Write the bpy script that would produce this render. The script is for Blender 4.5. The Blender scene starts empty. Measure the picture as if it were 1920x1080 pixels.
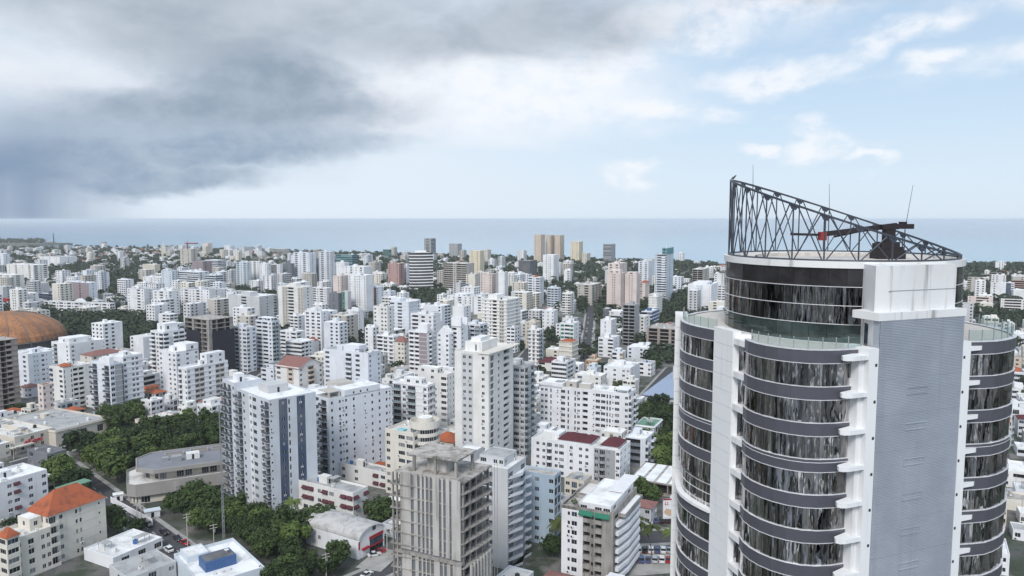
import bpy, math, random
from mathutils import Vector, Matrix

# ------------------------------------------------------------------ camera, sky, sun, exposure
SC = bpy.context.scene
COL = SC.collection
H = 110.0                      # camera height over the street
F = 1400.0                     # focal length in photograph pixels (1920 wide)
PITCH = math.atan(129.0 / F)
CP, SP = math.cos(PITCH), math.sin(PITCH)
cam = bpy.data.cameras.new('camera')
cam.sensor_width = 36.0
cam.lens = F / 1920.0 * 36.0
cam.clip_start = 0.5
cam.clip_end = 150000.0
cam_o = bpy.data.objects.new('camera', cam)
COL.objects.link(cam_o)
cam_o.location = (0, 0, H)
cam_o.rotation_euler = (math.pi / 2 - PITCH, 0, 0)
SC.camera = cam_o

SUN_EL, SUN_AZ = math.radians(43), math.radians(194)   # azimuth clockwise from +Y (the view direction)
sun = bpy.data.lights.new('sun', 'SUN')
sun.energy = 2.3
sun.angle = math.radians(16)
sun.color = (1.0, 0.98, 0.955)
sun_o = bpy.data.objects.new('sun', sun)
COL.objects.link(sun_o)
sd = Vector((math.sin(SUN_AZ) * math.cos(SUN_EL), math.cos(SUN_AZ) * math.cos(SUN_EL), math.sin(SUN_EL)))
sun_o.rotation_euler = sd.to_track_quat('Z', 'Y').to_euler()
sun_o.location = (0, -50, 300)

SC.view_settings.view_transform = 'Standard'
SC.view_settings.look = 'None'
SC.view_settings.exposure = 0.1
SC.view_settings.gamma = 1.0
SC.view_settings.use_curve_mapping = False
SC.cycles.use_denoising = True
SC.cycles.max_bounces = 5
SC.cycles.diffuse_bounces = 2
SC.cycles.glossy_bounces = 3
SC.cycles.transmission_bounces = 3
SC.cycles.transparent_max_bounces = 6
SC.cycles.volume_bounces = 1


class NT:
    """small helper round a node tree"""
    def __init__(s, tree):
        s.t = tree
        tree.nodes.clear()

    def n(s, typ, **kw):
        nd = s.t.nodes.new(typ)
        for k, v in kw.items():
            setattr(nd, k, v)
        return nd

    def put(s, sock, v):
        if v is None:
            return
        if isinstance(v, bpy.types.NodeSocket):
            s.t.links.new(v, sock)
        else:
            if sock.type == 'RGBA' and len(v) == 3:
                v = (*v, 1)
            sock.default_value = v

    def m(s, op, a, b=None, c=None, clamp=False):
        nd = s.n('ShaderNodeMath', operation=op, use_clamp=clamp)
        for i, v in enumerate((a, b, c)):
            s.put(nd.inputs[i], v)
        return nd.outputs[0]

    def vm(s, op, a, b=None, scale=None):
        nd = s.n('ShaderNodeVectorMath', operation=op)
        s.put(nd.inputs[0], a)
        if b is not None:
            s.put(nd.inputs[1], b)
        if scale is not None:
            s.put(nd.inputs[3], scale)
        return nd.outputs[1] if op in ('LENGTH', 'DOT_PRODUCT', 'DISTANCE') else nd.outputs[0]

    def comb(s, x, y, z=0.0):
        nd = s.n('ShaderNodeCombineXYZ')
        for i, v in enumerate((x, y, z)):
            s.put(nd.inputs[i], v)
        return nd.outputs[0]

    def sep(s, v):
        nd = s.n('ShaderNodeSeparateXYZ')
        s.put(nd.inputs[0], v)
        return nd.outputs

    def noise(s, vec, scale, detail=4.0, rough=0.55, dist=0.0):
        nd = s.n('ShaderNodeTexNoise')
        s.put(nd.inputs['Vector'], vec)
        nd.inputs['Scale'].default_value = scale
        nd.inputs['Detail'].default_value = detail
        nd.inputs['Roughness'].default_value = rough
        nd.inputs['Distortion'].default_value = dist
        return nd.outputs[0], nd.outputs[1]

    def ramp(s, v, a, b, lo=0.0, hi=1.0, smooth=True):
        nd = s.n('ShaderNodeMapRange', interpolation_type='SMOOTHSTEP' if smooth else 'LINEAR')
        s.put(nd.inputs[0], v)
        for i, x in zip((1, 2, 3, 4), (a, b, lo, hi)):
            s.put(nd.inputs[i], x)
        return nd.outputs[0]

    def mix(s, fac, a, b, blend='MIX'):
        nd = s.n('ShaderNodeMix', data_type='RGBA', blend_type=blend)
        s.put(nd.inputs[0], fac)
        s.put(nd.inputs[6], a)
        s.put(nd.inputs[7], b)
        return nd.outputs[2]


def build_world():
    w = bpy.data.worlds.new('World')
    SC.world = w
    w.use_nodes = True
    N = NT(w.node_tree)
    out = N.n('ShaderNodeOutputWorld')
    bg = N.n('ShaderNodeBackground')
    bg.inputs[1].default_value = 0.112
    N.t.links.new(bg.outputs[0], out.inputs[0])
    sky = N.n('ShaderNodeTexSky', sky_type='NISHITA')
    sky.sun_disc = False
    sky.sun_elevation = SUN_EL
    sky.sun_rotation = SUN_AZ
    sky.altitude = 100
    sky.air_density = 1.0
    sky.dust_density = 1.5
    sky.ozone_density = 1.5
    tc = N.n('ShaderNodeTexCoord')
    D = tc.outputs['Generated']
    dx, dy, dz = N.sep(D)
    # azimuth and elevation in units of 1/1400 rad, so that about one unit is one photograph pixel
    az = N.m('MULTIPLY', N.m('ARCTAN2', dx, dy), 1400.0)
    el = N.m('MULTIPLY', N.m('ARCSINE', dz), 1400.0)
    # a cloud deck seen in perspective
    den = N.m('ADD', N.m('MAXIMUM', dz, 0.0), 0.13)
    P = N.comb(N.m('DIVIDE', dx, den), N.m('DIVIDE', dy, den), 0.0)
    n1, c1 = N.noise(P, 1.1, 6, 0.58, 0.4)
    n2, c2 = N.noise(N.comb(az, N.m('MULTIPLY', el, 2.2)), 0.0042, 5, 0.55, 0.35)
    n3, _ = N.noise(N.comb(az, N.m('MULTIPLY', el, 1.5)), 0.014, 5, 0.6, 0.2)
    n3b, c3 = N.noise(N.comb(az, N.m('MULTIPLY', el, 1.3)), 0.017, 4, 0.6)
    fx, fy, _f = N.sep(N.vm('SUBTRACT', c3, (0.5, 0.5, 0.5)))
    wx, wy, _z = N.sep(N.vm('SUBTRACT', c2, (0.5, 0.5, 0.5)))
    U = N.m('ADD', N.m('ADD', az, N.m('MULTIPLY', wx, 260.0)), N.m('MULTIPLY', fx, 64.0))
    V = N.m('ADD', N.m('ADD', el, N.m('MULTIPLY', wy, 110.0)), N.m('MULTIPLY', fy, 30.0))

    UV = N.comb(U, V, 0.0)

    def blob(cx, cy, rx, ry, rot=0.0, soft=1.0):
        # cloud body by bearing and height in the sky; cx, cy from the photograph: x-960, 411-y
        mp = N.n('ShaderNodeMapping', vector_type='TEXTURE')
        N.put(mp.inputs[0], UV)
        mp.inputs[1].default_value = (cx, cy, 0)
        mp.inputs[2].default_value = (0, 0, rot)
        mp.inputs[3].default_value = (rx, ry, 1)
        r = N.vm('LENGTH', mp.outputs[0])
        return N.ramp(r, 1.0 + soft * 0.75, max(0.0, 1.0 - soft * 0.75))

    def union(*bs):
        o = bs[0]
        for b in bs[1:]:
            o = N.m('MAXIMUM', o, b)
        return o

    # clear blue (nishita) paled by a thin veil that thickens to the horizon
    base = N.mix(N.ramp(el, 0, 420, 0.9, 0.62), sky.outputs[0], N.mix(N.ramp(el, 0, 240), (6.2, 7.2, 8.3), (5.2, 6.6, 8.1)))
    # broken white cloud everywhere, thick to the left, thin in the right of the view
    cover = N.ramp(N.m('ADD', n1, N.ramp(az, -500, 600, 0.17, -0.10, False)), 0.47, 0.74)
    base = N.mix(N.m('MULTIPLY', N.m('MULTIPLY', cover, 0.8), N.ramp(el, 30, 220)), base, (7.2, 7.6, 8.2))
    # pale air under the clouds
    base = N.mix(N.m('MULTIPLY', N.ramp(az, 420, -300), 0.75), base, (6.6, 7.3, 8.1))
    wh = union(blob(-1060, 288, 190, 48, -0.35), blob(-850, 235, 150, 26, -0.30), blob(-640, 212, 170, 34, -0.10), blob(-20, 232, 300, 70, 0.0), blob(150, 262, 110, 40),
               blob(-260, 175, 170, 34, 0.1), blob(-200, 230, 190, 60, 0.3))
    base = N.mix(N.m('MULTIPLY', wh, N.ramp(n3, 0.28, 0.58, 0.55, 1.0)), base, (7.7, 8.0, 8.5))
    puffs = union(blob(455, 247, 88, 24, 0, .8), blob(490, 240, 70, 16, 0, .8), blob(655, 290, 110, 26, 0.35, .8), blob(230, 197, 72, 18, 0, .9), blob(258, 205, 26, 16, 0, .8), blob(382, 186, 46, 14, 0, .9),
                  blob(545, 118, 62, 18, 0.1, .8), blob(556, 140, 32, 24, 0.0, .8), blob(440, 121, 32, 11, 0, .8), blob(612, 98, 34, 9, 0, .8), blob(218, 84, 44, 18, 0, .9),
                  blob(245, 345, 190, 40, 0.2, 1.1), blob(340, 330, 130, 26, 0.0, 1.1), blob(730, 235, 46, 12, 0, 1), blob(960, 250, 200, 20, 0.1, 1.2), blob(440, 375, 120, 50, 0, 1.1), blob(900, 360, 140, 40, 0, 1.2))
    pw = N.m('MULTIPLY', puffs, N.ramp(n3, 0.30, 0.60, 0.25, 0.9))
    base = N.mix(pw, base, (7.8, 8.05, 8.5))
    # the grey shelf, the layered dark cell, the rain curtain
    shelf = union(blob(-560, 356, 520, 74, 0.0, .9), blob(-520, 300, 250, 60, -0.10, .8), blob(-60, 336, 330, 54, 0.06, .9), blob(-440, 240, 150, 90, 0.1, .8),
                  blob(620, 420, 230, 44, 0.05, 1.0), blob(-1500, 420, 620, 190, 0, 1.2))
    mid = blob(-560, 160, 300, 74, 0.05, 1.0)
    cell = union(blob(-490, 188, 250, 36, 0.05, .9), blob(-430, 240, 130, 70, 0.2, 1.0))
    low = union(blob(-540, 116, 270, 27, 0.06, .75), blob(-600, 72, 170, 28, 0.02, .7), blob(-760, 96, 180, 44, 0.0, 1.1))
    shade = N.ramp(n2, 0.32, 0.68)
    shade2 = N.ramp(n3, 0.3, 0.7)
    dark = N.mix(shade, (3.0, 3.55, 4.25), (4.4, 4.95, 5.65))
    dark = N.mix(N.m('MULTIPLY', shade2, 0.3), dark, (5.3, 5.8, 6.5))
    base = N.mix(N.m('MULTIPLY', shelf, N.ramp(n3, 0.2, 0.55, 0.72, 1.0)), base, dark)
    base = N.mix(N.m('MULTIPLY', mid, 0.75), base, (3.6, 4.4, 5.5))
    base = N.mix(N.m('MULTIPLY', cell, 0.85), base, N.mix(shade2, (2.3, 3.0, 3.85), (3.3, 3.95, 4.75)))
    base = N.mix(N.m('MULTIPLY', low, 0.92), base, N.mix(shade2, (2.5, 3.3, 4.35), (3.5, 4.3, 5.25)))
    rain = N.m('MULTIPLY', N.ramp(N.m('ADD', az, N.m('MULTIPLY', el, 0.3)), -580, -830), N.ramp(el, 230, 40))
    rain = N.m('MULTIPLY', rain, N.ramp(N.noise(N.comb(az, N.m('MULTIPLY', el, 0.05)), 0.012, 3)[0], 0.2, 0.7, 0.6, 1.0))
    base = N.mix(N.m('MULTIPLY', rain, 0.9), base, (1.75, 2.5, 3.75))
    # below the horizon: the same air
    base = N.mix(N.ramp(el, 0, -60), base, (4.6, 5.2, 5.8))
    N.t.links.new(base, bg.inputs[0])
    w.cycles.sampling_method = 'MANUAL'
    w.cycles.sample_map_resolution = 256


build_world()


# ------------------------------------------------------------------ geometry helpers
def ray(px, py):
    a = (px - 960.0) / F
    b = (540.0 - py) / F
    return Vector((a, CP + b * SP, -SP + b * CP))


def on_level(px, py, z=0.0):
    """the place at height z that stands at this bearing and angle below the horizon"""
    d = ray(px, py)
    t = (z - H) / d.z
    return Vector((d.x * t, d.y * t, z))


def at_depth(px, py, y):
    d = ray(px, py)
    t = y / d.y
    return Vector((d.x * t, y, H + d.z * t))


def project(v):
    zc = v[1] * CP - (v[2] - H) * SP
    yc = v[1] * SP + (v[2] - H) * CP
    return 960 + F * v[0] / zc, 540 - F * yc / zc


RNG = random.Random(7)


class MB:
    """collects faces and becomes one mesh"""
    def __init__(s):
        s.v, s.f, s.m = [], [], []

    def quad(s, a, b, c, d, m=0):
        i = len(s.v)
        s.v += [tuple(a), tuple(b), tuple(c), tuple(d)]
        s.f.append((i, i + 1, i + 2, i + 3))
        s.m.append(m)

    def poly(s, pts, m=0):
        i = len(s.v)
        s.v += [tuple(p) for p in pts]
        s.f.append(tuple(range(i, i + len(pts))))
        s.m.append(m)

    def box(s, x0, x1, y0, y1, z0, z1, m=0, bottom=True, mtop=None):
        i = len(s.v)
        s.v += [(x0, y0, z0), (x1, y0, z0), (x1, y1, z0), (x0, y1, z0), (x0, y0, z1), (x1, y0, z1), (x1, y1, z1), (x0, y1, z1)]
        fs = [(4, 5, 6, 7), (0, 1, 5, 4), (1, 2, 6, 5), (2, 3, 7, 6), (3, 0, 4, 7)]
        ms = [m if mtop is None else mtop, m, m, m, m]
        if bottom:
            fs.append((3, 2, 1, 0))
            ms.append(m)
        s.f += [tuple(i + k for k in q) for q in fs]
        s.m += ms

    def prism(s, pts, z0, z1, m=0, mtop=None, bottom=True):
        """pts counter-clockwise seen from above"""
        n = len(pts)
        i = len(s.v)
        s.v += [(p[0], p[1], z0) for p in pts] + [(p[0], p[1], z1) for p in pts]
        for k in range(n):
            s.f.append((i + k, i + (k + 1) % n, i + n + (k + 1) % n, i + n + k))
            s.m.append(m)
        s.f.append(tuple(range(i + n, i + 2 * n)))
        s.m.append(m if mtop is None else mtop)
        if bottom:
            s.f.append(tuple(range(i + n - 1, i - 1, -1)))
            s.m.append(m)

    def cyl(s, cx, cy, r, z0, z1, n=12, m=0, r1=None, mtop=None):
        r1 = r if r1 is None else r1
        i = len(s.v)
        for rr, z in ((r, z0), (r1, z1)):
            s.v += [(cx + rr * math.cos(2 * math.pi * k / n), cy + rr * math.sin(2 * math.pi * k / n), z) for k in range(n)]
        for k in range(n):
            s.f.append((i + k, i + (k + 1) % n, i + n + (k + 1) % n, i + n + k))
            s.m.append(m)
        s.f.append(tuple(range(i + n, i + 2 * n)))
        s.m.append(m if mtop is None else mtop)

    def tube(s, p, q, r, n=6, m=0, r1=None):
        p, q = Vector(p), Vector(q)
        r1 = r if r1 is None else r1
        d = (q - p).normalized()
        u = d.cross(Vector((0, 0, 1)) if abs(d.z) < 0.9 else Vector((1, 0, 0))).normalized()
        w = d.cross(u)
        i = len(s.v)
        for c, rr in ((p, r), (q, r1)):
            for k in range(n):
                a = 2 * math.pi * k / n
                s.v.append(tuple(c + u * (rr * math.cos(a)) + w * (rr * math.sin(a))))
        for k in range(n):
            s.f.append((i + (k + 1) % n, i + k, i + n + k, i + n + (k + 1) % n))
            s.m.append(m)
        s.f.append(tuple(range(i, i + n)))
        s.m.append(m)
        s.f.append(tuple(range(i + 2 * n - 1, i + n - 1, -1)))
        s.m.append(m)

    def beam(s, p, q, w, h, m=0):
        """a square bar from p to q"""
        p, q = Vector(p), Vector(q)
        d = (q - p).normalized()
        u = d.cross(Vector((0, 0, 1)) if abs(d.z) < 0.95 else Vector((1, 0, 0))).normalized() * (w / 2)
        t = d.cross(u).normalized() * (h / 2)
        i = len(s.v)
        for c in (p, q):
            s.v += [tuple(c + u + t), tuple(c - u + t), tuple(c - u - t), tuple(c + u - t)]
        s.f += [tuple(i + k for k in fq) for fq in ((0, 1, 2, 3), (7, 6, 5, 4), (0, 4, 5, 1), (1, 5, 6, 2), (2, 6, 7, 3), (3, 7, 4, 0))]
        s.m += [m] * 6

    def wallstrip(s, pts, z0, z1, th=0.0, m=0, closed=False):
        """an upright sheet along a plan polyline; th > 0 gives it a back and a top"""
        n = len(pts)
        for k in range(n if closed else n - 1):
            a, b = pts[k], pts[(k + 1) % n]
            s.quad((a[0], a[1], z0), (b[0], b[1], z0), (b[0], b[1], z1), (a[0], a[1], z1), m)

    def mesh(s, name, mats):
        me = bpy.data.meshes.new(name)
        me.from_pydata(s.v, [], s.f)
        for mt in mats:
            me.materials.append(mt)
        if len(mats) > 1:
            me.polygons.foreach_set('material_index', s.m)
        me.update()
        return me

    def build(s, name, mats, parent=None, loc=None, kind=None):
        if not isinstance(mats, (list, tuple)):
            mats = [mats]
        return link(name, s.mesh(name, mats), parent, loc, kind=kind)


def link(name, data, parent=None, loc=None, rz=None, kind=None):
    o = bpy.data.objects.new(name, data)
    COL.objects.link(o)
    if parent is not None:
        o.parent = parent
    if loc is not None:
        o.location = loc
    if rz is not None:
        o.rotation_euler = (0, 0, rz)
    if kind:
        o['kind'] = kind
    return o


def tag(o, label, cat, group=None):
    o['label'] = label
    o['category'] = cat
    if group:
        o['group'] = group
    return o


def thing(name, label, cat, loc=(0, 0, 0), rz=0.0, group=None):
    o = bpy.data.objects.new(name, None)
    COL.objects.link(o)
    o.location = loc
    o.rotation_euler = (0, 0, rz)
    o.empty_display_size = 0.5
    return tag(o, label, cat, group)


def copy_tree(o, parent=None):
    c = o.copy()
    COL.objects.link(c)
    c.parent = parent
    for ch in o.children:
        copy_tree(ch, c)
    return c


def smooth(me):
    me.polygons.foreach_set('use_smooth', [True] * len(me.polygons))
    return me


# ------------------------------------------------------------------ materials
MATS = {}


def bsdf(name):
    m = bpy.data.materials.new(name)
    m.use_nodes = True
    N = NT(m.node_tree)
    out = N.n('ShaderNodeOutputMaterial')
    b = N.n('ShaderNodeBsdfPrincipled')
    N.t.links.new(b.outputs[0], out.inputs[0])
    MATS[name] = m
    return m, N, b


def plaster(name, col, rough=0.75, stain=0.26, streak=0.30, grime=(0.30, 0.29, 0.27), s0=.52, s1=.78):
    """painted render: patchy, with rain streaks down the walls"""
    m, N, b = bsdf(name)
    geo = N.n('ShaderNodeNewGeometry')
    pos = geo.outputs['Position']
    x, y, z = N.sep(pos)
    a, _ = N.noise(pos, 0.09, 5, 0.6)
    st, _ = N.noise(N.comb(N.m('MULTIPLY', x, 1.0), N.m('MULTIPLY', y, 1.0), N.m('MULTIPLY', z, 0.07)), 0.9, 4, 0.6)
    oi = N.n('ShaderNodeObjectInfo')
    c = N.mix(N.m('MULTIPLY', N.ramp(a, 0.38, 0.72), stain), col, grime)
    c = N.mix(N.m('MULTIPLY', N.ramp(st, s0, s1), streak), c, grime)
    N.put(b.inputs['Base Color'], c)
    b.inputs['Roughness'].default_value = rough
    b.inputs['Specular IOR Level'].default_value = 0.25
    return m


def roofmat(name, col, dark, scale=0.16, amt=0.75, rough=0.85):
    m, N, b = bsdf(name)
    geo = N.n('ShaderNodeNewGeometry')
    pos = geo.outputs['Position']
    a, _ = N.noise(pos, scale, 6, 0.62, 0.4)
    f2, _ = N.noise(pos, scale * 6, 4, 0.6)
    fac = N.m('MULTIPLY', N.ramp(N.m('ADD', N.m('MULTIPLY', a, 0.75), N.m('MULTIPLY', f2, 0.25)), 0.44, 0.66), amt)
    N.put(b.inputs['Base Color'], N.mix(fac, col, dark))
    b.inputs['Roughness'].default_value = rough
    b.inputs['Specular IOR Level'].default_value = 0.2
    return m


def plain(name, col, rough=0.6, metal=0.0, var=0.12, scale=2.0, spec=0.4):
    m, N, b = bsdf(name)
    geo = N.n('ShaderNodeNewGeometry')
    a, _ = N.noise(geo.outputs['Position'], scale, 4, 0.6)
    N.put(b.inputs['Base Color'], N.mix(N.ramp(a, 0.3, 0.7), tuple(c * (1 - var) for c in col), tuple(min(1, c * (1 + var)) for c in col)))
    b.inputs['Roughness'].default_value = rough
    b.inputs['Metallic'].default_value = metal
    b.inputs['Specular IOR Level'].default_value = spec
    return m


def glass(name, col, rough=0.12, spec=0.5):
    m, N, b = bsdf(name)
    geo = N.n('ShaderNodeNewGeometry')
    a, _ = N.noise(geo.outputs['Position'], 0.45, 3, 0.6)
    N.put(b.inputs['Base Color'], N.mix(N.ramp(a, 0.3, 0.7), tuple(c * 0.6 for c in col), tuple(c * 1.5 for c in col)))
    b.inputs['Roughness'].default_value = rough
    b.inputs['Specular IOR Level'].default_value = spec
    return m


for nm, c in dict(white=(.80, .80, .82), cool=(.72, .745, .80), warm=(.77, .755, .73), cream=(.72, .675, .60), beige=(.63, .575, .495),
                  grey=(.56, .565, .58), midgrey=(.36, .365, .38), stone=(.50, .47, .43), blue=(.40, .50, .60), ltblue=(.62, .68, .74),
                  pink=(.71, .61, .57), rose=(.46, .29, .27), tan=(.60, .50, .41), brick=(.42, .20, .15), charcoal=(.10, .105, .12),
                  navy=(.055, .08, .14), slate=(.17, .18, .21), green=(.10, .26, .22), mauve=(.30, .24, .26), yellow=(.69, .61, .46),
                  ochre=(.62, .42, .26), orange=(.58, .25, .13), brown=(.22, .17, .15), dkblue=(.06, .12, .28), teal=(.12, .30, .33)).items():
    plaster(nm, c)
plaster('concrete', (.40, .375, .35), 0.9, 0.55, 0.7, (.15, .14, .13), .44, .66)
plaster('rawbrown', (.36, .31, .285), 0.9, 0.5, 0.4, (.17, .14, .13))
plaster('precast', (.52, .50, .475), 0.85, 0.5, 0.7, (.22, .205, .19), .46, .70)
roofmat('roof_white', (.82, .82, .82), (.50, .49, .48))
roofmat('roof_pale', (.70, .68, .65), (.38, .37, .36))
roofmat('roof_grey', (.42, .42, .42), (.22, .22, .225), amt=0.8)
roofmat('roof_dark', (.17, .17, .18), (.09, .09, .10), amt=0.8)
roofmat('roof_stained', (.46, .43, .40), (.13, .12, .11), 0.35, 0.95)
roofmat('tile_orange', (.40, .115, .055), (.20, .075, .05), 0.42, 0.85)
roofmat('tile_brown', (.26, .13, .115), (.17, .09, .08), 0.8, 0.6)
roofmat('tile_maroon', (.115, .032, .04), (.075, .024, .03), 0.8, 0.6)
roofmat('roof_green', (.16, .30, .22), (.10, .19, .14), 0.5, 0.6)
roofmat('roof_blue', (.29, .35, .46), (.37, .43, .53), 0.4, 0.5)
roofmat('zinc', (.48, .47, .46), (.26, .25, .25), 0.35, 0.8)
glass('glass_dark', (.018, .021, .027))
glass('glass_blue', (.045, .062, .085))
glass('glass_curtain', (.22, .22, .23), 0.35)
plain('interior', (.028, .027, .028), 0.9)
plain('frame_white', (.72, .72, .73), 0.5)
plain('frame_dark', (.06, .06, .065), 0.5)
plain('metal_dark', (.055, .058, .065), 0.45, 0.4)
plain('metal_grey', (.40, .41, .42), 0.45, 0.5)
plain('ac_white', (.70, .70, .69), 0.5)
plain('tank_black', (.03, .03, .032), 0.5)
plain('tank_blue', (.05, .14, .36), 0.5)
plain('awning_maroon', (.085, .022, .03), 0.7)
plain('awning_red', (.34, .02, .035), 0.7)
plain('awning_green', (.02, .16, .10), 0.7)
plain('awning_navy', (.035, .05, .10), 0.7)
plain('rail_glass', (.30, .36, .38), 0.15)
plain('rail_smoke', (.10, .11, .13), 0.3)


# ------------------------------------------------------------------ ground, sea, roads, haze
def build_ground():
    m, N, b = bsdf('city_ground')
    geo = N.n('ShaderNodeNewGeometry')
    pos = geo.outputs['Position']
    a, _ = N.noise(pos, 0.012, 6, 0.62, 0.4)
    c, _ = N.noise(pos, 0.09, 5, 0.65)
    f, _ = N.noise(pos, 1.2, 3, 0.6)
    vor = N.n('ShaderNodeTexVoronoi')
    N.put(vor.inputs['Vector'], pos)
    vor.inputs['Scale'].default_value = 0.055
    col = N.mix(N.ramp(c, .38, .62), (.085, .083, .082), (.20, .19, .178))
    col = N.mix(N.m('MULTIPLY', N.ramp(vor.outputs['Color'], .45, .8), .5), col, (.30, .285, .265))
    col = N.mix(N.ramp(N.m('ADD', N.m('MULTIPLY', a, .5), N.m('MULTIPLY', c, .5)), .45, .55), col, (.035, .05, .028))
    col = N.mix(N.m('MULTIPLY', N.ramp(f, .35, .65), .25), col, (.10, .10, .095))
    N.put(b.inputs['Base Color'], col)
    b.inputs['Roughness'].default_value = .9
    # land: from behind the camera to the shore
    shore_px = [(2600, 500), (2250, 499), (1920, 497), (1700, 496), (1480, 495), (1300, 494), (1160, 490.5), (1040, 486), (900, 481), (760, 479), (600, 474.5),
                (480, 469), (400, 465.5), (300, 464), (200, 463), (120, 463.2), (60, 461), (46, 458.5), (70, 457), (126, 456), (112, 454.6), (88, 453.5), (60, 451.5), (20, 449.5), (-60, 447.5), (-400, 446), (-900, 446)]
    pts = []
    for i in range(len(shore_px) - 1):
        (x0, y0), (x1, y1) = shore_px[i], shore_px[i + 1]
        for k in range(6):
            t = k / 6
            p = on_level(x0 + (x1 - x0) * t, y0 + (y1 - y0) * t, 0)
            j = 9 + p.y * .004
            pts.append((p.x + RNG.uniform(-j, j), p.y + RNG.uniform(-j, j)))
    last = on_level(*shore_px[-1], 0)
    pts.append((last.x, last.y))
    poly = [(-9000, last.y), (-9000, -1600), (4200, -1600), (4200, pts[0][1])] + pts
    mb = MB()
    mb.prism(poly, -9, 0)
    mb.build('ground', m, kind='structure')
    # sea
    m, N, b = bsdf('sea')
    geo = N.n('ShaderNodeNewGeometry')
    pos = geo.outputs['Position']
    x, y, z = N.sep(pos)
    w, _ = N.noise(N.comb(N.m('MULTIPLY', x, .4), y), 0.05, 5, 0.6)
    big, _ = N.noise(N.comb(N.m('MULTIPLY', x, .25), y), 0.0006, 5, 0.55)
    reef = N.ramp(N.m('ADD', N.m('SUBTRACT', y, N.m('MULTIPLY', x, -.28)), N.m('MULTIPLY', big, 2500)), 3200, 9000)
    c1 = N.mix(N.ramp(big, .35, .65), (.022, .10, .22), (.04, .15, .28))
    col = N.mix(reef, (.07, .23, .35), c1)
    col = N.mix(N.m('MULTIPLY', N.ramp(w, .62, .75), .25), col, (.5, .55, .58))
    N.put(b.inputs['Base Color'], col)
    b.inputs['Roughness'].default_value = .13
    b.inputs['Specular IOR Level'].default_value = .5
    bp = N.n('ShaderNodeBump')
    bp.inputs['Strength'].default_value = .12
    bp.inputs['Distance'].default_value = 1.0
    N.put(bp.inputs['Height'], w)
    N.t.links.new(bp.outputs[0], b.inputs['Normal'])
    mb = MB()
    n = 24
    mb.poly([(60000 * math.sin(-1.25 + 2.5 * k / n), 60000 * math.cos(-1.25 + 2.5 * k / n) + 200, -8) for k in range(n, -1, -1)] + [(-3000, 300, -8), (3000, 300, -8)])
    mb.build('sea', m, kind='structure')
    # air: one pale box of haze round the whole place
    m = bpy.data.materials.new('haze_air')
    m.use_nodes = True
    N = NT(m.node_tree)
    out = N.n('ShaderNodeOutputMaterial')
    v = N.n('ShaderNodeVolumePrincipled')
    v.inputs['Color'].default_value = (.95, .98, 1.0, 1)
    v.inputs['Density'].default_value = HAZE
    v.inputs['Anisotropy'].default_value = 0.0
    N.t.links.new(v.outputs[0], out.inputs['Volume'])
    mb = MB()
    mb.box(-62000, 62000, -1800, 62500, -10.5, H + 9)
    mb.build('haze', m, kind='stuff')


HAZE = 0.00006
build_ground()


# ------------------------------------------------------------------ trees
def leafmat(name, dark, light):
    m, N, b = bsdf(name)
    geo = N.n('ShaderNodeNewGeometry')
    oi = N.n('ShaderNodeObjectInfo')
    a, _ = N.noise(geo.outputs['Position'], 0.35, 4, 0.6)
    c, _ = N.noise(geo.outputs['Position'], 0.025, 3, 0.5)
    f = N.m('ADD', N.m('MULTIPLY', a, .6), N.m('ADD', N.m('MULTIPLY', oi.outputs['Random'], .35), N.m('MULTIPLY', c, .35)))
    col = N.mix(N.ramp(f, .35, .9), dark, light)
    N.put(b.inputs['Base Color'], N.mix(N.m('MULTIPLY', N.ramp(oi.outputs['Random'], .62, 1.0), .7), col, (.10, .145, .035)))
    b.inputs['Roughness'].default_value = .7
    b.inputs['Specular IOR Level'].default_value = .2
    return m


leafmat('leaf', (.015, .028, .012), (.066, .100, .030))
leafmat('leaf_far', (.018, .031, .017), (.046, .066, .032))
leafmat('palm_leaf', (.03, .05, .015), (.10, .12, .035))
plain('bark', (.11, .085, .065), .9)


def crown_mesh(r, nclump, nleaf, leaf, wide=1.0):
    """crown of height about 1 and width about 1 on a short trunk; leaf clumps scattered through its volume"""
    mb = MB()
    cl = []
    for k in range(nclump):
        for _ in range(30):
            p = Vector((r.uniform(-1, 1), r.uniform(-1, 1), r.uniform(-1, 1)))
            if .35 < p.length < .82:
                break
        cl.append((Vector((p.x * .5 * wide, p.y * .5 * wide, .60 + p.z * .34)), r.uniform(.11, .20)))
    for c, rad in cl:
        for _ in range(nleaf):
            d = Vector((r.gauss(0, 1), r.gauss(0, 1), r.gauss(.25, 1))).normalized()
            p = c + d * rad * r.uniform(.6, 1.08)
            n = (d + Vector((r.uniform(-.7, .7), r.uniform(-.7, .7), r.uniform(-.3, .7)))).normalized()
            u = n.cross(Vector((r.uniform(-1, 1), r.uniform(-1, 1), r.uniform(-1, 1)))).normalized()
            w = n.cross(u)
            s_ = leaf * r.uniform(.6, 1.35)
            mb.quad(p - u * s_ - w * s_ * .5, p + u * s_ * .2 - w * s_ * .8, p + u * s_ + w * s_ * .5, p - u * s_ * .2 + w * s_ * .8)
    return mb


def trunk_mesh(r):
    mb = MB()
    mb.tube((0, 0, 0), (.01, .0, .30), .030, 7, 0, .022)
    for k in range(5):
        a = k * 1.26 + r.uniform(-.3, .3)
        l_ = r.uniform(.2, .34)
        mb.tube((.01, 0, .25 + .02 * k), (l_ * math.cos(a), l_ * math.sin(a), .52 + r.uniform(0, .2)), .016, 5, 0, .006)
    return mb




# ------------------------------------------------------------------ building engine
OCC = []            # footprints: (x, y, radius)
CACHE = {}
GLASS = ['glass_dark', 'glass_blue', 'glass_curtain', 'interior']
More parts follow.
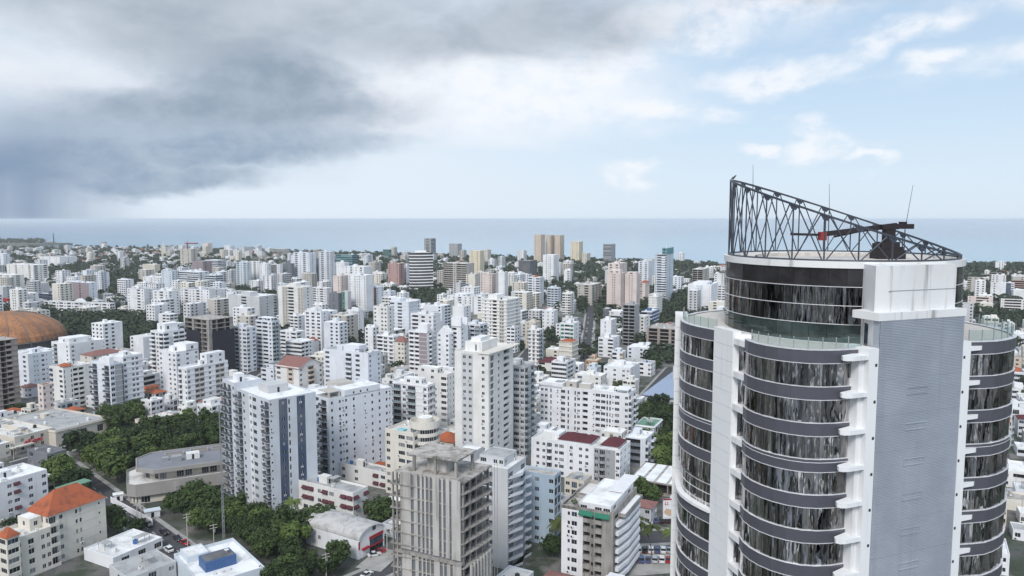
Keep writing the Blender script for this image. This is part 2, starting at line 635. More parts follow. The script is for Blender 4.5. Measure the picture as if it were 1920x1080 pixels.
#        kind   width (fraction of bay, max metres)  sill  head  recess
OPEN = {'w': (0.62, 1.7, 0.95, 2.25, 0.16), 'W': (0.84, 3.2, 0.80, 2.35, 0.18), 's': (0.5, 0.65, 1.35, 2.05, 0.14),
        't': (0.6, 0.7, 0.55, 2.45, 0.16), 'G': (1.0, 99, 0.75, 2.40, 0.14), 'D': (0.85, 3.2, 0.08, 2.45, 0.2),
        'L': (0.9, 6.0, 0.95, 2.60, 1.3), 'B': (0.86, 4.4, 0.08, 2.42, 0.35), 'R': (0.86, 4.4, 0.08, 2.42, 0.35),
        'C': (0.80, 3.4, 0.08, 2.42, 0.35), 'A': (0.80, 2.4, 0.85, 2.25, 0.16), 'x': (0.95, 9.0, 0.12, 2.74, 3.0),
        'H': (1.0, 99, 0.95, 2.75, 1.4), 'q': (0.55, 1.2, 1.0, 2.2, 0.16)}
WEIGHT = {',': 0.35, 's': 0.65, 't': 0.65, 'B': 1.5, 'R': 1.5, 'C': 1.4, 'W': 1.25, 'x': 1.6, 'G': 1.3, 'L': 1.4, 'H': 1.5, 'q': .8}


def parse(pat):
    out = []
    i = 0
    while i < len(pat):
        c = pat[i]
        slot = 0
        if i + 1 < len(pat) and pat[i + 1].isdigit():
            slot = int(pat[i + 1])
            i += 1
        out.append((c, slot, WEIGHT.get(c, 1.0)))
        i += 1
    return out


def window_geo(mb, w, h, g, fr=0.07, split=True, T=None):
    """frame and pane facing -y, centred on the opening"""
    if T is None:
        T = lambda x, y, z: (x, y, z)
    a, c = w / 2, h / 2
    def bar(x0, x1, z0, z1, y=-0.05):
        mb.quad(T(x0, y, z0), T(x1, y, z0), T(x1, y, z1), T(x0, y, z1), 1)
    mb.quad(T(-a, 0, -c), T(a, 0, -c), T(a, 0, c), T(-a, 0, c), 0)
    if fr:
        bar(-a, a, -c, -c + fr)
        bar(-a, a, c - fr, c)
        bar(-a, -a + fr, -c + fr, c - fr)
        bar(a - fr, a, -c + fr, c - fr)
        n = 1 if w < 2.0 else (2 if w < 3.2 else int(w / 1.4))
        if split and w > 0.9:
            for k in range(n):
                x = -a + w * (k + 1) / (n + 1)
                bar(x - fr * .45, x + fr * .45, -c + fr, c - fr, -0.04)


def balcony_geo(mb, w, dep, style, T=None):
    if T is None:
        T = lambda x, y, z: (x, y, z)
    def box(x0, x1, y0, y1, z0, z1, m):
        v = [T(x0, y0, z0), T(x1, y0, z0), T(x1, y1, z0), T(x0, y1, z0), T(x0, y0, z1), T(x1, y0, z1), T(x1, y1, z1), T(x0, y1, z1)]
        i = len(mb.v)
        mb.v += v
        for q in ((4, 5, 6, 7), (0, 1, 5, 4), (1, 2, 6, 5), (3, 0, 4, 7), (3, 2, 1, 0), (2, 3, 7, 6)):
            mb.f.append(tuple(i + k for k in q))
            mb.m.append(m)
    a = w / 2
    if style == 'C':
        n = 7
        pts = [(-a + w * k / n, -0.25 - dep * math.sin(math.pi * k / n) ** 0.6) for k in range(n + 1)]
        for z0, z1, m in ((-0.16, 0.02, 0), (0.02, 0.95, 0)):
            for k in range(n):
                p, q = pts[k], pts[k + 1]
                mb.quad(T(p[0], p[1], z0), T(q[0], q[1], z0), T(q[0], q[1], z1), T(p[0], p[1], z1), m)
                if z0 < 0:
                    for z in (z0, z1):
                        mb.quad(T(p[0], p[1], z), T(q[0], q[1], z), T(q[0], 0, z), T(p[0], 0, z), m)
        return
    box(-a, a, -dep, 0.02, -0.17, 0.0, 0)
    m = 1 if style == 'R' else 0
    t = 0.05 if style == 'R' else 0.10
    top = 0.98
    lo = 0.09 if style == 'R' else 0.0
    box(-a, a, -dep, -dep + t, lo, top, m)
    box(-a, -a + t, -dep + t, 0.02, lo, top, m)
    box(a - t, a, -dep + t, 0.02, lo, top, m)


class Bld:
    def __init__(s, name, label, cat, K, ang, mats, d, group=None, rail='rail_glass', frame='frame_white', seed=0):
        s.t = thing(name, label, cat, (K[0], K[1], 0), ang, group)
        s.d = d
        s.mats = [MATS[m] for m in mats]
        s.wall = MB()
        s.roof = {}
        s.win = MB()
        s.bal = MB()
        s.cl = MB()
        s.aw = MB()
        s.rail, s.frame = rail, frame
        s.r = random.Random(seed + int(abs(K[0] * 13 + K[1] * 7)))
        s.px = F / d
        s.curtain = 0.12
        s.glass = None

    # one opening with its window; C is the middle of the opening on the wall plane
    def opening(s, O, u, n, xa, xb, za, zb, rec, slot, typ):
        P = lambda x, z, y=0.0: (O.x + u.x * x - n.x * y, O.y + u.y * x - n.y * y, z)
        w = s.wall
        w.quad(P(xa, za), P(xa, za, rec), P(xa, zb, rec), P(xa, zb), slot)
        w.quad(P(xb, za, rec), P(xb, za), P(xb, zb), P(xb, zb, rec), slot)
        w.quad(P(xa, za), P(xb, za), P(xb, za, rec), P(xa, za, rec), slot)
        w.quad(P(xa, zb, rec), P(xb, zb, rec), P(xb, zb), P(xa, zb), slot)
        W, Hh = xb - xa, zb - za
        xm, zm = (xa + xb) / 2, (za + zb) / 2
        rz = math.atan2(u.y, u.x)
        r = s.r.random()
        g = 2 if r < s.curtain else (1 if r < s.curtain + 0.25 else 0)
        if s.glass is not None and r >= s.curtain:
            g = s.glass
        if typ in 'xLH':
            g = 3  # flat near-black sheet: shade inside open floors and loggias put into its colour
        big = max(W, Hh) * s.px >= 8.5
        fr = 0.0 if (typ == 'x' or s.d > 650) else (0.07 if Hh > 0.9 else 0.05)
        if big:
            if typ in 'LH':
                fr = 0.0
            k = ('win', round(W, 1), round(Hh, 1), g, fr, s.frame)
            if k not in CACHE:
                mb = MB()
                window_geo(mb, W, Hh, g, fr)
                CACHE[k] = mb.mesh('window', [MATS[GLASS[g]], MATS[s.frame]])
            c = P(xm, zm, rec)
            link('window', CACHE[k], s.t, c, rz)
        else:
            c = Vector(P(xm, zm, rec))
            T = lambda x, y, z: (c.x + u.x * x - n.x * y, c.y + u.y * x - n.y * y, c.z + z)
            s.win.quad(T(-W / 2, 0, -Hh / 2), T(W / 2, 0, -Hh / 2), T(W / 2, 0, Hh / 2), T(-W / 2, 0, Hh / 2), g)
            if W > 1.0 and fr and s.px > 2.2:
                s.win.quad(T(-.05, -.03, -Hh / 2), T(.05, -.03, -Hh / 2), T(.05, -.03, Hh / 2), T(-.05, -.03, Hh / 2), 4)
        if typ in 'BRC':
            bw = W + 0.5
            dep = 1.25 if typ != 'C' else 1.0
            c = Vector(P(xm, za))
            if bw * s.px >= 9:
                k = ('bal', round(bw, 1), typ, s.mats[slot].name, s.rail)
                if k not in CACHE:
                    mb = MB()
                    balcony_geo(mb, bw, dep, typ)
                    CACHE[k] = mb.mesh('balcony', [s.mats[slot], MATS[s.rail]])
                link('balcony', CACHE[k], s.t, c, rz)
            else:
                T = lambda x, y, z: (c.x + u.x * x - n.x * y, c.y + u.y * x - n.y * y, c.z + z)
                balcony_geo(s.bal, bw, dep, typ, T)
        if typ == 'A' and s.r.random() < 0.85:
            c = Vector(P(xm, zb))
            T = lambda x, y, z: (c.x + u.x * x - n.x * y, c.y + u.y * x - n.y * y, c.z + z)
            a = W / 2 + 0.15
            mb = s.aw
            if W * s.px >= 8:
                mb = MB()
            mb.quad(T(-a, -0.95, -0.72), T(a, -0.95, -0.72), T(a, -0.02, 0.18), T(-a, -0.02, 0.18))
            mb.quad(T(-a, -0.95, -0.92), T(a, -0.95, -0.92), T(a, -0.95, -0.72), T(-a, -0.95, -0.72))
            for q in (-a, a):
                mb.poly([T(q, -0.95, -0.92), T(q, -0.95, -0.72), T(q, -0.02, 0.18), T(q, -0.02, -0.6)])
            if mb is not s.aw:
                mb.build('awning', MATS[s.awm if hasattr(s, 'awm') else 'awning_maroon'], s.t)
        # a cooling unit under some windows
        if typ in 'wWsq' and s.px > 3.6 and s.r.random() < 0.17:
            k = 'ac'
            if k not in CACHE:
                mb = MB()
                mb.box(-.42, .42, -.36, 0, -.30, .30)
                mb.box(-.36, .10, -.365, -.36, -.24, .24, 1)
                CACHE[k] = mb.mesh('ac_unit', [MATS['ac_white'], MATS['metal_dark']])
            c = P(xa + 0.3, za - 0.42, -0.0)
            link('ac_unit', CACHE[k], s.t, c, rz)

    def facade(s, a, b, z0, z1, nf, fh, pat, slot0=0):
        a, b = Vector((a[0], a[1], 0)), Vector((b[0], b[1], 0))
        u = (b - a)
        W = u.length
        u.normalize()
        n = Vector((u.y, -u.x, 0))
        P = lambda x, z: (a.x + u.x * x, a.y + u.y * x, z)
        w = s.wall
        if not pat:
            w.quad(P(0, z0), P(W, z0), P(W, z1), P(0, z1), slot0)
            return
        bays = parse(pat)
        tot = sum(x[2] for x in bays)
        zt = z0 + nf * fh
        x = 0.0
        ratio = fh / 3.0
        for c, sl, wt in bays:
            bw = W * wt / tot
            sl = sl or slot0
            xe = x + bw
            if c in '.,':
                w.quad(P(x, z0), P(xe, z0), P(xe, zt), P(x, zt), sl)
            else:
                fr, mx, za, zb, rec = OPEN[c]
                ww = min(bw * fr, mx)
                xa, xb = x + (bw - ww) / 2, x + (bw + ww) / 2
                if fr < 1.0:
                    w.quad(P(x, z0), P(xa, z0), P(xa, zt), P(x, zt), sl)
                    w.quad(P(xb, z0), P(xe, z0), P(xe, zt), P(xb, zt), sl)
                zp = z0
                for k in range(nf):
                    f0 = z0 + k * fh
                    p, q = f0 + za * ratio, f0 + zb * ratio
                    w.quad(P(xa, zp), P(xb, zp), P(xb, p), P(xa, p), sl)
                    s.opening(a, u, n, xa, xb, p, q, rec, sl, c)
                    zp = q
                w.quad(P(xa, zp), P(xb, zp), P(xb, zt), P(xa, zt), sl)
            x = xe
        if z1 > zt + 1e-4:
            w.quad(P(0, zt), P(W, zt), P(W, z1), P(0, z1), slot0)

    def vol(s, pts, z0, z1, pats=None, fh=3.0, slot=0, par=0.9, roof='roof_white', nf=None, th=0.22):
        n = len(pts)
        pats = pats or [None] * n
        nf = nf or max(1, int((z1 - z0 - par * 0.5) / fh))
        fh = (z1 - z0 - par) / nf
        for k in range(n):
            s.facade(pts[k], pts[(k + 1) % n], z0, z1, nf, fh, pats[k], slot)
        # parapet and roof
        inn = []
        for k in range(n):
            p0, p1, p2 = (Vector(pts[(k + j) % n][:2]) for j in (-1, 0, 1))
            e1, e2 = (p1 - p0).normalized(), (p2 - p1).normalized()
            n1, n2 = Vector((e1.y, -e1.x)), Vector((e2.y, -e2.x))
            inn.append(p1 - (n1 + n2) / max(0.4, 1 + n1.dot(n2)) * th)
        zr = z1 - max(par, 0.04)
        for k in range(n):
            a, b = pts[k], pts[(k + 1) % n]
            c, d = inn[(k + 1) % n], inn[k]
            s.wall.quad((a[0], a[1], z1), (b[0], b[1], z1), (c[0], c[1], z1), (d[0], d[1], z1), slot)
            if par > 0.05:
                s.wall.quad((c[0], c[1], zr), (d[0], d[1], zr), (d[0], d[1], z1), (c[0], c[1], z1), slot)
        s.roof.setdefault(roof, MB()).poly([(p[0], p[1], zr) for p in inn])
        return zr

    def rect(s, x0, x1, y0, y1, z0, z1, R=None, L=None, S=None, Bk=None, **kw):
        return s.vol([(x0, y0), (x1, y0), (x1, y1), (x0, y1)], z0, z1, [R, S, Bk, L], **kw)

    def hip(s, x0, x1, y0, y1, z, h, mat='tile_orange', over=0.5, ridge=None):
        x0, x1, y0, y1 = x0 - over, x1 + over, y0 - over, y1 + over
        mb = MB()
        if (x1 - x0) > (y1 - y0):
            q = (y1 - y0) / 2 if ridge is None else ridge
            a, b = (x0 + q, (y0 + y1) / 2, z + h), (x1 - q, (y0 + y1) / 2, z + h)
            mb.quad((x0, y0, z), (x1, y0, z), b, a)
            mb.quad((x1, y1, z), (x0, y1, z), a, b)
            mb.poly([(x0, y1, z), (x0, y0, z), a])
            mb.poly([(x1, y0, z), (x1, y1, z), b])
        else:
            q = (x1 - x0) / 2 if ridge is None else ridge
            a, b = ((x0 + x1) / 2, y0 + q, z + h), ((x0 + x1) / 2, y1 - q, z + h)
            mb.quad((x1, y0, z), (x1, y1, z), b, a)
            mb.quad((x0, y1, z), (x0, y0, z), a, b)
            mb.poly([(x0, y0, z), (x1, y0, z), a])
            mb.poly([(x1, y1, z), (x0, y1, z), b])
        mb.quad((x0, y0, z - .02), (x0, y1, z - .02), (x1, y1, z - .02), (x1, y0, z - .02))
        return mb.build('roof', MATS[mat], s.t)

    def bands(s, pts, edges, zs, proud=0.25, hh=0.35, slot=0):
        """slab edges that stand proud of the wall"""
        n = len(pts)
        for k in edges:
            a, b = Vector(pts[k][:2]), Vector(pts[(k + 1) % n][:2])
            u = (b - a).normalized()
            q = Vector((u.y, -u.x)) * proud
            a2, b2 = a - u * proud * 0, b
            for z in zs:
                A, B_, C, D = a2 + q, b2 + q, b2, a2
                for (p, r) in ((A, B_), (B_, C), (D, A)):
                    s.wall.quad((p.x, p.y, z), (r.x, r.y, z), (r.x, r.y, z + hh), (p.x, p.y, z + hh), slot)
                for zz in (z, z + hh):
                    s.wall.quad((A.x, A.y, zz), (B_.x, B_.y, zz), (C.x, C.y, zz), (D.x, D.y, zz), slot)

    def part_box(s, name, x0, x1, y0, y1, z0, z1, mat, door=False):
        mb = MB()
        mb.box(x0, x1, y0, y1, z0, z1, 0)
        if door:
            xm = (x0 + x1) / 2
            mb.quad((xm - .45, y0 - .02, z0), (xm + .45, y0 - .02, z0), (xm + .45, y0 - .02, z0 + 2.0), (xm - .45, y0 - .02, z0 + 2.0), 1)
        return mb.build(name, [mat if isinstance(mat, bpy.types.Material) else MATS[mat], MATS['interior']], s.t)

    def clutter(s, x0, x1, y0, y1, z, stair=True, k=1.0):
        r = s.r
        w, d = x1 - x0, y1 - y0
        if min(w, d) < 4:
            return
        small = s.d > 620
        if stair:
            a = min(w * .45, r.uniform(3.2, 5.5))
            b = min(d * .45, r.uniform(3.0, 5.0))
            cx, cy = x0 + w * r.uniform(.35, .65), y0 + d * r.uniform(.45, .7)
            s.part_box('stair_head', cx - a / 2, cx + a / 2, cy - b / 2, cy + b / 2, z, z + r.uniform(2.3, 3.2), s.mats[0], not small)
        for i in range(int((w * d / 55.0) * k * (0.4 if small else 1)) + 1):
            if i > 9:
                break
            cx, cy = x0 + .8 + (w - 1.6) * r.random(), y0 + .8 + (d - 1.6) * r.random()
            t = r.random()
            if t < 0.45:
                kk = 'rac'
                if kk not in CACHE:
                    mb = MB()
                    mb.box(-.5, .5, -.4, .4, 0.1, .9, 0)
                    mb.cyl(0, 0, .34, .9, .93, 8, 1)
                    CACHE[kk] = mb.mesh('ac_unit', [MATS['ac_white'], MATS['metal_dark']])
                link('ac_unit', CACHE[kk], s.t, (cx, cy, z), r.choice((0, math.pi / 2)))
            elif t < 0.68:
                q = r.choice(('tank_black', 'ac_white', 'tank_blue'))
                kk = 'tank' + q
                if kk not in CACHE:
                    mb = MB()
                    mb.cyl(0, 0, .75, 0, 1.35, 10, 0)
                    mb.cyl(0, 0, .75, 1.35, 1.65, 10, 0, .28)
                    CACHE[kk] = mb.mesh('water_tank', [MATS[q]])
                link('water_tank', CACHE[kk], s.t, (cx, cy, z))
            elif t < 0.86:
                a, b = r.uniform(.5, 1.6), r.uniform(.4, 1.3)
                s.cl.box(cx - a, cx + a, cy - b, cy + b, z, z + r.uniform(.4, 1.4), 0)
            else:
                a, b = r.uniform(1.2, 2.6), r.uniform(1.2, 2.2)
                s.cl.box(cx - a, cx + a, cy - b, cy + b, z + 2.2, z + 2.32, 1)
                for ux in (-1, 1):
                    for uy in (-1, 1):
                        s.cl.box(cx + ux * a * .9 - .06, cx + ux * a * .9 + .06, cy + uy * b * .9 - .06, cy + uy * b * .9 + .06, z, z + 2.2, 1)
        if r.random() < .35 and not small:
            cx, cy = x0 + w * r.random(), y0 + d * r.random()
            s.cl.tube((cx, cy, z), (cx, cy, z + r.uniform(3, 6)), .05, 4, 2)

    def done(s):
        s.wall.build('wall', s.mats, s.t)
        for nm, mb in s.roof.items():
            mb.build('roof', MATS[nm], s.t)
        if s.win.f:
            s.win.build('windows', [MATS[g] for g in GLASS] + [MATS[s.frame]], s.t, kind='stuff')
        if s.bal.f:
            s.bal.build('balconies', [s.mats[0], MATS[s.rail]], s.t, kind='stuff')
        if s.aw.f:
            s.aw.build('awnings', MATS[getattr(s, 'awm', 'awning_maroon')], s.t, kind='stuff')
        if s.cl.f:
            s.cl.build('roof_fittings', [MATS['ac_white'], MATS['roof_grey'], MATS['metal_grey']], s.t, kind='stuff')
        return s.t


LAND = []       # (px, short name) landmarks for the labels of the small houses


def B(label, xl, xc, xr, yt, d, ang=25, R='w.w', L='w.w', wall='white', alt=(), fh=3.0, roof='roof_white', par=0.9, lu=None, lv=None,
      name='apartment_building', cat='building', group=None, clutter=True, extra=None, S=None, z0=0.0, rail='rail_glass', frame='frame_white',
      seed=0, glass=None, curtain=0.17, bands=None, stair=True, cut=None):
    """a block whose near corner stands at bearing xc, its top at yt, at depth d; its faces run to the bearings xl and xr"""
    a = math.radians(ang)
    top = at_depth(xc, yt, d)
    zt = top.z
    zc0 = top.y * CP - (zt - H) * SP
    ca, sa = math.cos(a), math.sin(a)

    def solve(px, ux, uy):
        t = (px - 960.0) / F
        return (t * zc0 - top.x) / (ux - t * uy * CP)
    if lu is None:
        lu = solve(xr, ca, sa) if xr > xc else 12.0
    if lv is None:
        lv = solve(xl, -sa, ca) if xl < xc else 12.0
    lu, lv = max(3.0, min(lu, 120.0)), max(3.0, min(lv, 120.0))
    b = Bld(name, label, cat, (top.x, top.y), a, [wall] + list(alt), d, group, rail, frame, seed)
    b.glass, b.curtain = glass, curtain
    b.lu, b.lv, b.zt = lu, lv, zt
    b.fh = fh
    if cut is None:
        pts = [(0, 0), (lu, 0), (lu, lv), (0, lv)]
        zr = b.vol(pts, z0, zt, [R, S or L, None, L], fh=fh, par=par, roof=roof)
        if bands is None and 330 < d < 1300 and b.r.random() < .4:
            bands = (b.r.choice((.12, .2, .45)), b.r.choice((.22, .3)))
        if bands:
            nf = max(1, int((zt - par * .5) / fh))
            f2 = (zt - par) / nf
            b.bands(pts, (0, 3, 1), [k * f2 - .1 for k in range(1, nf + 1)], *bands)
        if clutter:
            b.clutter(1, lu - 1, 1, lv - 1, zr, stair)
    b.zr = zt - par
    if extra:
        extra(b)
    c = b.t.matrix_basis @ Vector((lu / 2, lv / 2, 0))
    cx, cy = top.x + ca * lu / 2 - sa * lv / 2, top.y + sa * lu / 2 + ca * lv / 2
    OCC.append((cx, cy, math.hypot(lu, lv) / 2, a, lu, lv, top.x, top.y))
    return b.done()


# ------------------------------------------------------------------ the glass tower in front
def tower_materials():
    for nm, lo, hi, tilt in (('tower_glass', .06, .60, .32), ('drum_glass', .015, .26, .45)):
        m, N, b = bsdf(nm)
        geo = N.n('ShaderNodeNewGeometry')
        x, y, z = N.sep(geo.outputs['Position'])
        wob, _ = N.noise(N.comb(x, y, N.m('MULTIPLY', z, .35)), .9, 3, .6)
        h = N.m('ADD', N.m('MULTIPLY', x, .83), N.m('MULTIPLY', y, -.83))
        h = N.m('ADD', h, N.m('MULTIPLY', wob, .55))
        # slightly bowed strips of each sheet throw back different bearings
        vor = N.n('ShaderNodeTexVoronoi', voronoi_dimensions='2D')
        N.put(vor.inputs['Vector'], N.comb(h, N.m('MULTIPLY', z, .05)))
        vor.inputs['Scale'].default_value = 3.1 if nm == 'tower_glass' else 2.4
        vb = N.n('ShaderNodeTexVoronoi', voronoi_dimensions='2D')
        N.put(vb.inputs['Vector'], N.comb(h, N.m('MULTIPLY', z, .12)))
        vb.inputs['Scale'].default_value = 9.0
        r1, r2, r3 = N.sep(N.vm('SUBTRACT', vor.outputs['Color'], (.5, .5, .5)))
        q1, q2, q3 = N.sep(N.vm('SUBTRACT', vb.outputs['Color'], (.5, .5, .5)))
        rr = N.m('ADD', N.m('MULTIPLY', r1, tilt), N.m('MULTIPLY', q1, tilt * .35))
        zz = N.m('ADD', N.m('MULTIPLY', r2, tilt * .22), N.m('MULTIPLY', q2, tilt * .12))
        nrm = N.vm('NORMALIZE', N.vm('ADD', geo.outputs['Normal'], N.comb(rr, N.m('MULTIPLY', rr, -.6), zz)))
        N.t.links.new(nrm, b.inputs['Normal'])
        streak_tone = N.m('ADD', N.ramp(r3, -.5, .5, lo, hi, False), N.m('MULTIPLY', q3, .18))  # light and dark reflection streaks painted into the base colour, strip by strip
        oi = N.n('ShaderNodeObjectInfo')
        streak_tone = N.m('MULTIPLY', streak_tone, N.ramp(oi.outputs['Random'], 0, 1, .55, 1.45, False))
        N.put(b.inputs['Base Color'], N.mix(1.0, N.comb(streak_tone, streak_tone, streak_tone), (1, .98, .97), 'MULTIPLY'))
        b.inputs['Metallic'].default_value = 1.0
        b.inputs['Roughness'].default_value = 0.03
    glass('drum_dark', (.022, .020, .022), .05, .5)
    glass('drum_green', (.030, .042, .040), .04, .6)
    plain('band_grey', (.112, .113, .135), 0.42, 0.35, 0.05, 0.6)
    plain('band_trim', (.62, .62, .64), 0.4)
    plaster('tower_white', (.80, .80, .80), 0.6, 0.10, 0.30, (.36, .35, .34))
    plaster('tower_weathered', (.76, .755, .75), 0.65, 0.22, 0.75, (.25, .235, .22), .56, .74)
    plain('terrace_floor', (.56, .52, .48), 0.8)
    plain('truss_steel', (.06, .068, .085), 0.45, 0.3)
    plain('crane_brown', (.017, .012, .013), 0.6)
    plain('crane_red', (.24, .03, .03), 0.6)
    m, N, b = bsdf('ribbed')
    geo = N.n('ShaderNodeNewGeometry')
    a, _ = N.noise(geo.outputs['Position'], 0.25, 5, 0.6)
    x, y, z = N.sep(geo.outputs['Position'])
    st, _ = N.noise(N.comb(N.m('MULTIPLY', x, 1.2), N.m('MULTIPLY', y, 1.2), N.m('MULTIPLY', z, .03)), .8, 4, .65)
    sheet = N.m('FRACT', N.m('DIVIDE', z, 3.405))
    c = N.mix(N.ramp(a, .3, .7), (.375, .405, .46), (.44, .47, .53))
    c = N.mix(N.m('MULTIPLY', N.ramp(st, .5, .75), .3), c, (.24, .25, .28))
    c = N.mix(N.m('MULTIPLY', N.ramp(sheet, .985, .99), .35), c, (.2, .21, .24))
    N.put(b.inputs['Base Color'], c)
    b.inputs['Roughness'].default_value = 0.45
    b.inputs['Metallic'].default_value = 0.25
    m, N, b = bsdf('clear_glass')
    tr = N.n('ShaderNodeBsdfTransparent')
    tr.inputs[0].default_value = (.80, .90, .89, 1)
    mx = N.n('ShaderNodeMixShader')
    mx.inputs[0].default_value = 0.22
    N.put(b.inputs['Base Color'], (.25, .33, .33))
    b.inputs['Roughness'].default_value = 0.06
    out = [q for q in N.t.nodes if q.type == 'OUTPUT_MATERIAL'][0]
    N.t.links.new(tr.outputs[0], mx.inputs[1])
    N.t.links.new(b.outputs[0], mx.inputs[2])
    N.t.links.new(mx.outputs[0], out.inputs[0])


def spline(pts, step):
    out = []
    P = [Vector(p) for p in pts]
    P = [P[0] * 2 - P[1]] + P + [P[-1] * 2 - P[-2]]
    for i in range(1, len(P) - 2):
        for k in range(16):
            t = k / 16
            a, b, c, d = P[i - 1], P[i], P[i + 1], P[i + 2]
            out.append(0.5 * ((2 * b) + (c - a) * t + (2 * a - 5 * b + 4 * c - d) * t * t + (3 * b - a - 3 * c + d) * t ** 3))
    out.append(P[-2])
    L = [0.0]
    for a, b in zip(out, out[1:]):
        L.append(L[-1] + (b - a).length)
    n = max(1, round(L[-1] / step))
    res = []
    j = 0
    for k in range(n + 1):
        s_ = L[-1] * k / n
        while j < len(L) - 2 and L[j + 1] < s_:
            j += 1
        t = (s_ - L[j]) / max(1e-9, L[j + 1] - L[j])
        res.append(out[j].lerp(out[j + 1], t))
    return res


def offset(pts, d):
    res = []
    for k, p in enumerate(pts):
        a, b = pts[max(0, k - 1)], pts[min(len(pts) - 1, k + 1)]
        u = (b - a).normalized()
        res.append(p + Vector((u.y, -u.x)) * d)
    return res


def ribbon(mb, pts, z0, z1, o0, o1, m=0):
    """a solid ribbon along pts between the offsets o0 (outer) and o1 (inner)"""
    A, I = offset(pts, o0), offset(pts, o1)
    for k in range(len(pts) - 1):
        a, b, c, d = A[k], A[k + 1], I[k + 1], I[k]
        mb.quad((a.x, a.y, z0), (b.x, b.y, z0), (b.x, b.y, z1), (a.x, a.y, z1), m)
        mb.quad((a.x, a.y, z1), (b.x, b.y, z1), (c.x, c.y, z1), (d.x, d.y, z1), m)
        mb.quad((d.x, d.y, z0), (c.x, c.y, z0), (b.x, b.y, z0), (a.x, a.y, z0), m)
        mb.quad((c.x, c.y, z0), (d.x, d.y, z0), (d.x, d.y, z1), (c.x, c.y, z1), m)
    for (a, b, flip) in ((A[0], I[0], 1), (A[-1], I[-1], 0)):
        q = [(a.x, a.y, z0), (b.x, b.y, z0), (b.x, b.y, z1), (a.x, a.y, z1)]
        mb.quad(*(q[::-1] if flip else q), m)


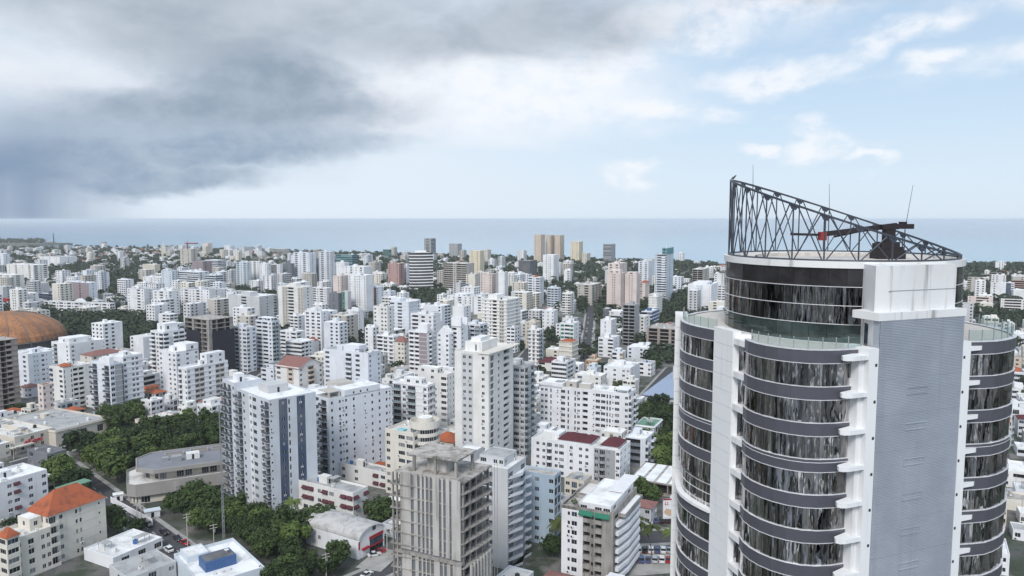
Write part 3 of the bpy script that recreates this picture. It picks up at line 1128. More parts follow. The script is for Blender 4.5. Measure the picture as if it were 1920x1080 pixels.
def build_tower():
    tower_materials()
    M = MATS
    TB = Vector((37.0, 82.0, 0))
    T = thing('glass_tower', 'tall tower of curved dark glass, grey bands and white piers with sloping steel crown', 'tower', TB)
    V2 = lambda p: Vector((p[0] - TB.x, p[1] - TB.y))
    ZT = H - 11.87
    FH = 3.405
    NF = 28
    DET = 8
    r = random.Random(3)
    left = spline([V2(p) for p in ((20.9, 91.5), (20.1, 88.2), (19.95, 85.2), (20.7, 82.3), (21.9, 79.9))], 1.42)
    bay = spline([V2(p) for p in ((23.3, 73.9), (23.3, 71.9), (24.2, 69.7), (25.6, 68.2), (27.25, 67.35), (29.2, 67.25), (31.0, 67.7), (32.4, 68.0))], 1.42)
    right = spline([V2(p) for p in ((44.7, 71.9), (47.6, 72.4), (50.7, 74.5), (52.4, 77.0), (53.2, 80), (53.3, 84))], 1.42)
    back = spline([V2(p) for p in ((53.3, 84), (51.5, 92), (45, 98), (35, 99), (26, 97), (20.9, 91.5))], 2.2)
    u = (V2((43.29, 70.92)) - V2((33.38, 67.16))).normalized()
    nn = Vector((u.y, -u.x))                 # outward from the clad shaft
    P1, P2 = V2((33.38, 67.16)), V2((43.29, 70.92))

    def panes(pts, z0, z1, name, keep=lambda k: True, inset=0.10, mat='tower_glass'):
        q = offset(pts, -inset)
        w = (q[1] - q[0]).length
        for k in range(len(q) - 1):
            if not keep(k):
                continue
            a, b = q[k], q[k + 1]
            L = (b - a).length - 0.03
            key = ('pane', round(L, 2), round(z1 - z0, 2), mat)
            if key not in CACHE:
                mb = MB()
                mb.box(-L / 2, L / 2, 0, 0.03, -(z1 - z0) / 2, (z1 - z0) / 2)
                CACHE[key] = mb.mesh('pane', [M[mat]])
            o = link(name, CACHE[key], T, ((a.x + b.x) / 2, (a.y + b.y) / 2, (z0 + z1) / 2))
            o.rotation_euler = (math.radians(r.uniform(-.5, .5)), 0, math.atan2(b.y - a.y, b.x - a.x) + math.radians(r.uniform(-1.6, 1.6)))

    BH = 1.30
    # bands: one mesh per bay, one object per storey
    for nm, pts in (('left', left), ('bay', bay), ('right', right), ('back', back)):
        mb = MB()
        ribbon(mb, pts, -BH + .06, -.06, 0, -.45, 0)
        ribbon(mb, pts, -.06, 0, .05, -.45, 1)
        ribbon(mb, pts, -BH, -BH + .06, .04, -.45, 1)
        me = mb.mesh('spandrel_band', [M['band_grey'], M['band_trim']])
        st = MB()
        ribbon(st, pts, -FH, -BH, -.11, -.3, 0)
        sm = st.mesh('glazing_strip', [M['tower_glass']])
        for k in range(NF):
            z = ZT - k * FH
            if nm == 'left' and k == 5:
                for zz in (-.45, -1.55, -2.65):
                    lines = MB()
                    ribbon(lines, pts, zz - .05, zz, -.33, -.45, 0)
                    lines.build('glazing_bar', M['band_trim'], T, (0, 0, z))
                panes(pts, z - FH, z + .0, 'pane', inset=.40)
                continue
            if z < 5:
                continue
            link('spandrel_band', me, T, (0, 0, z))
            if nm == 'left' and k == 6:
                mb = MB()
                ribbon(mb, pts, 0.0, 0.35, .30, -.62, 0)
                mb.build('ledge', M['tower_white'], T, (0, 0, z))
            if k < DET and nm != 'back':
                panes(pts, z - FH + .01, z - BH - .01, 'pane')
            else:
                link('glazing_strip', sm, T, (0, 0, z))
    # a thin line round the storey where the plan changes
    for pts in (left, bay, right):
        mb = MB()
        ribbon(mb, pts, -.38, -.32, .03, -.1, 0)
        mb.build('trim_line', M['band_trim'], T, (0, 0, ZT - 3 * FH))
    # opaque core behind the glass, terrace on top
    plan = left[:-1] + [left[-1], V2((22.9, 76.1)), V2((24.3, 75.6))] + bay[1:] + [P1 - u * 1.0 - nn * 1.4, P1 - nn * .6, P2 - nn * .6] + right + back[1:-1]
    inner = []
    cen = Vector((0, 0))
    for p in plan:
        inner.append(p + (cen - p).normalized() * 0.5)
    mb = MB()
    mb.prism([(p.x, p.y) for p in inner], 0, ZT - .12, 0, 1, False)
    mb.build('core', [M['interior'], M['terrace_floor']], T)
    # white pier beside the left lobe with panel joints
    a, b = V2((21.88, 79.87)), V2((22.8, 76.14))
    du = (b - a).normalized()
    dn = Vector((du.y, -du.x))
    mb = MB()
    ph = 1.62
    z = ZT + .35
    while z > 1.7:
        q = [a + dn * .06, b + dn * .06, b - dn * .9, a - dn * .9]
        mb2 = MB()
        if z > ZT - 27:
            mb2.prism([(p.x, p.y) for p in q], z - ph + .03, z)
            mb2.build('pier_panel', M['tower_white'], T)
        else:
            mb.prism([(p.x, p.y) for p in q], z - ph + .03, z)
        z -= ph
    mb.build('pier_panels', M['tower_white'], T, kind='stuff')
    # recess with slabs and narrow glazing between pier and bay
    for k in range(NF):
        z = ZT - k * FH
        if z < 4:
            break
        mb = MB()
        c, d = V2((22.85, 75.9)), V2((23.3, 73.9))
        q = [c + dn * .05, d + dn * .05, d + Vector((1.6, .5)), c + Vector((1.6, .5))]
        mb.prism([(p.x, p.y) for p in q], z - .62 - .3, z - .3)
        mb.build('recess_slab', M['tower_white'], T)
        if k < DET:
            panes([V2((23.32, 75.78)), V2((23.8, 75.6)), V2((24.28, 75.42))], z - FH - .3 + .02, z - .95, 'pane', inset=0)
    mb = MB()
    mb.prism([(p.x, p.y) for p in (V2((22.85, 76.1)), V2((24.5, 75.5)), V2((24.5, 76.4)), V2((22.9, 76.9)))], 0, ZT + .1)
    mb.build('recess_wall', M['tower_white'], T)
    # rear white pier at the far left edge
    z = ZT + 0.2
    mb = MB()
    q = [V2((20.15, 91.4)), V2((21.6, 91.0)), V2((22.2, 94)), V2((20.8, 94.4))]
    while z > 2:
        mb.prism([(p.x, p.y) for p in q], z - 1.58, z)
        z -= 1.62
    mb.build('rear_pier', M['tower_white'], T, kind='stuff')
    # piers at the clad shaft, with fins and drain holes
    def quad_plan(o, w0, w1, d0, d1):
        return [(o + u * s_ + nn * t) for s_, t in ((w0, d0), (w1, d0), (w1, d1), (w0, d1))]
    for nm, o, s0, s1 in (('l', P1, -1.15, 0.0), ('r', P2, 0.0, 1.1)):
        mb = MB()
        mb.prism([(p.x, p.y) for p in quad_plan(o, s0, s1, .05, -3.0)], 0, ZT + .15)
        mb.build('pier', M['tower_white'], T)
        mb = MB()
        e = -1 if nm == 'l' else 1
        w0, w1 = (s0 - .6, s0) if nm == 'l' else (s1, s1 + .12)
        mb.prism([(p.x, p.y) for p in quad_plan(o, w0, w1, -.5, -1.6)], 0, ZT - .9)
        mb.build('set_back_pier', M['tower_white'], T)
        for k in range(NF):
            z = ZT - k * FH - .42
            if z < 3:
                break
            mb = MB()
            f0 = s0 if nm == 'l' else s1
            ln = 2.5 * e if nm == 'l' else 1.95 * e
            # a tapering fin with a rounded end
            pts = [(0, .0), (ln * .72, .0), (ln * .93, -.18), (ln, -.5), (ln * .9, -.95), (0, -1.5)]
            pl = [o + u * (f0 + x) + nn * (y + .02) for x, y in pts]
            if nm == 'r':
                pl = pl[::-1]
            else:
                pass
            P = [(p.x, p.y) for p in pl]
            if nm == 'l':
                P = P[::-1]
                P = P[::-1]
            area = sum(P[i][0] * P[(i + 1) % 6][1] - P[(i + 1) % 6][0] * P[i][1] for i in range(6))
            if area < 0:
                P = P[::-1]
            mb.prism(P, z - .4, z)
            mb.build('fin', M['tower_white'], T)
            mb = MB()
            xc = (s0 + s1) / 2 + .3 * (1 if nm == 'l' else -1)
            c = o + u * xc + nn * .06
            q = [c - u * .13, c + u * .13]
            zz = z - .95
            mb.quad((q[0].x, q[0].y, zz - .14), (q[1].x, q[1].y, zz - .14), (q[1].x, q[1].y, zz + .14), (q[0].x, q[0].y, zz + .14))
            mb.build('drain_hole', M['interior'], T)
    # ribbed shaft
    ztop = H - 9.2
    mb = MB()
    mb.prism([(p.x, p.y) for p in (P1, P2, P2 - nn * .7, P1 - nn * .7)], 0, ztop - .02)
    mb.build('shaft', M['ribbed'], T)
    mb = MB()
    z = ztop
    pit = 0.15
    while z > H - 38:
        a0, b0 = P1 + nn * .02, P2 + nn * .02
        a1, b1 = P1 + nn * .075, P2 + nn * .075
        mb.quad((a0.x, a0.y, z - pit), (b0.x, b0.y, z - pit), (b1.x, b1.y, z - pit * .7), (a1.x, a1.y, z - pit * .7))
        mb.quad((a1.x, a1.y, z - pit * .7), (b1.x, b1.y, z - pit * .7), (b1.x, b1.y, z - pit * .15), (a1.x, a1.y, z - pit * .15))
        mb.quad((a1.x, a1.y, z - pit * .15), (b1.x, b1.y, z - pit * .15), (b0.x, b0.y, z), (a0.x, a0.y, z))
        z -= pit
    mb.build('ribbed_cladding', M['ribbed'], T, kind='stuff')
    for k in range(6):
        z = ZT - 1.9 - (k + 1) * FH + 1.2
        mb = MB()
        c = P1 + u * (4.9 - .0 * k)
        for (s0, s1, za, zb) in ((-1.3, 1.3, .28, .33), (-1.3, 1.3, -.33, -.28), (-1.3, -1.25, -.28, .28), (1.25, 1.3, -.28, .28)):
            q = [c + u * s0 + nn * .14, c + u * s1 + nn * .14, c + u * s1 + nn * .05, c + u * s0 + nn * .05]
            mb.prism([(p.x, p.y) for p in q], z + za, z + zb)
        mb.build('access_panel', M['ribbed'], T)
    # white head of the core above the shaft
    mb = MB()
    q = [P1 - u * .25 + nn * .12, P2 + u * .15 + nn * .12, P2 + u * .15 - nn * 3, P1 - u * .25 - nn * 3]
    mb.prism([(p.x, p.y) for p in q], ztop, ztop + .72)
    mb.build('core_ledge', M['tower_weathered'], T)
    q = [V2((33.55, 71.3)), P1 + u * .05 - nn * .75, P1 + u * 1.9 - nn * .45, P2 - u * .75 - nn * .45, P2 - u * .6 - nn * 5, V2((38, 77))]
    zh = H - 4.25
    mb = MB()
    mb.prism([(p.x, p.y) for p in q], ZT - .1, zh)
    mb.build('core_head', M['tower_weathered'], T)
    mb = MB()
    c0, c1 = q[2], q[3]
    for za in (zh - 2.35,):
        qq = [c0 + nn * .03 - u * .5, c1 + nn * .03, c1, c0 - u * .5]
        mb.prism([(p.x, p.y) for p in qq], za, za + .06)
    mb.build('head_joint', M['metal_grey'], T)
    mb = MB()
    d0, d1 = q[0].lerp(q[1], .35), q[0].lerp(q[1], .62)
    on = Vector((d1.y - d0.y, -(d1.x - d0.x))).normalized() * .03
    mb.prism([(p.x, p.y) for p in (d0 + on, d1 + on, d1, d0)], ZT - .1, ZT + 2.1)
    mb.build('terrace_door', M['glass_blue'], T)
    # glass drum
    C = V2((36.2, 82.8))
    R = 12.0
    n = 46
    circ = lambda rad, k, nn_=n: Vector((C.x + rad * math.cos(2 * math.pi * k / nn_), C.y + rad * math.sin(2 * math.pi * k / nn_)))
    ring = [circ(R, k) for k in range(n + 1)]
    zr = H - 4.68
    rows = [zr - (zr - ZT + .1) * k / 4 for k in range(5)]
    for j in range(4):
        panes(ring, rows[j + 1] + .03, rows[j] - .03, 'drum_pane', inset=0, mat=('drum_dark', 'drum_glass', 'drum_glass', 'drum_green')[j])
        mb = MB()
        for k in range(n):
            a, b = circ(R + .07, k), circ(R + .07, k + 1)
            a2, b2 = circ(R - .1, k), circ(R - .1, k + 1)
            z0, z1 = rows[j + 1] - .03, rows[j + 1] + .03
            mb.quad((a.x, a.y, z0), (b.x, b.y, z0), (b.x, b.y, z1), (a.x, a.y, z1))
            mb.quad((a.x, a.y, z1), (b.x, b.y, z1), (b2.x, b2.y, z1), (a2.x, a2.y, z1))
        mb.build('drum_ring', M['band_trim'], T)
    mb = MB()
    mb.cyl(C.x, C.y, R - .25, ZT - .1, zr, 46, 0)
    mb.build('drum_core', M['interior'], T)
    mb = MB()
    for k in range(64):
        o0, o1 = circ(R + .18, k, 64), circ(R + .18, k + 1, 64)
        i0, i1 = circ(R - .75, k, 64), circ(R - .75, k + 1, 64)
        z0, z1 = zr - .02, H - 4.05
        mb.quad((o0.x, o0.y, z0), (o1.x, o1.y, z0), (o1.x, o1.y, z1), (o0.x, o0.y, z1))
        mb.quad((o0.x, o0.y, z1), (o1.x, o1.y, z1), (i1.x, i1.y, z1), (i0.x, i0.y, z1))
        mb.quad((i1.x, i1.y, z0), (i0.x, i0.y, z0), (i0.x, i0.y, z1), (i1.x, i1.y, z1))
        mb.quad((i0.x, i0.y, z0), (i1.x, i1.y, z0), (o1.x, o1.y, z0), (o0.x, o0.y, z0))
    mb.build('rim', M['tower_weathered'], T)
    mb = MB()
    mb.poly([tuple(circ(R - .7, k, 64)) + (zr + .25,) for k in range(64)])
    mb.build('roof_deck', M['terrace_floor'], T)
    mb = MB()
    rr = R - 3.2
    for k in range(3, 30):
        a, b = circ(rr, k, 64), circ(rr, k + 1, 64)
        a2, b2 = circ(rr - .2, k, 64), circ(rr - .2, k + 1, 64)
        mb.quad((b.x, b.y, zr + .25), (a.x, a.y, zr + .25), (a.x, a.y, zr + .62), (b.x, b.y, zr + .62))
        mb.quad((a2.x, a2.y, zr + .25), (b2.x, b2.y, zr + .25), (b2.x, b2.y, zr + .62), (a2.x, a2.y, zr + .62))
        mb.quad((a.x, a.y, zr + .62), (b.x, b.y, zr + .62), (b2.x, b2.y, zr + .62), (a2.x, a2.y, zr + .62))
    mb.build('roof_upstand', M['terrace_floor'], T)
    # crown: ring truss cut by a sloping plane
    zb = H - 4.03
    Rt = 11.7
    nt = 24
    ax = Vector((-.866, .498)).normalized()
    off = math.atan2(ax.y, ax.x)
    def node(k, top):
        th = off + 2 * math.pi * k / nt
        p = Vector((C.x + Rt * math.cos(th), C.y + Rt * math.sin(th)))
        s_ = (p - C).dot(ax) / Rt
        h = 0.30 + 8.25 * (s_ + 1) / 2
        return Vector((p.x, p.y, zb + (h if top else 0.05)))
    mb = MB()
    for k in range(nt * 2):
        mb.tube(node(k / 2, False), node((k + 1) / 2, False), .11, 6)
    crown = mb.build('crown_truss', M['truss_steel'], T)
    for k in range(nt):
        t0, t1, b0, b1 = node(k, 1), node(k + 1, 1), node(k, 0), node(k + 1, 0)
        mb = MB()
        for j in range(3):
            mb.beam(node(k + j / 3, 1), node(k + (j + 1) / 3, 1), .17, .2)
        mb.build('truss_chord', M['truss_steel'], crown)
        mb = MB()
        mb.tube(b0, t0, .075, 6)
        mb.build('truss_post', M['truss_steel'], crown)
        if min(t0.z - b0.z, t1.z - b1.z) > .55:
            tl = (t1 - t0)
            for p, q in ((b0.lerp(b1, .06), t1.lerp(t0, .13)), (b1.lerp(b0, .06), t0.lerp(t1, .13))):
                mb = MB()
                mb.tube(p, q, .065, 6)
                mb.build('truss_brace', M['truss_steel'], crown)
        tm, tp = node(k - .5, 1), node(k + .5, 1)
        hgt = min(.5, (t0.z - b0.z) * .4)
        nrm = Vector((t0.x - C.x, t0.y - C.y, 0)).normalized() * .04
        l_, r_ = t0.lerp(tm, .34), t0.lerp(tp, .34)
        lo1, lo2 = t0.lerp(tm, .14) - Vector((0, 0, hgt)), t0.lerp(tp, .14) - Vector((0, 0, hgt))
        mb = MB()
        for sgn in (1, -1):
            mb.quad(*[tuple(p + nrm * sgn) for p in (l_, r_, lo2, lo1)])
        mb.build('gusset_plate', M['truss_steel'], crown)
    # lightning rods
    for p0, p1 in ((at_depth(1412, 345, 93) , at_depth(1412, 309, 93)), (at_depth(1555, 392, 94), at_depth(1555, 344, 94)), (at_depth(1697, 430, 86), at_depth(1712, 347, 86))):
        mb = MB()
        q0 = Vector(p0) - TB
        q1 = Vector(p1) - TB
        if p0[0] < 60 and p0[2] > H - 2:
            pass
        base = Vector((q0.x, q0.y, zr + .3))
        mb.tube(base, q0, .06, 5)
        mb.tube(q0, q1, .035, 5, 0, .02)
        mb.build('lightning_rod', M['metal_dark'], T)
    # terrace glass rails
    for pts, lo, hi in ((bay, 1, None), (left, 0, None), (right, 0, None)):
        q = offset(pts, -.32)[lo:hi]
        for k, p in enumerate(q):
            mb = MB()
            mb.box(p.x - .035, p.x + .035, p.y - .035, p.y + .035, ZT - .12, ZT + 1.12)
            mb.build('rail_post', M['metal_grey'], T)
            if k < len(q) - 1:
                a, b = q[k], q[k + 1]
                mb = MB()
                mb.quad((a.x, a.y, ZT + .08), (b.x, b.y, ZT + .08), (b.x, b.y, ZT + 1.08), (a.x, a.y, ZT + 1.08))
                mb.build('rail_pane', M['clear_glass'], T)
    # facade-cleaning crane on the roof
    c = at_depth(1664, 462, 84.0)
    K = thing('roof_crane', 'dark brown window cleaning crane with long arm on the tower roof', 'crane', (c.x, c.y, zr + .25 + 0.0))
    zz = H - 4.0 - (zr + .25)
    mb = MB()
    mb.box(-1.5, 1.6, -1.0, 1.0, 0.0, 1.0)
    mb.box(-1.1, 1.0, -.8, .8, 1.0, 1.9)
    mb.box(-1.45, -1.0, -.6, .6, 1.0, 1.75)
    mb.box(.9, 1.5, -.6, .6, 1.0, 1.35)
    mb.build('carriage', M['crane_brown'], K)
    mb = MB()
    mb.prism([(-.45, -.5), (.6, -.5), (.6, .5), (-.45, .5)], 1.9, 3.4)
    mb.box(-.9, .9, -.6, .6, 3.3, 3.85)
    mb.build('mast', M['crane_brown'], K)
    mb = MB()
    a0, a1 = Vector((.9, 0, 3.75)), Vector((-7.0, .6, 2.75))
    mb.beam(a0, a1, .5, .55)
    mb.beam(a0 + Vector((-2.5, 0, -.35)), a1 + Vector((1.2, 0, -.3)), .22, .2)
    mb.beam(a1 + Vector((.3, 0, -.1)), a1 + Vector((-3.6, .3, .0)), .24, .28)
    mb.build('arm', M['crane_brown'], K)
    mb = MB()
    mb.box(.7, 2.6, -.55, .55, 3.35, 3.9)
    mb.cyl(1.6, 0, .45, 3.9, 4.15, 8)
    mb.build('counterweight', M['crane_brown'], K)
    mb = MB()
    mb.prism([(-7.5, .1), (-6.8, .1), (-6.8, .95), (-7.5, .95)], 2.05, 3.0)
    mb.build('winch', M['crane_red'], K)
    # bird on the tip of the crown
    p = node(0, 1) + TB
    bm = MB()
    prof = [(-.22, .05, .02), (-.12, .10, .07), (0, .17, .10), (.10, .25, .085), (.16, .33, .055), (.20, .37, .05), (.26, .36, .012)]
    for i in range(len(prof) - 1):
        (x0, z0, r0), (x1, z1, r1) = prof[i], prof[i + 1]
        bm.tube((x0, 0, z0), (x1, 0, z1), r0, 7, 0, r1)
    bm.tube((-.02, .03, -.02), (0, .03, .12), .012, 4)
    bm.tube((-.02, -.03, -.02), (0, -.03, .12), .012, 4)
    o = bm.build('bird', M['tank_black'], None, (p.x, p.y, p.z + .12))
    o.scale = (1.3, 1.3, 1.3)
    tag(o, 'small black bird perched on the tip of the steel crown', 'bird')


build_tower()


# ------------------------------------------------------------------ near buildings, one by one
def pent(b, fx0, fx1, fy0, fy1, h, R=None, L=None, par=.3, roof='roof_white', z=None, slot=0, **kw):
    """a set-back upper storey, by fractions of the footprint"""
    z = b.zr if z is None else z
    return b.rect(b.lu * fx0, b.lu * fx1, b.lv * fy0, b.lv * fy1, z, z + h, R, L, par=par, roof=roof, slot=slot, fh=3, **kw)


# beige block with orange hip roof
def x_beige(b):
    b.hip(0, b.lu * .97, 0, b.lv, b.zt, 6.0, 'tile_orange', .6)
    mb = MB()
    mb.box(b.lu * .45, b.lu * .98, b.lv * .56, b.lv * .95, b.zt + 4.4, b.zt + 4.75)
    mb.build('roof_strip', MATS['roof_green'], b.t)
    for k in range(1, 7):
        mb = MB()
        mb.box(b.lu * .40, b.lu, -.05, 0.0, b.zt - k * 2.96 - .05, b.zt - k * 2.96 + .03)
        mb.build('cornice_line', MATS['stone'], b.t)
    # lower wing in front with its little tiled turret
    b.rect(-10.5, -.05, -1.2, b.lv * .9, 0, b.zt - 3.0, 'w.W.ww', 'W.WB.', par=1.0, roof='roof_pale', fh=2.95)
    b.rect(-4.0, -.3, 3.0, 9.5, b.zt - 4.0, b.zt - .2, 'q', 'q', par=.1, fh=3)
    b.rect(-13.6, -9.9, -2.2, 2.4, 0, b.zt - 1.6, 'W', 'W', par=.05, fh=2.95)
    b.hip(-13.6, -9.9, -2.2, 2.4, b.zt - 1.6, 2.6, 'tile_orange', .4)
    mb = MB()
    for x, y in ((-6, 2), (-7, 5), (-3, 1.0)):
        mb.box(x - .4, x + .4, y - .3, y + .3, b.zt - 4.0, b.zt - 3.0)
    mb.build('roof_fittings', MATS['ac_white'], b.t, kind='stuff')


B('beige apartment block with orange hip roof in the lower corner beside the street', 60, 90, 197, 968, 228, 62, 'B,w..qq...s.', 'B.W.B.W', 'cream', (),
  2.96, 'roof_pale', .05, lv=11, S='..', clutter=False, extra=x_beige, curtain=.25)

B('white five storey block behind the beige block with orange roof', -60, -35, 88, 915, 255, 62, 'Ww.wA.w.w', 'w.w', 'white', (), 2.9, 'roof_white', lv=16)


def x_mall(b):
    z = b.zt
    b.rect(8, b.lu * .5, 3, b.lv * .6, z - .9, z + 1.2, None, None, par=.3, roof='roof_pale')
    mb = MB()
    for k in range(7):
        y = b.lv * (.62 + .05 * k)
        mb.box(1, b.lu * .8, y, y + b.lv * .035, z - .9, z + .3 + .25 * (k % 2))
    mb.build('roof_ribs', MATS['zinc'], b.t, kind='stuff')
    for (face, x0, ln) in (('R', 4.0, 11.0), ('L', 4.2, 6.0)):
        cu = bpy.data.curves.new('sign_text', 'FONT')
        cu.body = 'ellepgo'
        cu.size = 3.0 if face == 'R' else 2.3
        cu.extrude = .08
        cu.shear = .35
        cu.offset = .06
        tmp = bpy.data.objects.new('sign_tmp', cu)
        COL.objects.link(tmp)
        bpy.context.view_layer.update()
        me = bpy.data.meshes.new_from_object(tmp.evaluated_get(bpy.context.evaluated_depsgraph_get()))
        bpy.data.objects.remove(tmp)
        me.materials.clear()
        me.materials.append(MATS['sign_red'])
        o = link('sign_lettering', me, b.t)
        o.rotation_euler = (math.pi / 2, 0, 0 if face == 'R' else -math.pi / 2)
        o.location = (x0, -.12, z - 4.6) if face == 'R' else (-.12, 10.5, z - 4.6)
        o['label'] = 'red script lettering'
    b.rect(-2.5, 0, -2.5, b.lv * .5, 3.4, 4.0, par=.1, roof='roof_pale')
    b.rect(-.5, b.lu * .4, -2.5, 0, 3.4, 4.0, par=.1, roof='roof_pale')


plain('sign_red', (.55, .012, .02), .5)
B('long cream shopping hall with red script lettering on its wall', -70, 27, 101, 820, 342, 64, '.w.w.w..', 's.s.', 'beige', (), 3.9, 'roof_pale', .5,
  name='shopping_hall', cat='shop', extra=x_mall, stair=False, bands=None)
B('cream windowless wing of the shopping hall under a grey cluttered roof', 84, 104, 206, 808, 354, 64, '.W.,W.,W.', None, 'beige', (), 4.2, 'roof_grey', .8, lv=46,
  name='shopping_hall', cat='shop')
B('dark flat roofed low building between the shopping hall and the grove', 55, 88, 124, 852, 318, 60, 'W.W', 'W..', 'slate', (), 3.2, 'roof_dark', .25, lv=16, stair=False)


# brutalist office with faceted concrete roof
def brutalist():
    C = on_level(340, 935, 0)
    a = math.radians(27)
    b = Bld('office_building', 'low brutalist concrete office with wide faceted grey roof between the trees', 'building', (C.x, C.y), a, ['bconc', 'beige'], 285)
    def oct_(x0, x1, y0, y1, c):
        return [(x0 + c, y0), (x1 - c * .4, y0), (x1, y0 + c * .4), (x1, y1), (x0 + c, y1), (x0, y1 - c), (x0, y0 + c)]
    # ground floors
    low = oct_(-19, 36, 0, 24, 3)
    b.vol(low, 3.3, 8.2, ['.W..', None, '..', None, None, '.', '..'], fh=5, par=1.0, roof='roof_pale', nf=1)
    b.vol([(p[0] * .95, p[1] * .9 + 1.4) for p in low], 0, 3.3, ['D.D.DDD.D', None, None, None, None, 'D.D', 'D.D.D'], fh=3.3, par=.05, nf=1, slot=1)
    up = oct_(-13, 37, 4, 25, 5)
    b.vol([(p[0] * .94, p[1] * .9 + 2) for p in up], 7.2, 11.0, ['D.DD.DD.DD.DD', 'D', None, None, 'D', 'DD', 'D.D'], fh=3.4, par=.05, nf=1, slot=1)
    big = oct_(-15.5, 40, 1.6, 27, 6)
    b.vol(big, 11.0, 12.6, None, par=.35, roof='roof_slate', th=.5)
    # rooftop wells and plant
    for (x, y) in ((-1, 19.5), (8.5, 20.5), (17, 20), (24, 17), (21, 12.5)):
        mb = MB()
        w = 3.6
        for (x0, x1, y0, y1) in ((x - w, x + w, y - 1.7, y - 1.3), (x - w, x + w, y + 1.3, y + 1.7), (x - w, x - w + .4, y - 1.3, y + 1.3), (x + w - .4, x + w, y - 1.3, y + 1.3)):
            mb.box(x0, x1, y0, y1, 12.25, 13.2)
        mb.quad((x - w + .4, y - 1.3, 12.3), (x + w - .4, y - 1.3, 12.3), (x + w - .4, y + 1.3, 12.3), (x - w + .4, y + 1.3, 12.3), 1)
        mb.build('roof_well', [MATS['bconc'], MATS['interior']], b.t)
    b.part_box('plant_room', 3, 8, 10.5, 14, 12.25, 14.6, 'ac_white', True)
    b.part_box('cooling_tower', -2.5, 1.2, 9.5, 12.5, 12.25, 14.4, 'metal_grey')
    b.part_box('cooling_tower', -6, -3.6, 12.5, 14.5, 12.25, 13.6, 'metal_grey')
    OCC.append((C.x + 5, C.y + 20, 33, a, 60, 30, C.x - 20, C.y))
    b.done()


plaster('bconc', (.355, .335, .32), .9, .35, .35, (.20, .18, .17))
roofmat('roof_slate', (.235, .24, .27), (.17, .175, .20), .1, .6)
brutalist()


plaster('bluegrey', (.60, .63, .68))


# pale blue-and-white tower with navy strips
def x_bluetower(b):
    z = b.zr
    b.part_box('stair_head', b.lu * .28, b.lu * .72, b.lv * .42, b.lv * .72, z, z + 3.0, 'grey', True)
    # rear wing, a little higher, with stacked terraces
    h2 = b.zt + 2.2
    b.rect(-1.0, b.lu * .55, b.lv, b.lv + 11, 0, h2, None, 'R,R,w', fh=2.9, roof='roof_white')
    b.part_box('stair_head', 2, 5, b.lv + 4, b.lv + 8, h2 - .9, h2 + 2.4, 'white', True)
    b.rect(b.lu * .55, b.lu, b.lv, b.lv + 9, 0, b.zt - 1, 'w.w', None, fh=2.9, roof='roof_grey')


B('pale blue and white tower block with two navy window strips on its right side', 444, 504, 592, 750, 268, 44, 's.,1q1,1t.,1q1,1..', 'Rw.w2W.wR', 'bluegrey', ('navy', 'white'), 2.95,
  'roof_white', .5, extra=x_bluetower, clutter=False, rail='rail_smoke', curtain=.22)


def x_punched(b):
    z = b.zr
    b.part_box('stair_head', b.lu * .34, b.lu * .60, b.lv * .45, b.lv * .8, z, z + 3.6, 'stone', True)
    mb = MB()
    mb.box(.6, b.lu * .24, .6, b.lv * .5, z + .15, z + .3)
    mb.build('terrace_floor', MATS['roof_grey'], b.t)
    mb = MB()
    mb.box(b.lu * .05, b.lu * .22, b.lv * .1, b.lv * .46, z + 2.3, z + 2.55)
    mb.box(b.lu * .05, b.lu * .07, b.lv * .1, b.lv * .14, z, z + 2.3)
    mb.box(b.lu * .20, b.lu * .22, b.lv * .1, b.lv * .14, z, z + 2.3)
    mb.build('pergola', MATS['stone'], b.t)
    pent(b, .24, .8, .0, .5, 3.0, '..q.q.q...', None, .5)


B('broad white block with rows of tiny windows right of the blue tower', 588, 616, 735, 748, 306, 45, ',q.qsq.q..s.q.q.qs,', 'R,wR', 'cool', (), 2.95, 'roof_white', .6,
  lv=24, extra=x_punched, clutter=False, rail='rail_smoke', curtain=.05)


def x_awn(b):
    b.awm = 'awning_maroon'


B('white four storey block with maroon awnings on every window', 545, 662, 690, 924, 262, 60, 'A.A', 'w.AA,wAA.AA', 'warm', (), 3.0, 'roof_grey', .8, extra=x_awn, stair=True)
B('white block with dark awnings just behind the maroon awning block', 626, 724, 742, 886, 296, 60, 'A.A', '.w.w..AA', 'warm', (), 3.0, 'roof_grey', .8)


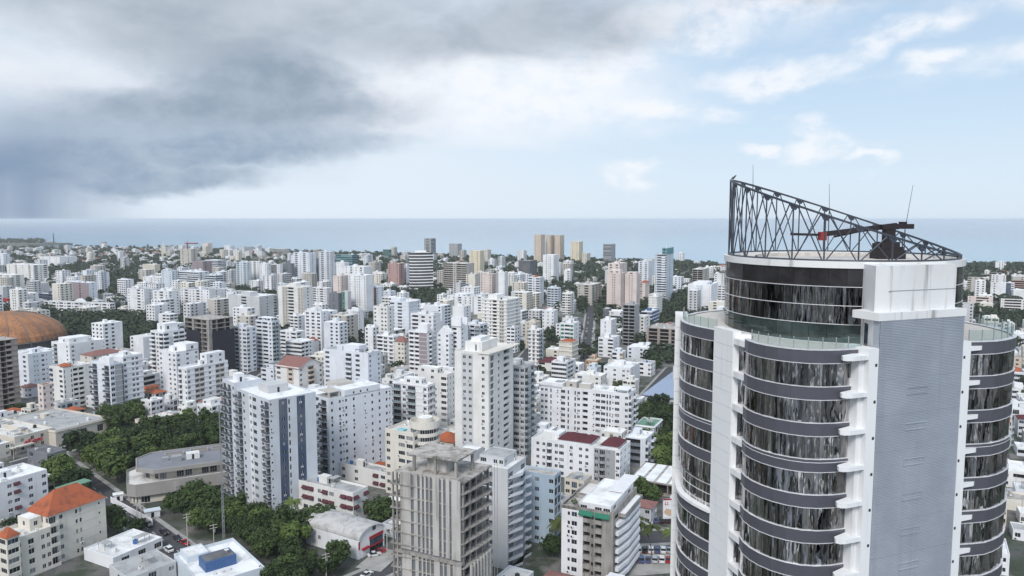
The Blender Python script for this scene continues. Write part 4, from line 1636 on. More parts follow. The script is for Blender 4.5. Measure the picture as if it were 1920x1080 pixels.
# barrel-roofed showroom
def showroom():
    C = on_level(672, 1050, 0)
    a = math.radians(58)
    b = Bld('showroom', 'white hall with curved grey barrel roof and red framed shop front', 'shop', (C.x, C.y), a, ['white', 'awning_red'], 238)
    lu, lv, he = 12.5, 24.0, 6.4
    n = 12
    arc = [(lu * .5 - lu * .5 * math.cos(math.pi * k / n), he + 3.2 * math.sin(math.pi * k / n)) for k in range(n + 1)]
    w = b.wall
    for y, fl in ((0, 0), (lv, 1)):
        pts = [(0, y, 0), (lu, y, 0)] + [(x, y, z) for x, z in reversed(arc)]
        w.poly(pts if not fl else pts[::-1])
    w.quad((0, lv, 0), (0, 0, 0), (0, 0, he), (0, lv, he))
    w.quad((lu, 0, 0), (lu, lv, 0), (lu, lv, he), (lu, 0, he))
    rf = MB()
    for k in range(n):
        (x0, z0), (x1, z1) = arc[k], arc[k + 1]
        rf.quad((x0, -.5, z0 + .12), (x1, -.5, z1 + .12), (x1, lv + .3, z1 + .12), (x0, lv + .3, z0 + .12))
    rf.build('barrel_roof', MATS['zinc'], b.t)
    mb = MB()
    for k in range(n):
        (x0, z0), (x1, z1) = arc[k], arc[k + 1]
        mb.quad((x0, -.55, z0 - .35), (x1, -.55, z1 - .35), (x1, -.55, z1 + .16), (x0, -.55, z0 + .16))
        mb.quad((x0, -.55, z0 - .35), (x0, 0, z0 - .35), (x1, 0, z1 - .35), (x1, -.55, z1 - .35))
    mb.build('roof_edge', MATS['frame_white'], b.t)
    def slab(nm, x0, x1, z0, z1, mat, p=.06):
        m2 = MB()
        m2.box(x0, x1, -p, 0, z0, z1)
        return m2.build(nm, MATS[mat], b.t)
    slab('sign_band', 5.2, 11.9, 4.7, 5.8, 'awning_red', .12)
    slab('sign_band', 5.2, 11.9, 2.1, 2.7, 'awning_red', .12)
    slab('shop_window', 5.4, 11.7, 2.7, 4.7, 'glass_blue')
    slab('shop_window', 5.4, 11.7, .2, 2.1, 'glass_dark')
    slab('door_canopy', 1.6, 4.6, 2.6, 3.2, 'awning_red', .9)
    slab('door', 1.9, 4.2, 0, 2.5, 'frame_white')
    slab('corner_banner', .15, .75, 3.2, 6.2, 'awning_red', .1)
    slab('vent', 6.8, 8.4, 7.4, 9.0, 'frame_dark')
    for k in range(3):
        mb = MB()
        mb.box(-.08, 0, 5 + 6 * k, 6.2 + 6 * k, 3.0, 4.2)
        mb.build('window', MATS['glass_curtain'], b.t)
    OCC.append((C.x, C.y + 12, 16, a, lu, lv, C.x, C.y))
    b.done()


showroom()


# bare concrete tower with closely set upright fins
def fin_tower():
    d = 172.0
    b0 = at_depth(868, 868, d)
    a = math.radians(64)
    b = Bld('unfinished_tower', 'raw concrete tower with upright fins and open floors, under construction', 'building', (b0.x, b0.y), a, ['precast', 'concrete'], d)
    zt = b0.z
    lu, lv = 13.5, 19.0
    t = b.t
    fh = 3.05
    def part(nm, x0, x1, y0, y1, z0, z1, mat='concrete'):
        mb = MB()
        mb.box(x0, x1, y0, y1, z0, z1)
        return mb.build(nm, MATS[mat], t)
    # crowning slab on posts
    part('crown_slab', 1.0, 10.5, 2.0, 16.0, zt - .45, zt, 'roof_stained')
    for x in (1.6, 9.6):
        for y in (2.8, 8.6, 14.8):
            part('post', x - .3, x + .3, y - .3, y + .3, zt - 4.6, zt - .45)
    part('lift_room', 4.0, 8.5, 7, 12.5, zt - 4.6, zt - .45, 'precast')
    ztop = zt - 4.6
    part('roof_slab', -.3, lu + .3, -.6, lv + .3, ztop - .35, ztop, 'roof_stained')
    nf = int(ztop / fh)
    # slabs and set-back dark interior, storey by storey
    for k in range(nf):
        z = ztop - (k + 1) * fh
        mb = MB()
        # rounded balcony corner on the right
        pts = [(-.3, -.2), (lu - 2.5, -1.5), (lu + .3, -.6), (lu + 1.1, 1.2), (lu + .6, lv), (-.3, lv + 1.6), (-1.2, lv + 1.2), (-1.0, lv - 1.6)]
        if z > 2:
            mb.prism(pts, z - .25, z)
            mb.build('floor_slab', MATS['concrete'], t)
    mb = MB()
    mb.prism([(1.5, 1.6), (lu - 1.8, 1.6), (lu - 1.8, lv - 1.6), (1.5, lv - 1.6)], 0, ztop - .4)
    mb.build('inner_core', MATS['rawbrown'], t)
    for k in range(nf):
        z = ztop - (k + 1) * fh
        if z < 0:
            break
        for x in (0.5, 3.6, 6.7, 9.8, lu - .4):
            part('column', x - .22, x + .22, .1, .54, z, z + fh - .25)
        for x0, x1 in ((.9, 3.2), (4.0, 6.3), (7.1, 9.4)):
            mb = MB()
            mb.box(x0, x1, 1.5, 1.56, z + .1, z + 2.5)
            mb.build('window', MATS['glass_dark'], t)
        for y in (lv - .6, lv + .6):
            part('column', -.9, -.5, y - .2, y + .2, z, z + fh - .25)
    # the finned left front
    fins = [(lv - 1.6, lv - 4.6), (lv - 5.5, lv - 6.6), (lv - 7.3, lv - 7.9), (lv - 8.5, lv - 9.0), (lv - 9.7, lv - 10.2), (lv - 10.9, lv - 12.7), (lv - 13.4, lv - 13.9),
            (lv - 14.6, lv - 15.6), (lv - 16.2, lv - 18.6)]
    zlo = ztop - 6.35 * fh
    for (y1, y0) in fins:
        part('fin', -.75, -.35, y0, y1, zlo, ztop + .1, 'precast')
        part('fin', -.80, -.4, y0 - .15, y1 - .3, 0, zlo - 1.3, 'precast')
    part('back_wall', -.28, -.1, .4, lv - 1.2, 0, ztop - .4, 'slate')
    part('ledge', -1.0, .2, .1, lv + .2, zlo - 1.2, zlo - .5, 'concrete')
    # fins on the right end low down
    for k in range(7):
        part('fin', 1.2 + k * 1.6, 1.9 + k * 1.6, -1.5, -1.1, 0, zlo - 1.6, 'precast')
    # scaffolding poles on the corner
    for x in (lu - 2.0, lu - .6, lu + .9):
        mb = MB()
        mb.tube((x, -1.7, 0), (x, -1.7, ztop + .8), .07, 5)
        mb.build('scaffold_pole', MATS['metal_grey'], t)
    OCC.append((b0.x + 2, b0.y + 12, 16, a, lu, lv, b0.x, b0.y))
    b.done()


fin_tower()


def x_greyzig(b):
    z = b.zr
    pent(b, .3, 1.0, .15, .55, 3.0, 'q.q', 'W.ww', .3, 'roof_grey')
    pent(b, .2, .8, .65, .95, 3.4, None, None, .3)
    # angular white balcony spine up the right face
    lu = b.lu
    nf = int(b.zt / 2.95)
    for k in range(nf):
        zz = k * 2.95
        mb = MB()
        pts = [(lu * .02, 0.0), (lu * .02, -.6), (lu * .42, -2.6), (lu * .72, -1.4), (lu * .98, -2.2), (lu * 1.0, 0.0)]
        mb.prism(pts, zz - .15, zz)
        mb.wallstrip([pts[1], pts[2], pts[3], pts[4]], zz, zz + .85)
        mb.build('balcony', MATS['cool'], b.t)


B('light grey apartment tower with angular white balconies beside the bare concrete tower', 838, 952, 986, 880, 226, 64, 'D.D', '..s.W,.', 'grey', (), 2.95, 'roof_white', 1.0, lv=22,
  extra=x_greyzig, clutter=False)
B('pale blue block with small square windows beside the angular balcony tower', 984, 1040, 1052, 892, 243, 64, 'DD', 'w.w.w', 'blue', (), 3.1, 'roof_stained', .6, lv=13, stair=False)


def x_greenawn(b):
    z = b.zr
    lu, lv = b.lu, b.lv
    # white roof terrace over green awnings
    b.rect(.6, lu - .6, 1.0, lv * .66, z, z + 2.7, 'W.W', 'W.WW', par=.35, slot=1)
    for k in range(2):
        mb = MB()
        y0, y1 = lv * (.06 + .31 * k), lv * (.34 + .31 * k)
        mb.quad((-1.0, y1, z - .6), (-1.0, y0, z - .6), (.0, y0, z + .4), (.0, y1, z + .4))
        mb.quad((-1.0, y1, z - .9), (-1.0, y0, z - .9), (-1.0, y0, z - .6), (-1.0, y1, z - .6))
        mb.build('awning', MATS['awning_green'], b.t)
    # planted corner
    b.rect(0, lu * .5, lv * .70, lv, z, z + .9, par=.6, roof='roof_stained')
    mb = crown_mesh(random.Random(2), 8, 24, .06, 1.0)
    o = mb.build('roof_shrub', MATS['leaf'], b.t, (2.2, lv * .82, z))
    o.scale = (3, 3, 2.6)
    # bay balconies at the right corner
    nf = int(b.zt / 2.75)
    for k in range(1, nf):
        zz = k * 2.75
        mb = MB()
        pts = [(lu * .1, 0), (lu * .1, -.9), (lu * .4, -2.0), (lu * .9, -2.0), (lu, -.8), (lu, 0)]
        mb.prism(pts, zz - .2, zz + .95)
        mb.build('balcony', MATS['white'], b.t)
    b.rect(lu * .2, lu * .95, -2.3, 0, z - 1.6, z - .5, par=.4)
    mb = MB()
    mb.box(lu * .55, lu * 1.25, 1, 6, z + 2.6, z + 2.8)
    mb.build('canopy', MATS['frame_white'], b.t)


B('grey concrete block with white strips and green awnings under its roof terrace', 1053, 1150, 1194, 962, 212, 64, 'L.L', '.1q1W1.1LqL..', 'concrete', ('white',), 2.75, 'roof_pale', 1.2,
  lv=None, extra=x_greenawn, clutter=False, curtain=.2)


def x_maroon(b):
    z = b.zr
    lu, lv = b.lu, b.lv
    for (y0, y1, h) in ((.04, .22, 2.8), (.34, .46, 1.8), (.46, .70, 2.8)):
        b.rect(lu * .12, lu * .9, lv * y0, lv * y1, z, z + 1.2, None, None, par=.02)
        b.hip(lu * .12, lu * .9, lv * y0, lv * y1, z + 1.2, h * .75, 'tile_maroon', .5)
    b.rect(lu * .3, lu * .9, lv * .72, lv * .80, z, z + 2.2, par=.1)


B('white block with three maroon hip roofs and a grey panel on its front', 996, 1163, 1182, 843, 300, 64, 'w.w.w', '.w,wC,wW.w.w,w.w1C1w1.1w', 'white', ('midgrey',), 2.75, 'roof_pale', .8,
  extra=x_maroon, clutter=False)


def x_bigwhite(b):
    z = b.zr
    lu, lv = b.lu, b.lv
    b.rect(0, lu * .9, lv * .74, lv, z, z + 2.4, None, '..', par=.4)
    b.rect(lu * .2, lu * .8, lv * .60, lv * .72, z, z + 3.4, None, 'q', par=.3, slot=1)
    b.rect(lu * .3, lu * .7, lv * .45, lv * .58, z, z + 2.6, None, None, par=.3, slot=1)
    mb = MB()
    mb.box(.3, lu * .7, .6, lv * .16, z + 2.2, z + 2.45)
    for q in (.8, lv * .15):
        mb.box(.4, .7, q - .15, q + .15, z, z + 2.2)
    mb.build('pergola', MATS['white'], b.t)


B('large white block with a dark balcony column behind the maroon roofed block', 1013, 1179, 1193, 738, 348, 64, 'B.B', 'ww,t.s,W,t.tw,L.sWWttsW.w', 'white', ('stone',), 2.75, 'roof_white', 1.0,
  extra=x_bigwhite, clutter=True, stair=False, curtain=.04)


def x_beigetower(b):
    z = b.zr
    lu, lv = b.lu, b.lv
    b.rect(lu * .15, lu * .75, lv * .30, lv * .80, z, z + 4.6, None, '..t.', par=.3, roof='roof_white')
    b.rect(lu * .25, lu * .6, lv * .42, lv * .70, z + 4.3, z + 6.0, None, None, par=.2, roof='roof_white')
    mb = MB()
    mb.prism([(-.5, -.6), (lu * .8, -2.2), (lu * 1.2, -1.2), (lu, lv * .3), (-.5, lv * .28)], z + .4, z + .8)
    mb.build('roof_canopy', MATS['cream'], b.t)


B('tall cream tower with paired windows in grey panels and a stepped roof', 852, 916, 962, 662, 306, 66, 'DwL,', '.q1q1.q,', 'warm', ('grey',), 2.98, 'roof_white', 1.0, extra=x_beigetower, clutter=False,
  curtain=.05)
B('grey tower with dark plinth behind the tall cream tower', 946, 984, 1002, 686, 338, 64, 'R.R', 'w.wWw', 'grey', ('slate',), 2.95, 'roof_grey', .9, lv=14)


def x_round(b):
    z = b.zr
    lu, lv = b.lu, b.lv
    cx, cy, r = lu * .6, lv * .05, 5.9
    pts = [(cx + r * math.cos(2 * math.pi * k / 20), cy + r * math.sin(2 * math.pi * k / 20)) for k in range(20)]
    b.vol(pts, 0, z + 4.4, ['G'] * 20, fh=3.0, par=2.2, roof='roof_white')
    r2 = 3.2
    b.vol([(cx + r2 * math.cos(2 * math.pi * k / 14), cy + r2 * math.sin(2 * math.pi * k / 14)) for k in range(14)], z + 2, z + 5.6, None, par=.2)
    mb = MB()
    mb.box(1.0, lu * .30, lv * .45, lv * .66, z + .4, z + .75)
    mb.build('pool', MATS['pool_water'], b.t)


plain('pool_water', (.10, .52, .60), .15)
B('cream block with a round white corner drum and small turquoise roof pool', 722, 775, 815, 812, 286, 60, 'W.W', 'w.WW', 'cream', (), 3.0, 'roof_pale', 1.0, extra=x_round, stair=False)


def x_orangehip(b):
    b.hip(0, b.lu, 0, b.lv, b.zt, 3.2, 'tile_orange', .6)


B('low house with bright orange hip roof beside the round white drum', 838, 850, 870, 830, 322, 64, 'w.w', 'w', 'beige', (), 3, par=.05, lv=11, clutter=False, extra=x_orangehip)

# white-and-blue workshop by the street with a blue box on its roof
def x_bluebox(b):
    z = b.zr
    lu, lv = b.lu, b.lv
    b.part_box('blue_roof_room', lu * .22, lu * .72, lv * .34, lv * .58, z, z + 3.0, 'bluebox')
    mb = MB()
    mb.box(lu * .24, lu * .70, lv * .36, lv * .56, z + 3.0, z + 3.08)
    mb.build('room_roof', MATS['roof_dark'], b.t)
    mb = MB()
    mb.cyl(lu * .62, lv * .46, .16, z + 3, z + 3.5, 6)
    mb.cyl(lu * .62, lv * .46, .2, z + 3.5, z + 3.9, 10, 0, .75)
    mb.build('dish', MATS['ac_white'], b.t)
    for k in range(3):
        b.part_box('ac_unit', lu * (.28 + .12 * k), lu * (.28 + .12 * k) + .8, lv * .22, lv * .22 + .7, z, z + .8, 'ac_white')
    b.rect(lu * .1, lu * .45, lv * .72, lv, z, z + 1.9, par=.3, slot=0)


plain('bluebox', (.05, .115, .27), .55)
B('white and pale blue workshop with a dark blue room on its flat roof', 326, 378, 496, 1098, 201, 40, '..W.w.W.', 'w.ww.', 'ltblue', ('navy',), 3.6, 'roof_white', .9, extra=x_bluebox, clutter=False)
B('small white building with flat roof between the beige block and the street', 205, 212, 304, 1046, 226, 62, '.W.W.W', None, 'white', (), 3.4, 'roof_white', .5, lv=15, stair=False)
B('low grey roofed workshop in front of the small white building', 232, 240, 330, 1084, 207, 50, 'w.D.w', 'w', 'grey', (), 3.2, 'roof_grey', .2, lv=13, stair=False)


# ------------------------------------------------------------------ blocks of the middle distance
def hipx(mat='tile_brown', h=2.6, over=.4):
    return lambda b: b.hip(0, b.lu, 0, b.lv, b.zt, h, mat, over)


def penx(fx0=.15, fx1=.75, fy0=.2, fy1=.7, h=3.2, R='ww', L='ww', roof='roof_white'):
    return lambda b: pent(b, fx0, fx1, fy0, fy1, h, R, L, .3, roof)


# ---- 350-560 m
B('white block with open roof terrace behind the round white drum', 736, 802, 816, 722, 338, 62, 'wLw', 'RwR.w', 'white', (), 2.9, extra=penx())
B('cream block with stepped penthouse left of the tall cream tower', 776, 838, 852, 702, 372, 62, 'w.q.w', 'w..w.W', 'warm', (), 2.9, roof='roof_pale', extra=penx(.1, .8, .3, .9, 3.4))


def x_gable(b):
    mb = MB()
    lu, lv, z = b.lu, b.lv, b.zt
    mb.quad((-.5, -.6, z - .8), (lu * .5, -.6, z + 4.5), (lu * .5, lv + .6, z + 4.5), (-.5, lv + .6, z - .8))
    mb.quad((lu + .5, lv + .6, z - .8), (lu * .5, lv + .6, z + 4.5), (lu * .5, -.6, z + 4.5), (lu + .5, -.6, z - .8))
    mb.build('roof', MATS['tile_brown'], b.t)
    for y in (0, lv):
        b.wall.poly([(0, y, z - .2), (lu, y, z - .2), (lu * .5, y, z + 4.3)])


B('white and tan building with brown pitched roof in the middle of the city', 516, 560, 605, 690, 440, 60, 'w.B1.w', 'W.W1.', 'warm', ('tan',), 3.0, par=.1, extra=x_gable, clutter=False)
B('white block with dark roof and cubic penthouse beside the brown pitched roof', 606, 690, 714, 662, 440, 62, 'w.w', 'W..BW.', 'cool', (), 3.0, roof='roof_grey', extra=penx(.2, .8, .25, .6, 4.2, None, None))
B('bright white apartment complex with grey right wing, near tower of two', 334, 350, 427, 690, 408, 60, 'w.W1W1.w.W1W1.', 'C.w', 'white', ('stone',), 2.9, extra=penx(.5, .95, .1, .9, 6.5, 'ww', 'w'), curtain=.06)
B('tall white stepped wing behind the grey winged white complex', 297, 330, 372, 660, 432, 60, 'w.w.w', 'w.ww', 'white', (), 2.9, extra=penx(.45, 1, 0, .7, 4.5, 'w', None))


def x_netted(b):
    lu, lv, z = b.lu, b.lv, b.zt
    for k, (x0, x1, y0, y1) in enumerate(((lu * .12, lu + .35, -.35, -.25), (-.35, -.25, lv * .35, lv * 1.0))):
        mb = MB()
        mb.box(x0, x1, y0, y1, 0, z * .80)
        mb.build('safety_net', MATS['netting'], b.t)
    for k in range(5):
        mb = MB()
        mb.tube((lu * (.1 + .2 * k), 1, z - .9), (lu * (.1 + .2 * k), 1, z + 2.2), .12, 5)
        mb.build('rebar_column', MATS['concrete'], b.t)


plain('netting', (.022, .022, .034), .8)
B('dark netted tower under construction with bare concrete upper floors', 346, 391, 437, 600, 510, 58, 'xxx', 'x,xx', 'concrete', (), 3.0, 'roof_stained', .15, extra=x_netted, clutter=False)


def x_trio(b):
    b.part_box('stair_head', 1, b.lu * .5, 2, b.lv * .5, b.zr, b.zr + 4, 'white')


B('narrow building with dark framed glass balconies and a grey spine beside the grove', 170, 206, 228, 682, 402, 60, 'W.1.1', 'R.R', 'cool', ('midgrey',), 2.9, extra=x_trio, rail='rail_smoke')
B('white block attached to the right of the glass balcony building', 226, 230, 267, 668, 410, 60, 'w.ww.', None, 'white', (), 2.9, lv=13)
B('cream apartment block with dark blue awnings and small orange roof', 92, 118, 172, 690, 425, 60, 't.tLL.w', 'A.W', 'warm', (), 2.9, roof='roof_pale', extra=lambda b: (setattr(b, 'awm', 'awning_navy'), b.hip(b.lu * .05, b.lu * .35, 0, b.lv * .5, b.zr + 1.4, 1.6, 'tile_orange', .3)))
B('pale block with blue grey stair strip in front of the orange dome', 18, 52, 98, 664, 465, 60, '.s1s1,ws.', 's.W', 'cool', ('ltblue',), 2.9, roof='roof_white', rail='frame_white')
B('white block with stepped roof boxes right of the orange dome', 96, 130, 198, 645, 520, 60, 'w..w.s', 'R.w', 'white', (), 2.9, extra=penx(.1, .7, .2, .8, 4, 'w.', 'w'))
B('unfinished brown concrete block at the left picture edge below the dome', -40, -12, 32, 640, 420, 60, 'HxHx', 'xx', 'rawbrown', (), 2.95, 'roof_stained', .2, clutter=False)
B('low cream house with brown hip roof among white blocks near the dome', 150, 172, 232, 668, 490, 60, 'w.w.w', 'w', 'cream', (), 3, par=.05, extra=hipx('tile_brown', 2.4), clutter=False)
B('small pink house at the foot of the cream block with blue awnings', 70, 80, 98, 722, 398, 60, 'w.w', 'w', 'pink', (), 3, par=.3, roof='tile_brown')
B('orange walled house with red roof beside the bright white complex', 266, 272, 298, 730, 445, 60, 'ww', 'w', 'ochre', (), 3, par=.05, extra=hipx('tile_orange', 1.6), clutter=False)
B('white tower with stacked curved balconies left of the netted tower', 282, 306, 346, 622, 490, 60, 'B.BB', 'BwB', 'white', (), 2.9, extra=penx(.2, .8, .2, .8, 5.5, 'w.', 'w'), rail='rail_smoke')
B('blue grey apartment slab right of the netted tower', 437, 462, 479, 614, 530, 62, 'W.W', 'LwW', 'cool', (), 2.9, roof='roof_grey')
B('white apartment slab with dark balcony stripes and roof loggia', 479, 510, 524, 602, 540, 62, 'RR', 'LLw', 'cool', (), 2.9, extra=penx(.1, .9, .1, .9, 3, 'LL', 'LLL'))
B('low white terraced houses in front of the striped balcony slab', 524, 556, 572, 622, 600, 62, 'L.', 'LwL', 'white', (), 3)
B('white tower with wide dark windows on its left front', 571, 602, 615, 584, 620, 62, '.w.', 'WWW', 'white', (), 2.9, extra=penx(.1, .7, .3, .9, 2.6, None, None))
B('small white and pink block right of the wide window tower', 616, 630, 640, 602, 660, 62, 'w.', 's.w', 'warm', (), 2.9)
B('slim white tower with two columns of small windows', 650, 672, 682, 582, 680, 62, 't.', '.s.1s1', 'white', ('grey',), 2.9, extra=penx(.2, .9, .1, .6, 2.5, None, None))
B('white tower with long window bands and plain right flank', 731, 766, 787, 566, 640, 62, '.s.sw', 'G.G..', 'cool', (), 2.9, extra=penx(.1, .6, .5, 1, 3.2, None, None))
B('white low block with carport gallery below the long banded tower', 706, 738, 750, 630, 560, 62, 'w.w', 'LWW', 'white', (), 3)
B('cream turret house with brown pyramid roof', 739, 758, 768, 642, 540, 62, 'w.', '.ww', 'cream', (), 3, par=.05, extra=hipx('tile_brown', 4.0, .3), clutter=False)
B('white block with dark mauve stair strip and curved balconies', 766, 800, 814, 622, 500, 62, '.C.', 'LL.1.1', 'white', ('mauve',), 2.95, extra=penx(.1, .5, .0, .5, 6, None, None))


def x_gabw(b):
    mb = MB()
    lu, lv, z = b.lu, b.lv, b.zt
    mb.quad((-.2, -.1, z - .2), (lu + .2, -.1, z - .2), (lu + .2, lv * .5, z + 5.2), (-.2, lv * .5, z + 5.2))
    mb.quad((lu + .2, lv + .1, z - .2), (-.2, lv + .1, z - .2), (-.2, lv * .5, z + 5.2), (lu + .2, lv * .5, z + 5.2))
    mb.build('roof', MATS['roof_white'], b.t)
    b.wall.poly([(0, lv, z - .1), (0, 0, z - .1), (0, lv * .5, z + 5.0)])


B('white narrow gabled house front among dense white blocks', 820, 842, 850, 626, 500, 62, '.w', 'w.w', 'white', (), 3.1, par=.05, extra=x_gabw, clutter=False)
B('white block with pointed parapet fins right of the gabled front', 846, 864, 878, 612, 505, 62, 'w.', 'L.', 'white', (), 3.0, extra=lambda b: [pent(b, .0, .2, .0, 1, 7, None, None, .1), pent(b, .85, 1, .0, 1, 6, None, None, .1)])
B('grey and white balcony block beside the tall cream tower roof', 870, 900, 914, 608, 520, 62, 'RR', 'RLR', 'cool', (), 2.9)
B('cream tall slab with dark central balcony column in the city centre', 903, 950, 976, 562, 620, 62, '..s.w.', '.q.q,H.q1q1.', 'warm', ('stone',), 2.95, extra=penx(.2, .7, .5, .85, 4, None, None))
B('white walled low buildings below the central balcony column slab', 770, 812, 826, 590, 560, 62, 'w.', 'LWw', 'white', (), 3)
B('white low villa cluster with flat roofs right of the slim tower', 700, 726, 738, 575, 580, 62, 'w', 'w.ww', 'warm', (), 3, roof='roof_green')
# ---- 560-800 m

B('greyish slab with balcony column, wider one near the netted tower', 428, 486, 521, 556, 740, 62, 's.w.R', '..s.H.s..', 'grey', (), 2.95, extra=penx(.1, .5, .35, .65, 4.5, None, None))
B('cream slab with black balcony column and curved roof box', 521, 568, 586, 538, 720, 62, '.w.', '.t1t1H.t1t1', 'warm', ('stone',), 2.95, extra=penx(.1, .6, .3, .6, 4, None, None))
B('white block with long balcony rows behind the cream slab', 585, 612, 622, 540, 900, 62, 'w', 'LwLw', 'white', (), 2.95)
B('dark slate tower with few windows beside the white cluster', 617, 634, 641, 550, 850, 62, 'w', '.w.', 'slate', (), 2.95)
B('narrow tower with green painted strip', 641, 652, 658, 546, 850, 62, '.', 'w1.', 'grey', ('green',), 2.95)
B('broad white cluster of towers in the centre left', 657, 686, 700, 516, 860, 62, 's.s', 'w.wtw.w', 'white', (), 2.95, lv=26)
B('peach fronted tower at the left of the white cluster', 624, 638, 660, 517, 870, 62, 'wtw', '.w', 'pink', (), 2.95)
B('white block with rose panel right of the white cluster', 689, 706, 719, 538, 880, 62, 'w.w', 'w.w1w1', 'cool', ('rose',), 2.95)
B('white and grey block below the red brick tower', 717, 732, 742, 546, 910, 62, 'w.', '.w.', 'cool', ('mauve',), 2.95)
B('white stepped block in front of the striped tower trees', 838, 886, 902, 556, 880, 62, 'w.', 'wwBww', 'white', (), 2.95, extra=penx(.1, .9, .3, .8, 3, 'w', 'w.w.w'))
B('white slab with three window columns near the parking street', 1017, 1038, 1046, 582, 680, 64, 's.', 'q.q.q', 'white', (), 2.95)
B('beige block beside the white three window column slab', 984, 1004, 1014, 604, 630, 64, 'w.w', '.w..w', 'beige', (), 2.95)
B('grey stepped block with glass balconies in the centre', 1026, 1046, 1052, 540, 900, 64, 'w', 'LWL', 'ltblue', (), 2.95)
B('white block with dark window bands in the centre trees', 1054, 1070, 1077, 550, 860, 64, 'W', 'GwG', 'warm', (), 2.95)
B('bluish tower with red gable top in the centre', 990, 1012, 1020, 520, 960, 64, 'w', 'LwL', 'cool', ('ltblue',), 2.95, extra=lambda b: b.hip(b.lu * .2, b.lu * .8, b.lv * .35, b.lv * .7, b.zt, 2.5, 'tile_orange', .3))
B('cream apartment block left of the bluish red topped tower', 960, 982, 991, 530, 1030, 64, 'w.', 'w.ww', 'cream', (), 2.95)
B('curved brown grey apartment block with long balconies', 1083, 1110, 1128, 534, 950, 64, 'LLL', 'w.L.', 'stone', (), 2.95, bands=(.3, .8))
B('left tower of the pale pink twin towers', 1138, 1164, 1172, 512, 880, 64, '.', '..qq..', 'pink', (), 2.95, extra=penx(.1, .8, .1, .9, 4, None, 'WW'))
B('right tower of the pale pink twin towers', 1172, 1194, 1201, 514, 885, 64, '.', '.qq.', 'pink', (), 2.95, extra=penx(.1, .8, .1, .9, 3, None, 'W'))
B('pinkish tower top with balconies behind the left pink twin', 1140, 1162, 1176, 494, 960, 64, 'w', 'WW', 'pink', ('yellow',), 2.95)
B('small red roofed tower right of the pink twins', 1199, 1210, 1218, 530, 960, 64, '.', 'W.', 'pink', (), 2.95, extra=hipx('tile_orange', 2))
B('dark grey concrete frame tower with open floors', 1168, 1190, 1199, 572, 640, 64, '..', 'xx', 'midgrey', (), 2.95, 'roof_grey', .3)
B('brown unfinished concrete frame left of the glass tower', 1212, 1276, 1292, 618, 596, 64, 'x', ',x,x,x', 'rawbrown', (), 2.95, 'roof_stained', .3, clutter=True, stair=False)


def x_bank(b):
    lu, lv, z = b.lu, b.lv, b.zt
    mb = MB()
    mb.box(-.12, 0, lv * .05, lv * .66, z - 4.6, z - .2)
    mb.build('sign_board', MATS['white'], b.t)
    mb = MB()
    c = lv * .5
    for k in range(10):
        a0, a1 = 2 * math.pi * k / 10, 2 * math.pi * (k + 1) / 10
        mb.quad(*[(-.16, c + r * math.cos(t), z - 2.4 + r * math.sin(t)) for r, t in ((1.5, a0), (1.5, a1), (.8, a1), (.8, a0))])
    mb.build('round_emblem', MATS['slate'], b.t)
    b.rect(-1, lu * .6, lv * .70, lv * 1.02, 0, z + 2.4, None, None, par=.2, slot=1)


B('white office with round emblem on its roof sign and black corner block', 1132, 1164, 1172, 584, 770, 64, 'w', 'GGG', 'white', ('charcoal',), 3.4, extra=x_bank, clutter=False)
B('white twin slab pavilion with flat hood left of the grey frame tower', 1126, 1146, 1156, 600, 628, 64, 'w', '.t,.', 'white', ('grey',), 3.2)
B('white block with open roof gallery right of the big round tree', 1122, 1150, 1162, 634, 588, 64, 'w', 'W.L', 'white', (), 3.0)
B('white office with small scattered windows above the blue office', 1216, 1232, 1242, 556, 800, 64, '.s', 's.s.s', 'warm', (), 2.95)
B('blue glazed low office with white roof edge', 1203, 1222, 1236, 584, 740, 64, '.', 'GG', 'dkblue', ('white',), 3.2, bands=(.3, .9, 1))
B('pale building with red roof beside the big round tree', 1048, 1072, 1084, 642, 556, 64, '.s', '..s', 'cream', (), 3, par=.05, extra=hipx('tile_orange', 1.6), clutter=False)
B('white shop block with green awnings above the red roof', 1051, 1076, 1086, 606, 615, 64, 'w', 'AGA', 'white', (), 3.0, extra=lambda b: setattr(b, 'awm', 'awning_green'))
B('white block left of the glass tower terrace', 1290, 1334, 1346, 534, 850, 64, 's.s', 's.s1s1.s', 'white', ('ltblue',), 2.95, extra=penx(.1, .8, .2, .8, 3.2, None, None))
B('white stepped low block in front of the parking street', 1132, 1182, 1200, 690, 480, 64, 'w.', 'w.w.ww', 'white', (), 3)
B('white two storey house with porch behind the large white block', 1052, 1086, 1096, 684, 520, 64, 'w', 'w.B', 'white', (), 3)
B('small orange tinted house behind the large white block', 1098, 1118, 1128, 676, 535, 64, 'w', 'www', 'ochre', (), 3, par=.4, roof='roof_pale')
B('long grey roofed shed near the parking lot', 1140, 1206, 1214, 680, 545, 64, '.', '.w..', 'cream', (), 3, roof='roof_grey', par=.15, stair=False)
B('grey walled block with few windows left of the glass tower', 1262, 1284, 1300, 688, 455, 64, '.', '.s.s', 'grey', (), 3.2)


def x_blueroof(b):
    mb = MB()
    mb.box(-1.2, b.lu + 1, -1, b.lv + 1, b.zt, b.zt + .5)
    mb.build('roof', MATS['roof_blue'], b.t)


B('low hall with pale blue metal roof left of the glass tower', 1208, 1280, 1330, 748, 410, 64, '..', '...', 'grey', (), 4, par=.1, extra=x_blueroof, clutter=False)
B('green roofed white hall behind trees left of the glass tower', 1190, 1226, 1242, 800, 352, 64, '.W.W', '..', 'white', (), 3.6, roof='roof_green', par=.6, stair=False)


def x_deck(b):
    lu, lv, z = b.lu, b.lv, b.zt
    for k in range(4):
        mb = MB()
        mb.box(.5, lu - .5, lv * (.04 + .245 * k), lv * (.23 + .245 * k), z, z + .12)
        mb.build('roof_sheet', MATS['roof_white'], b.t)


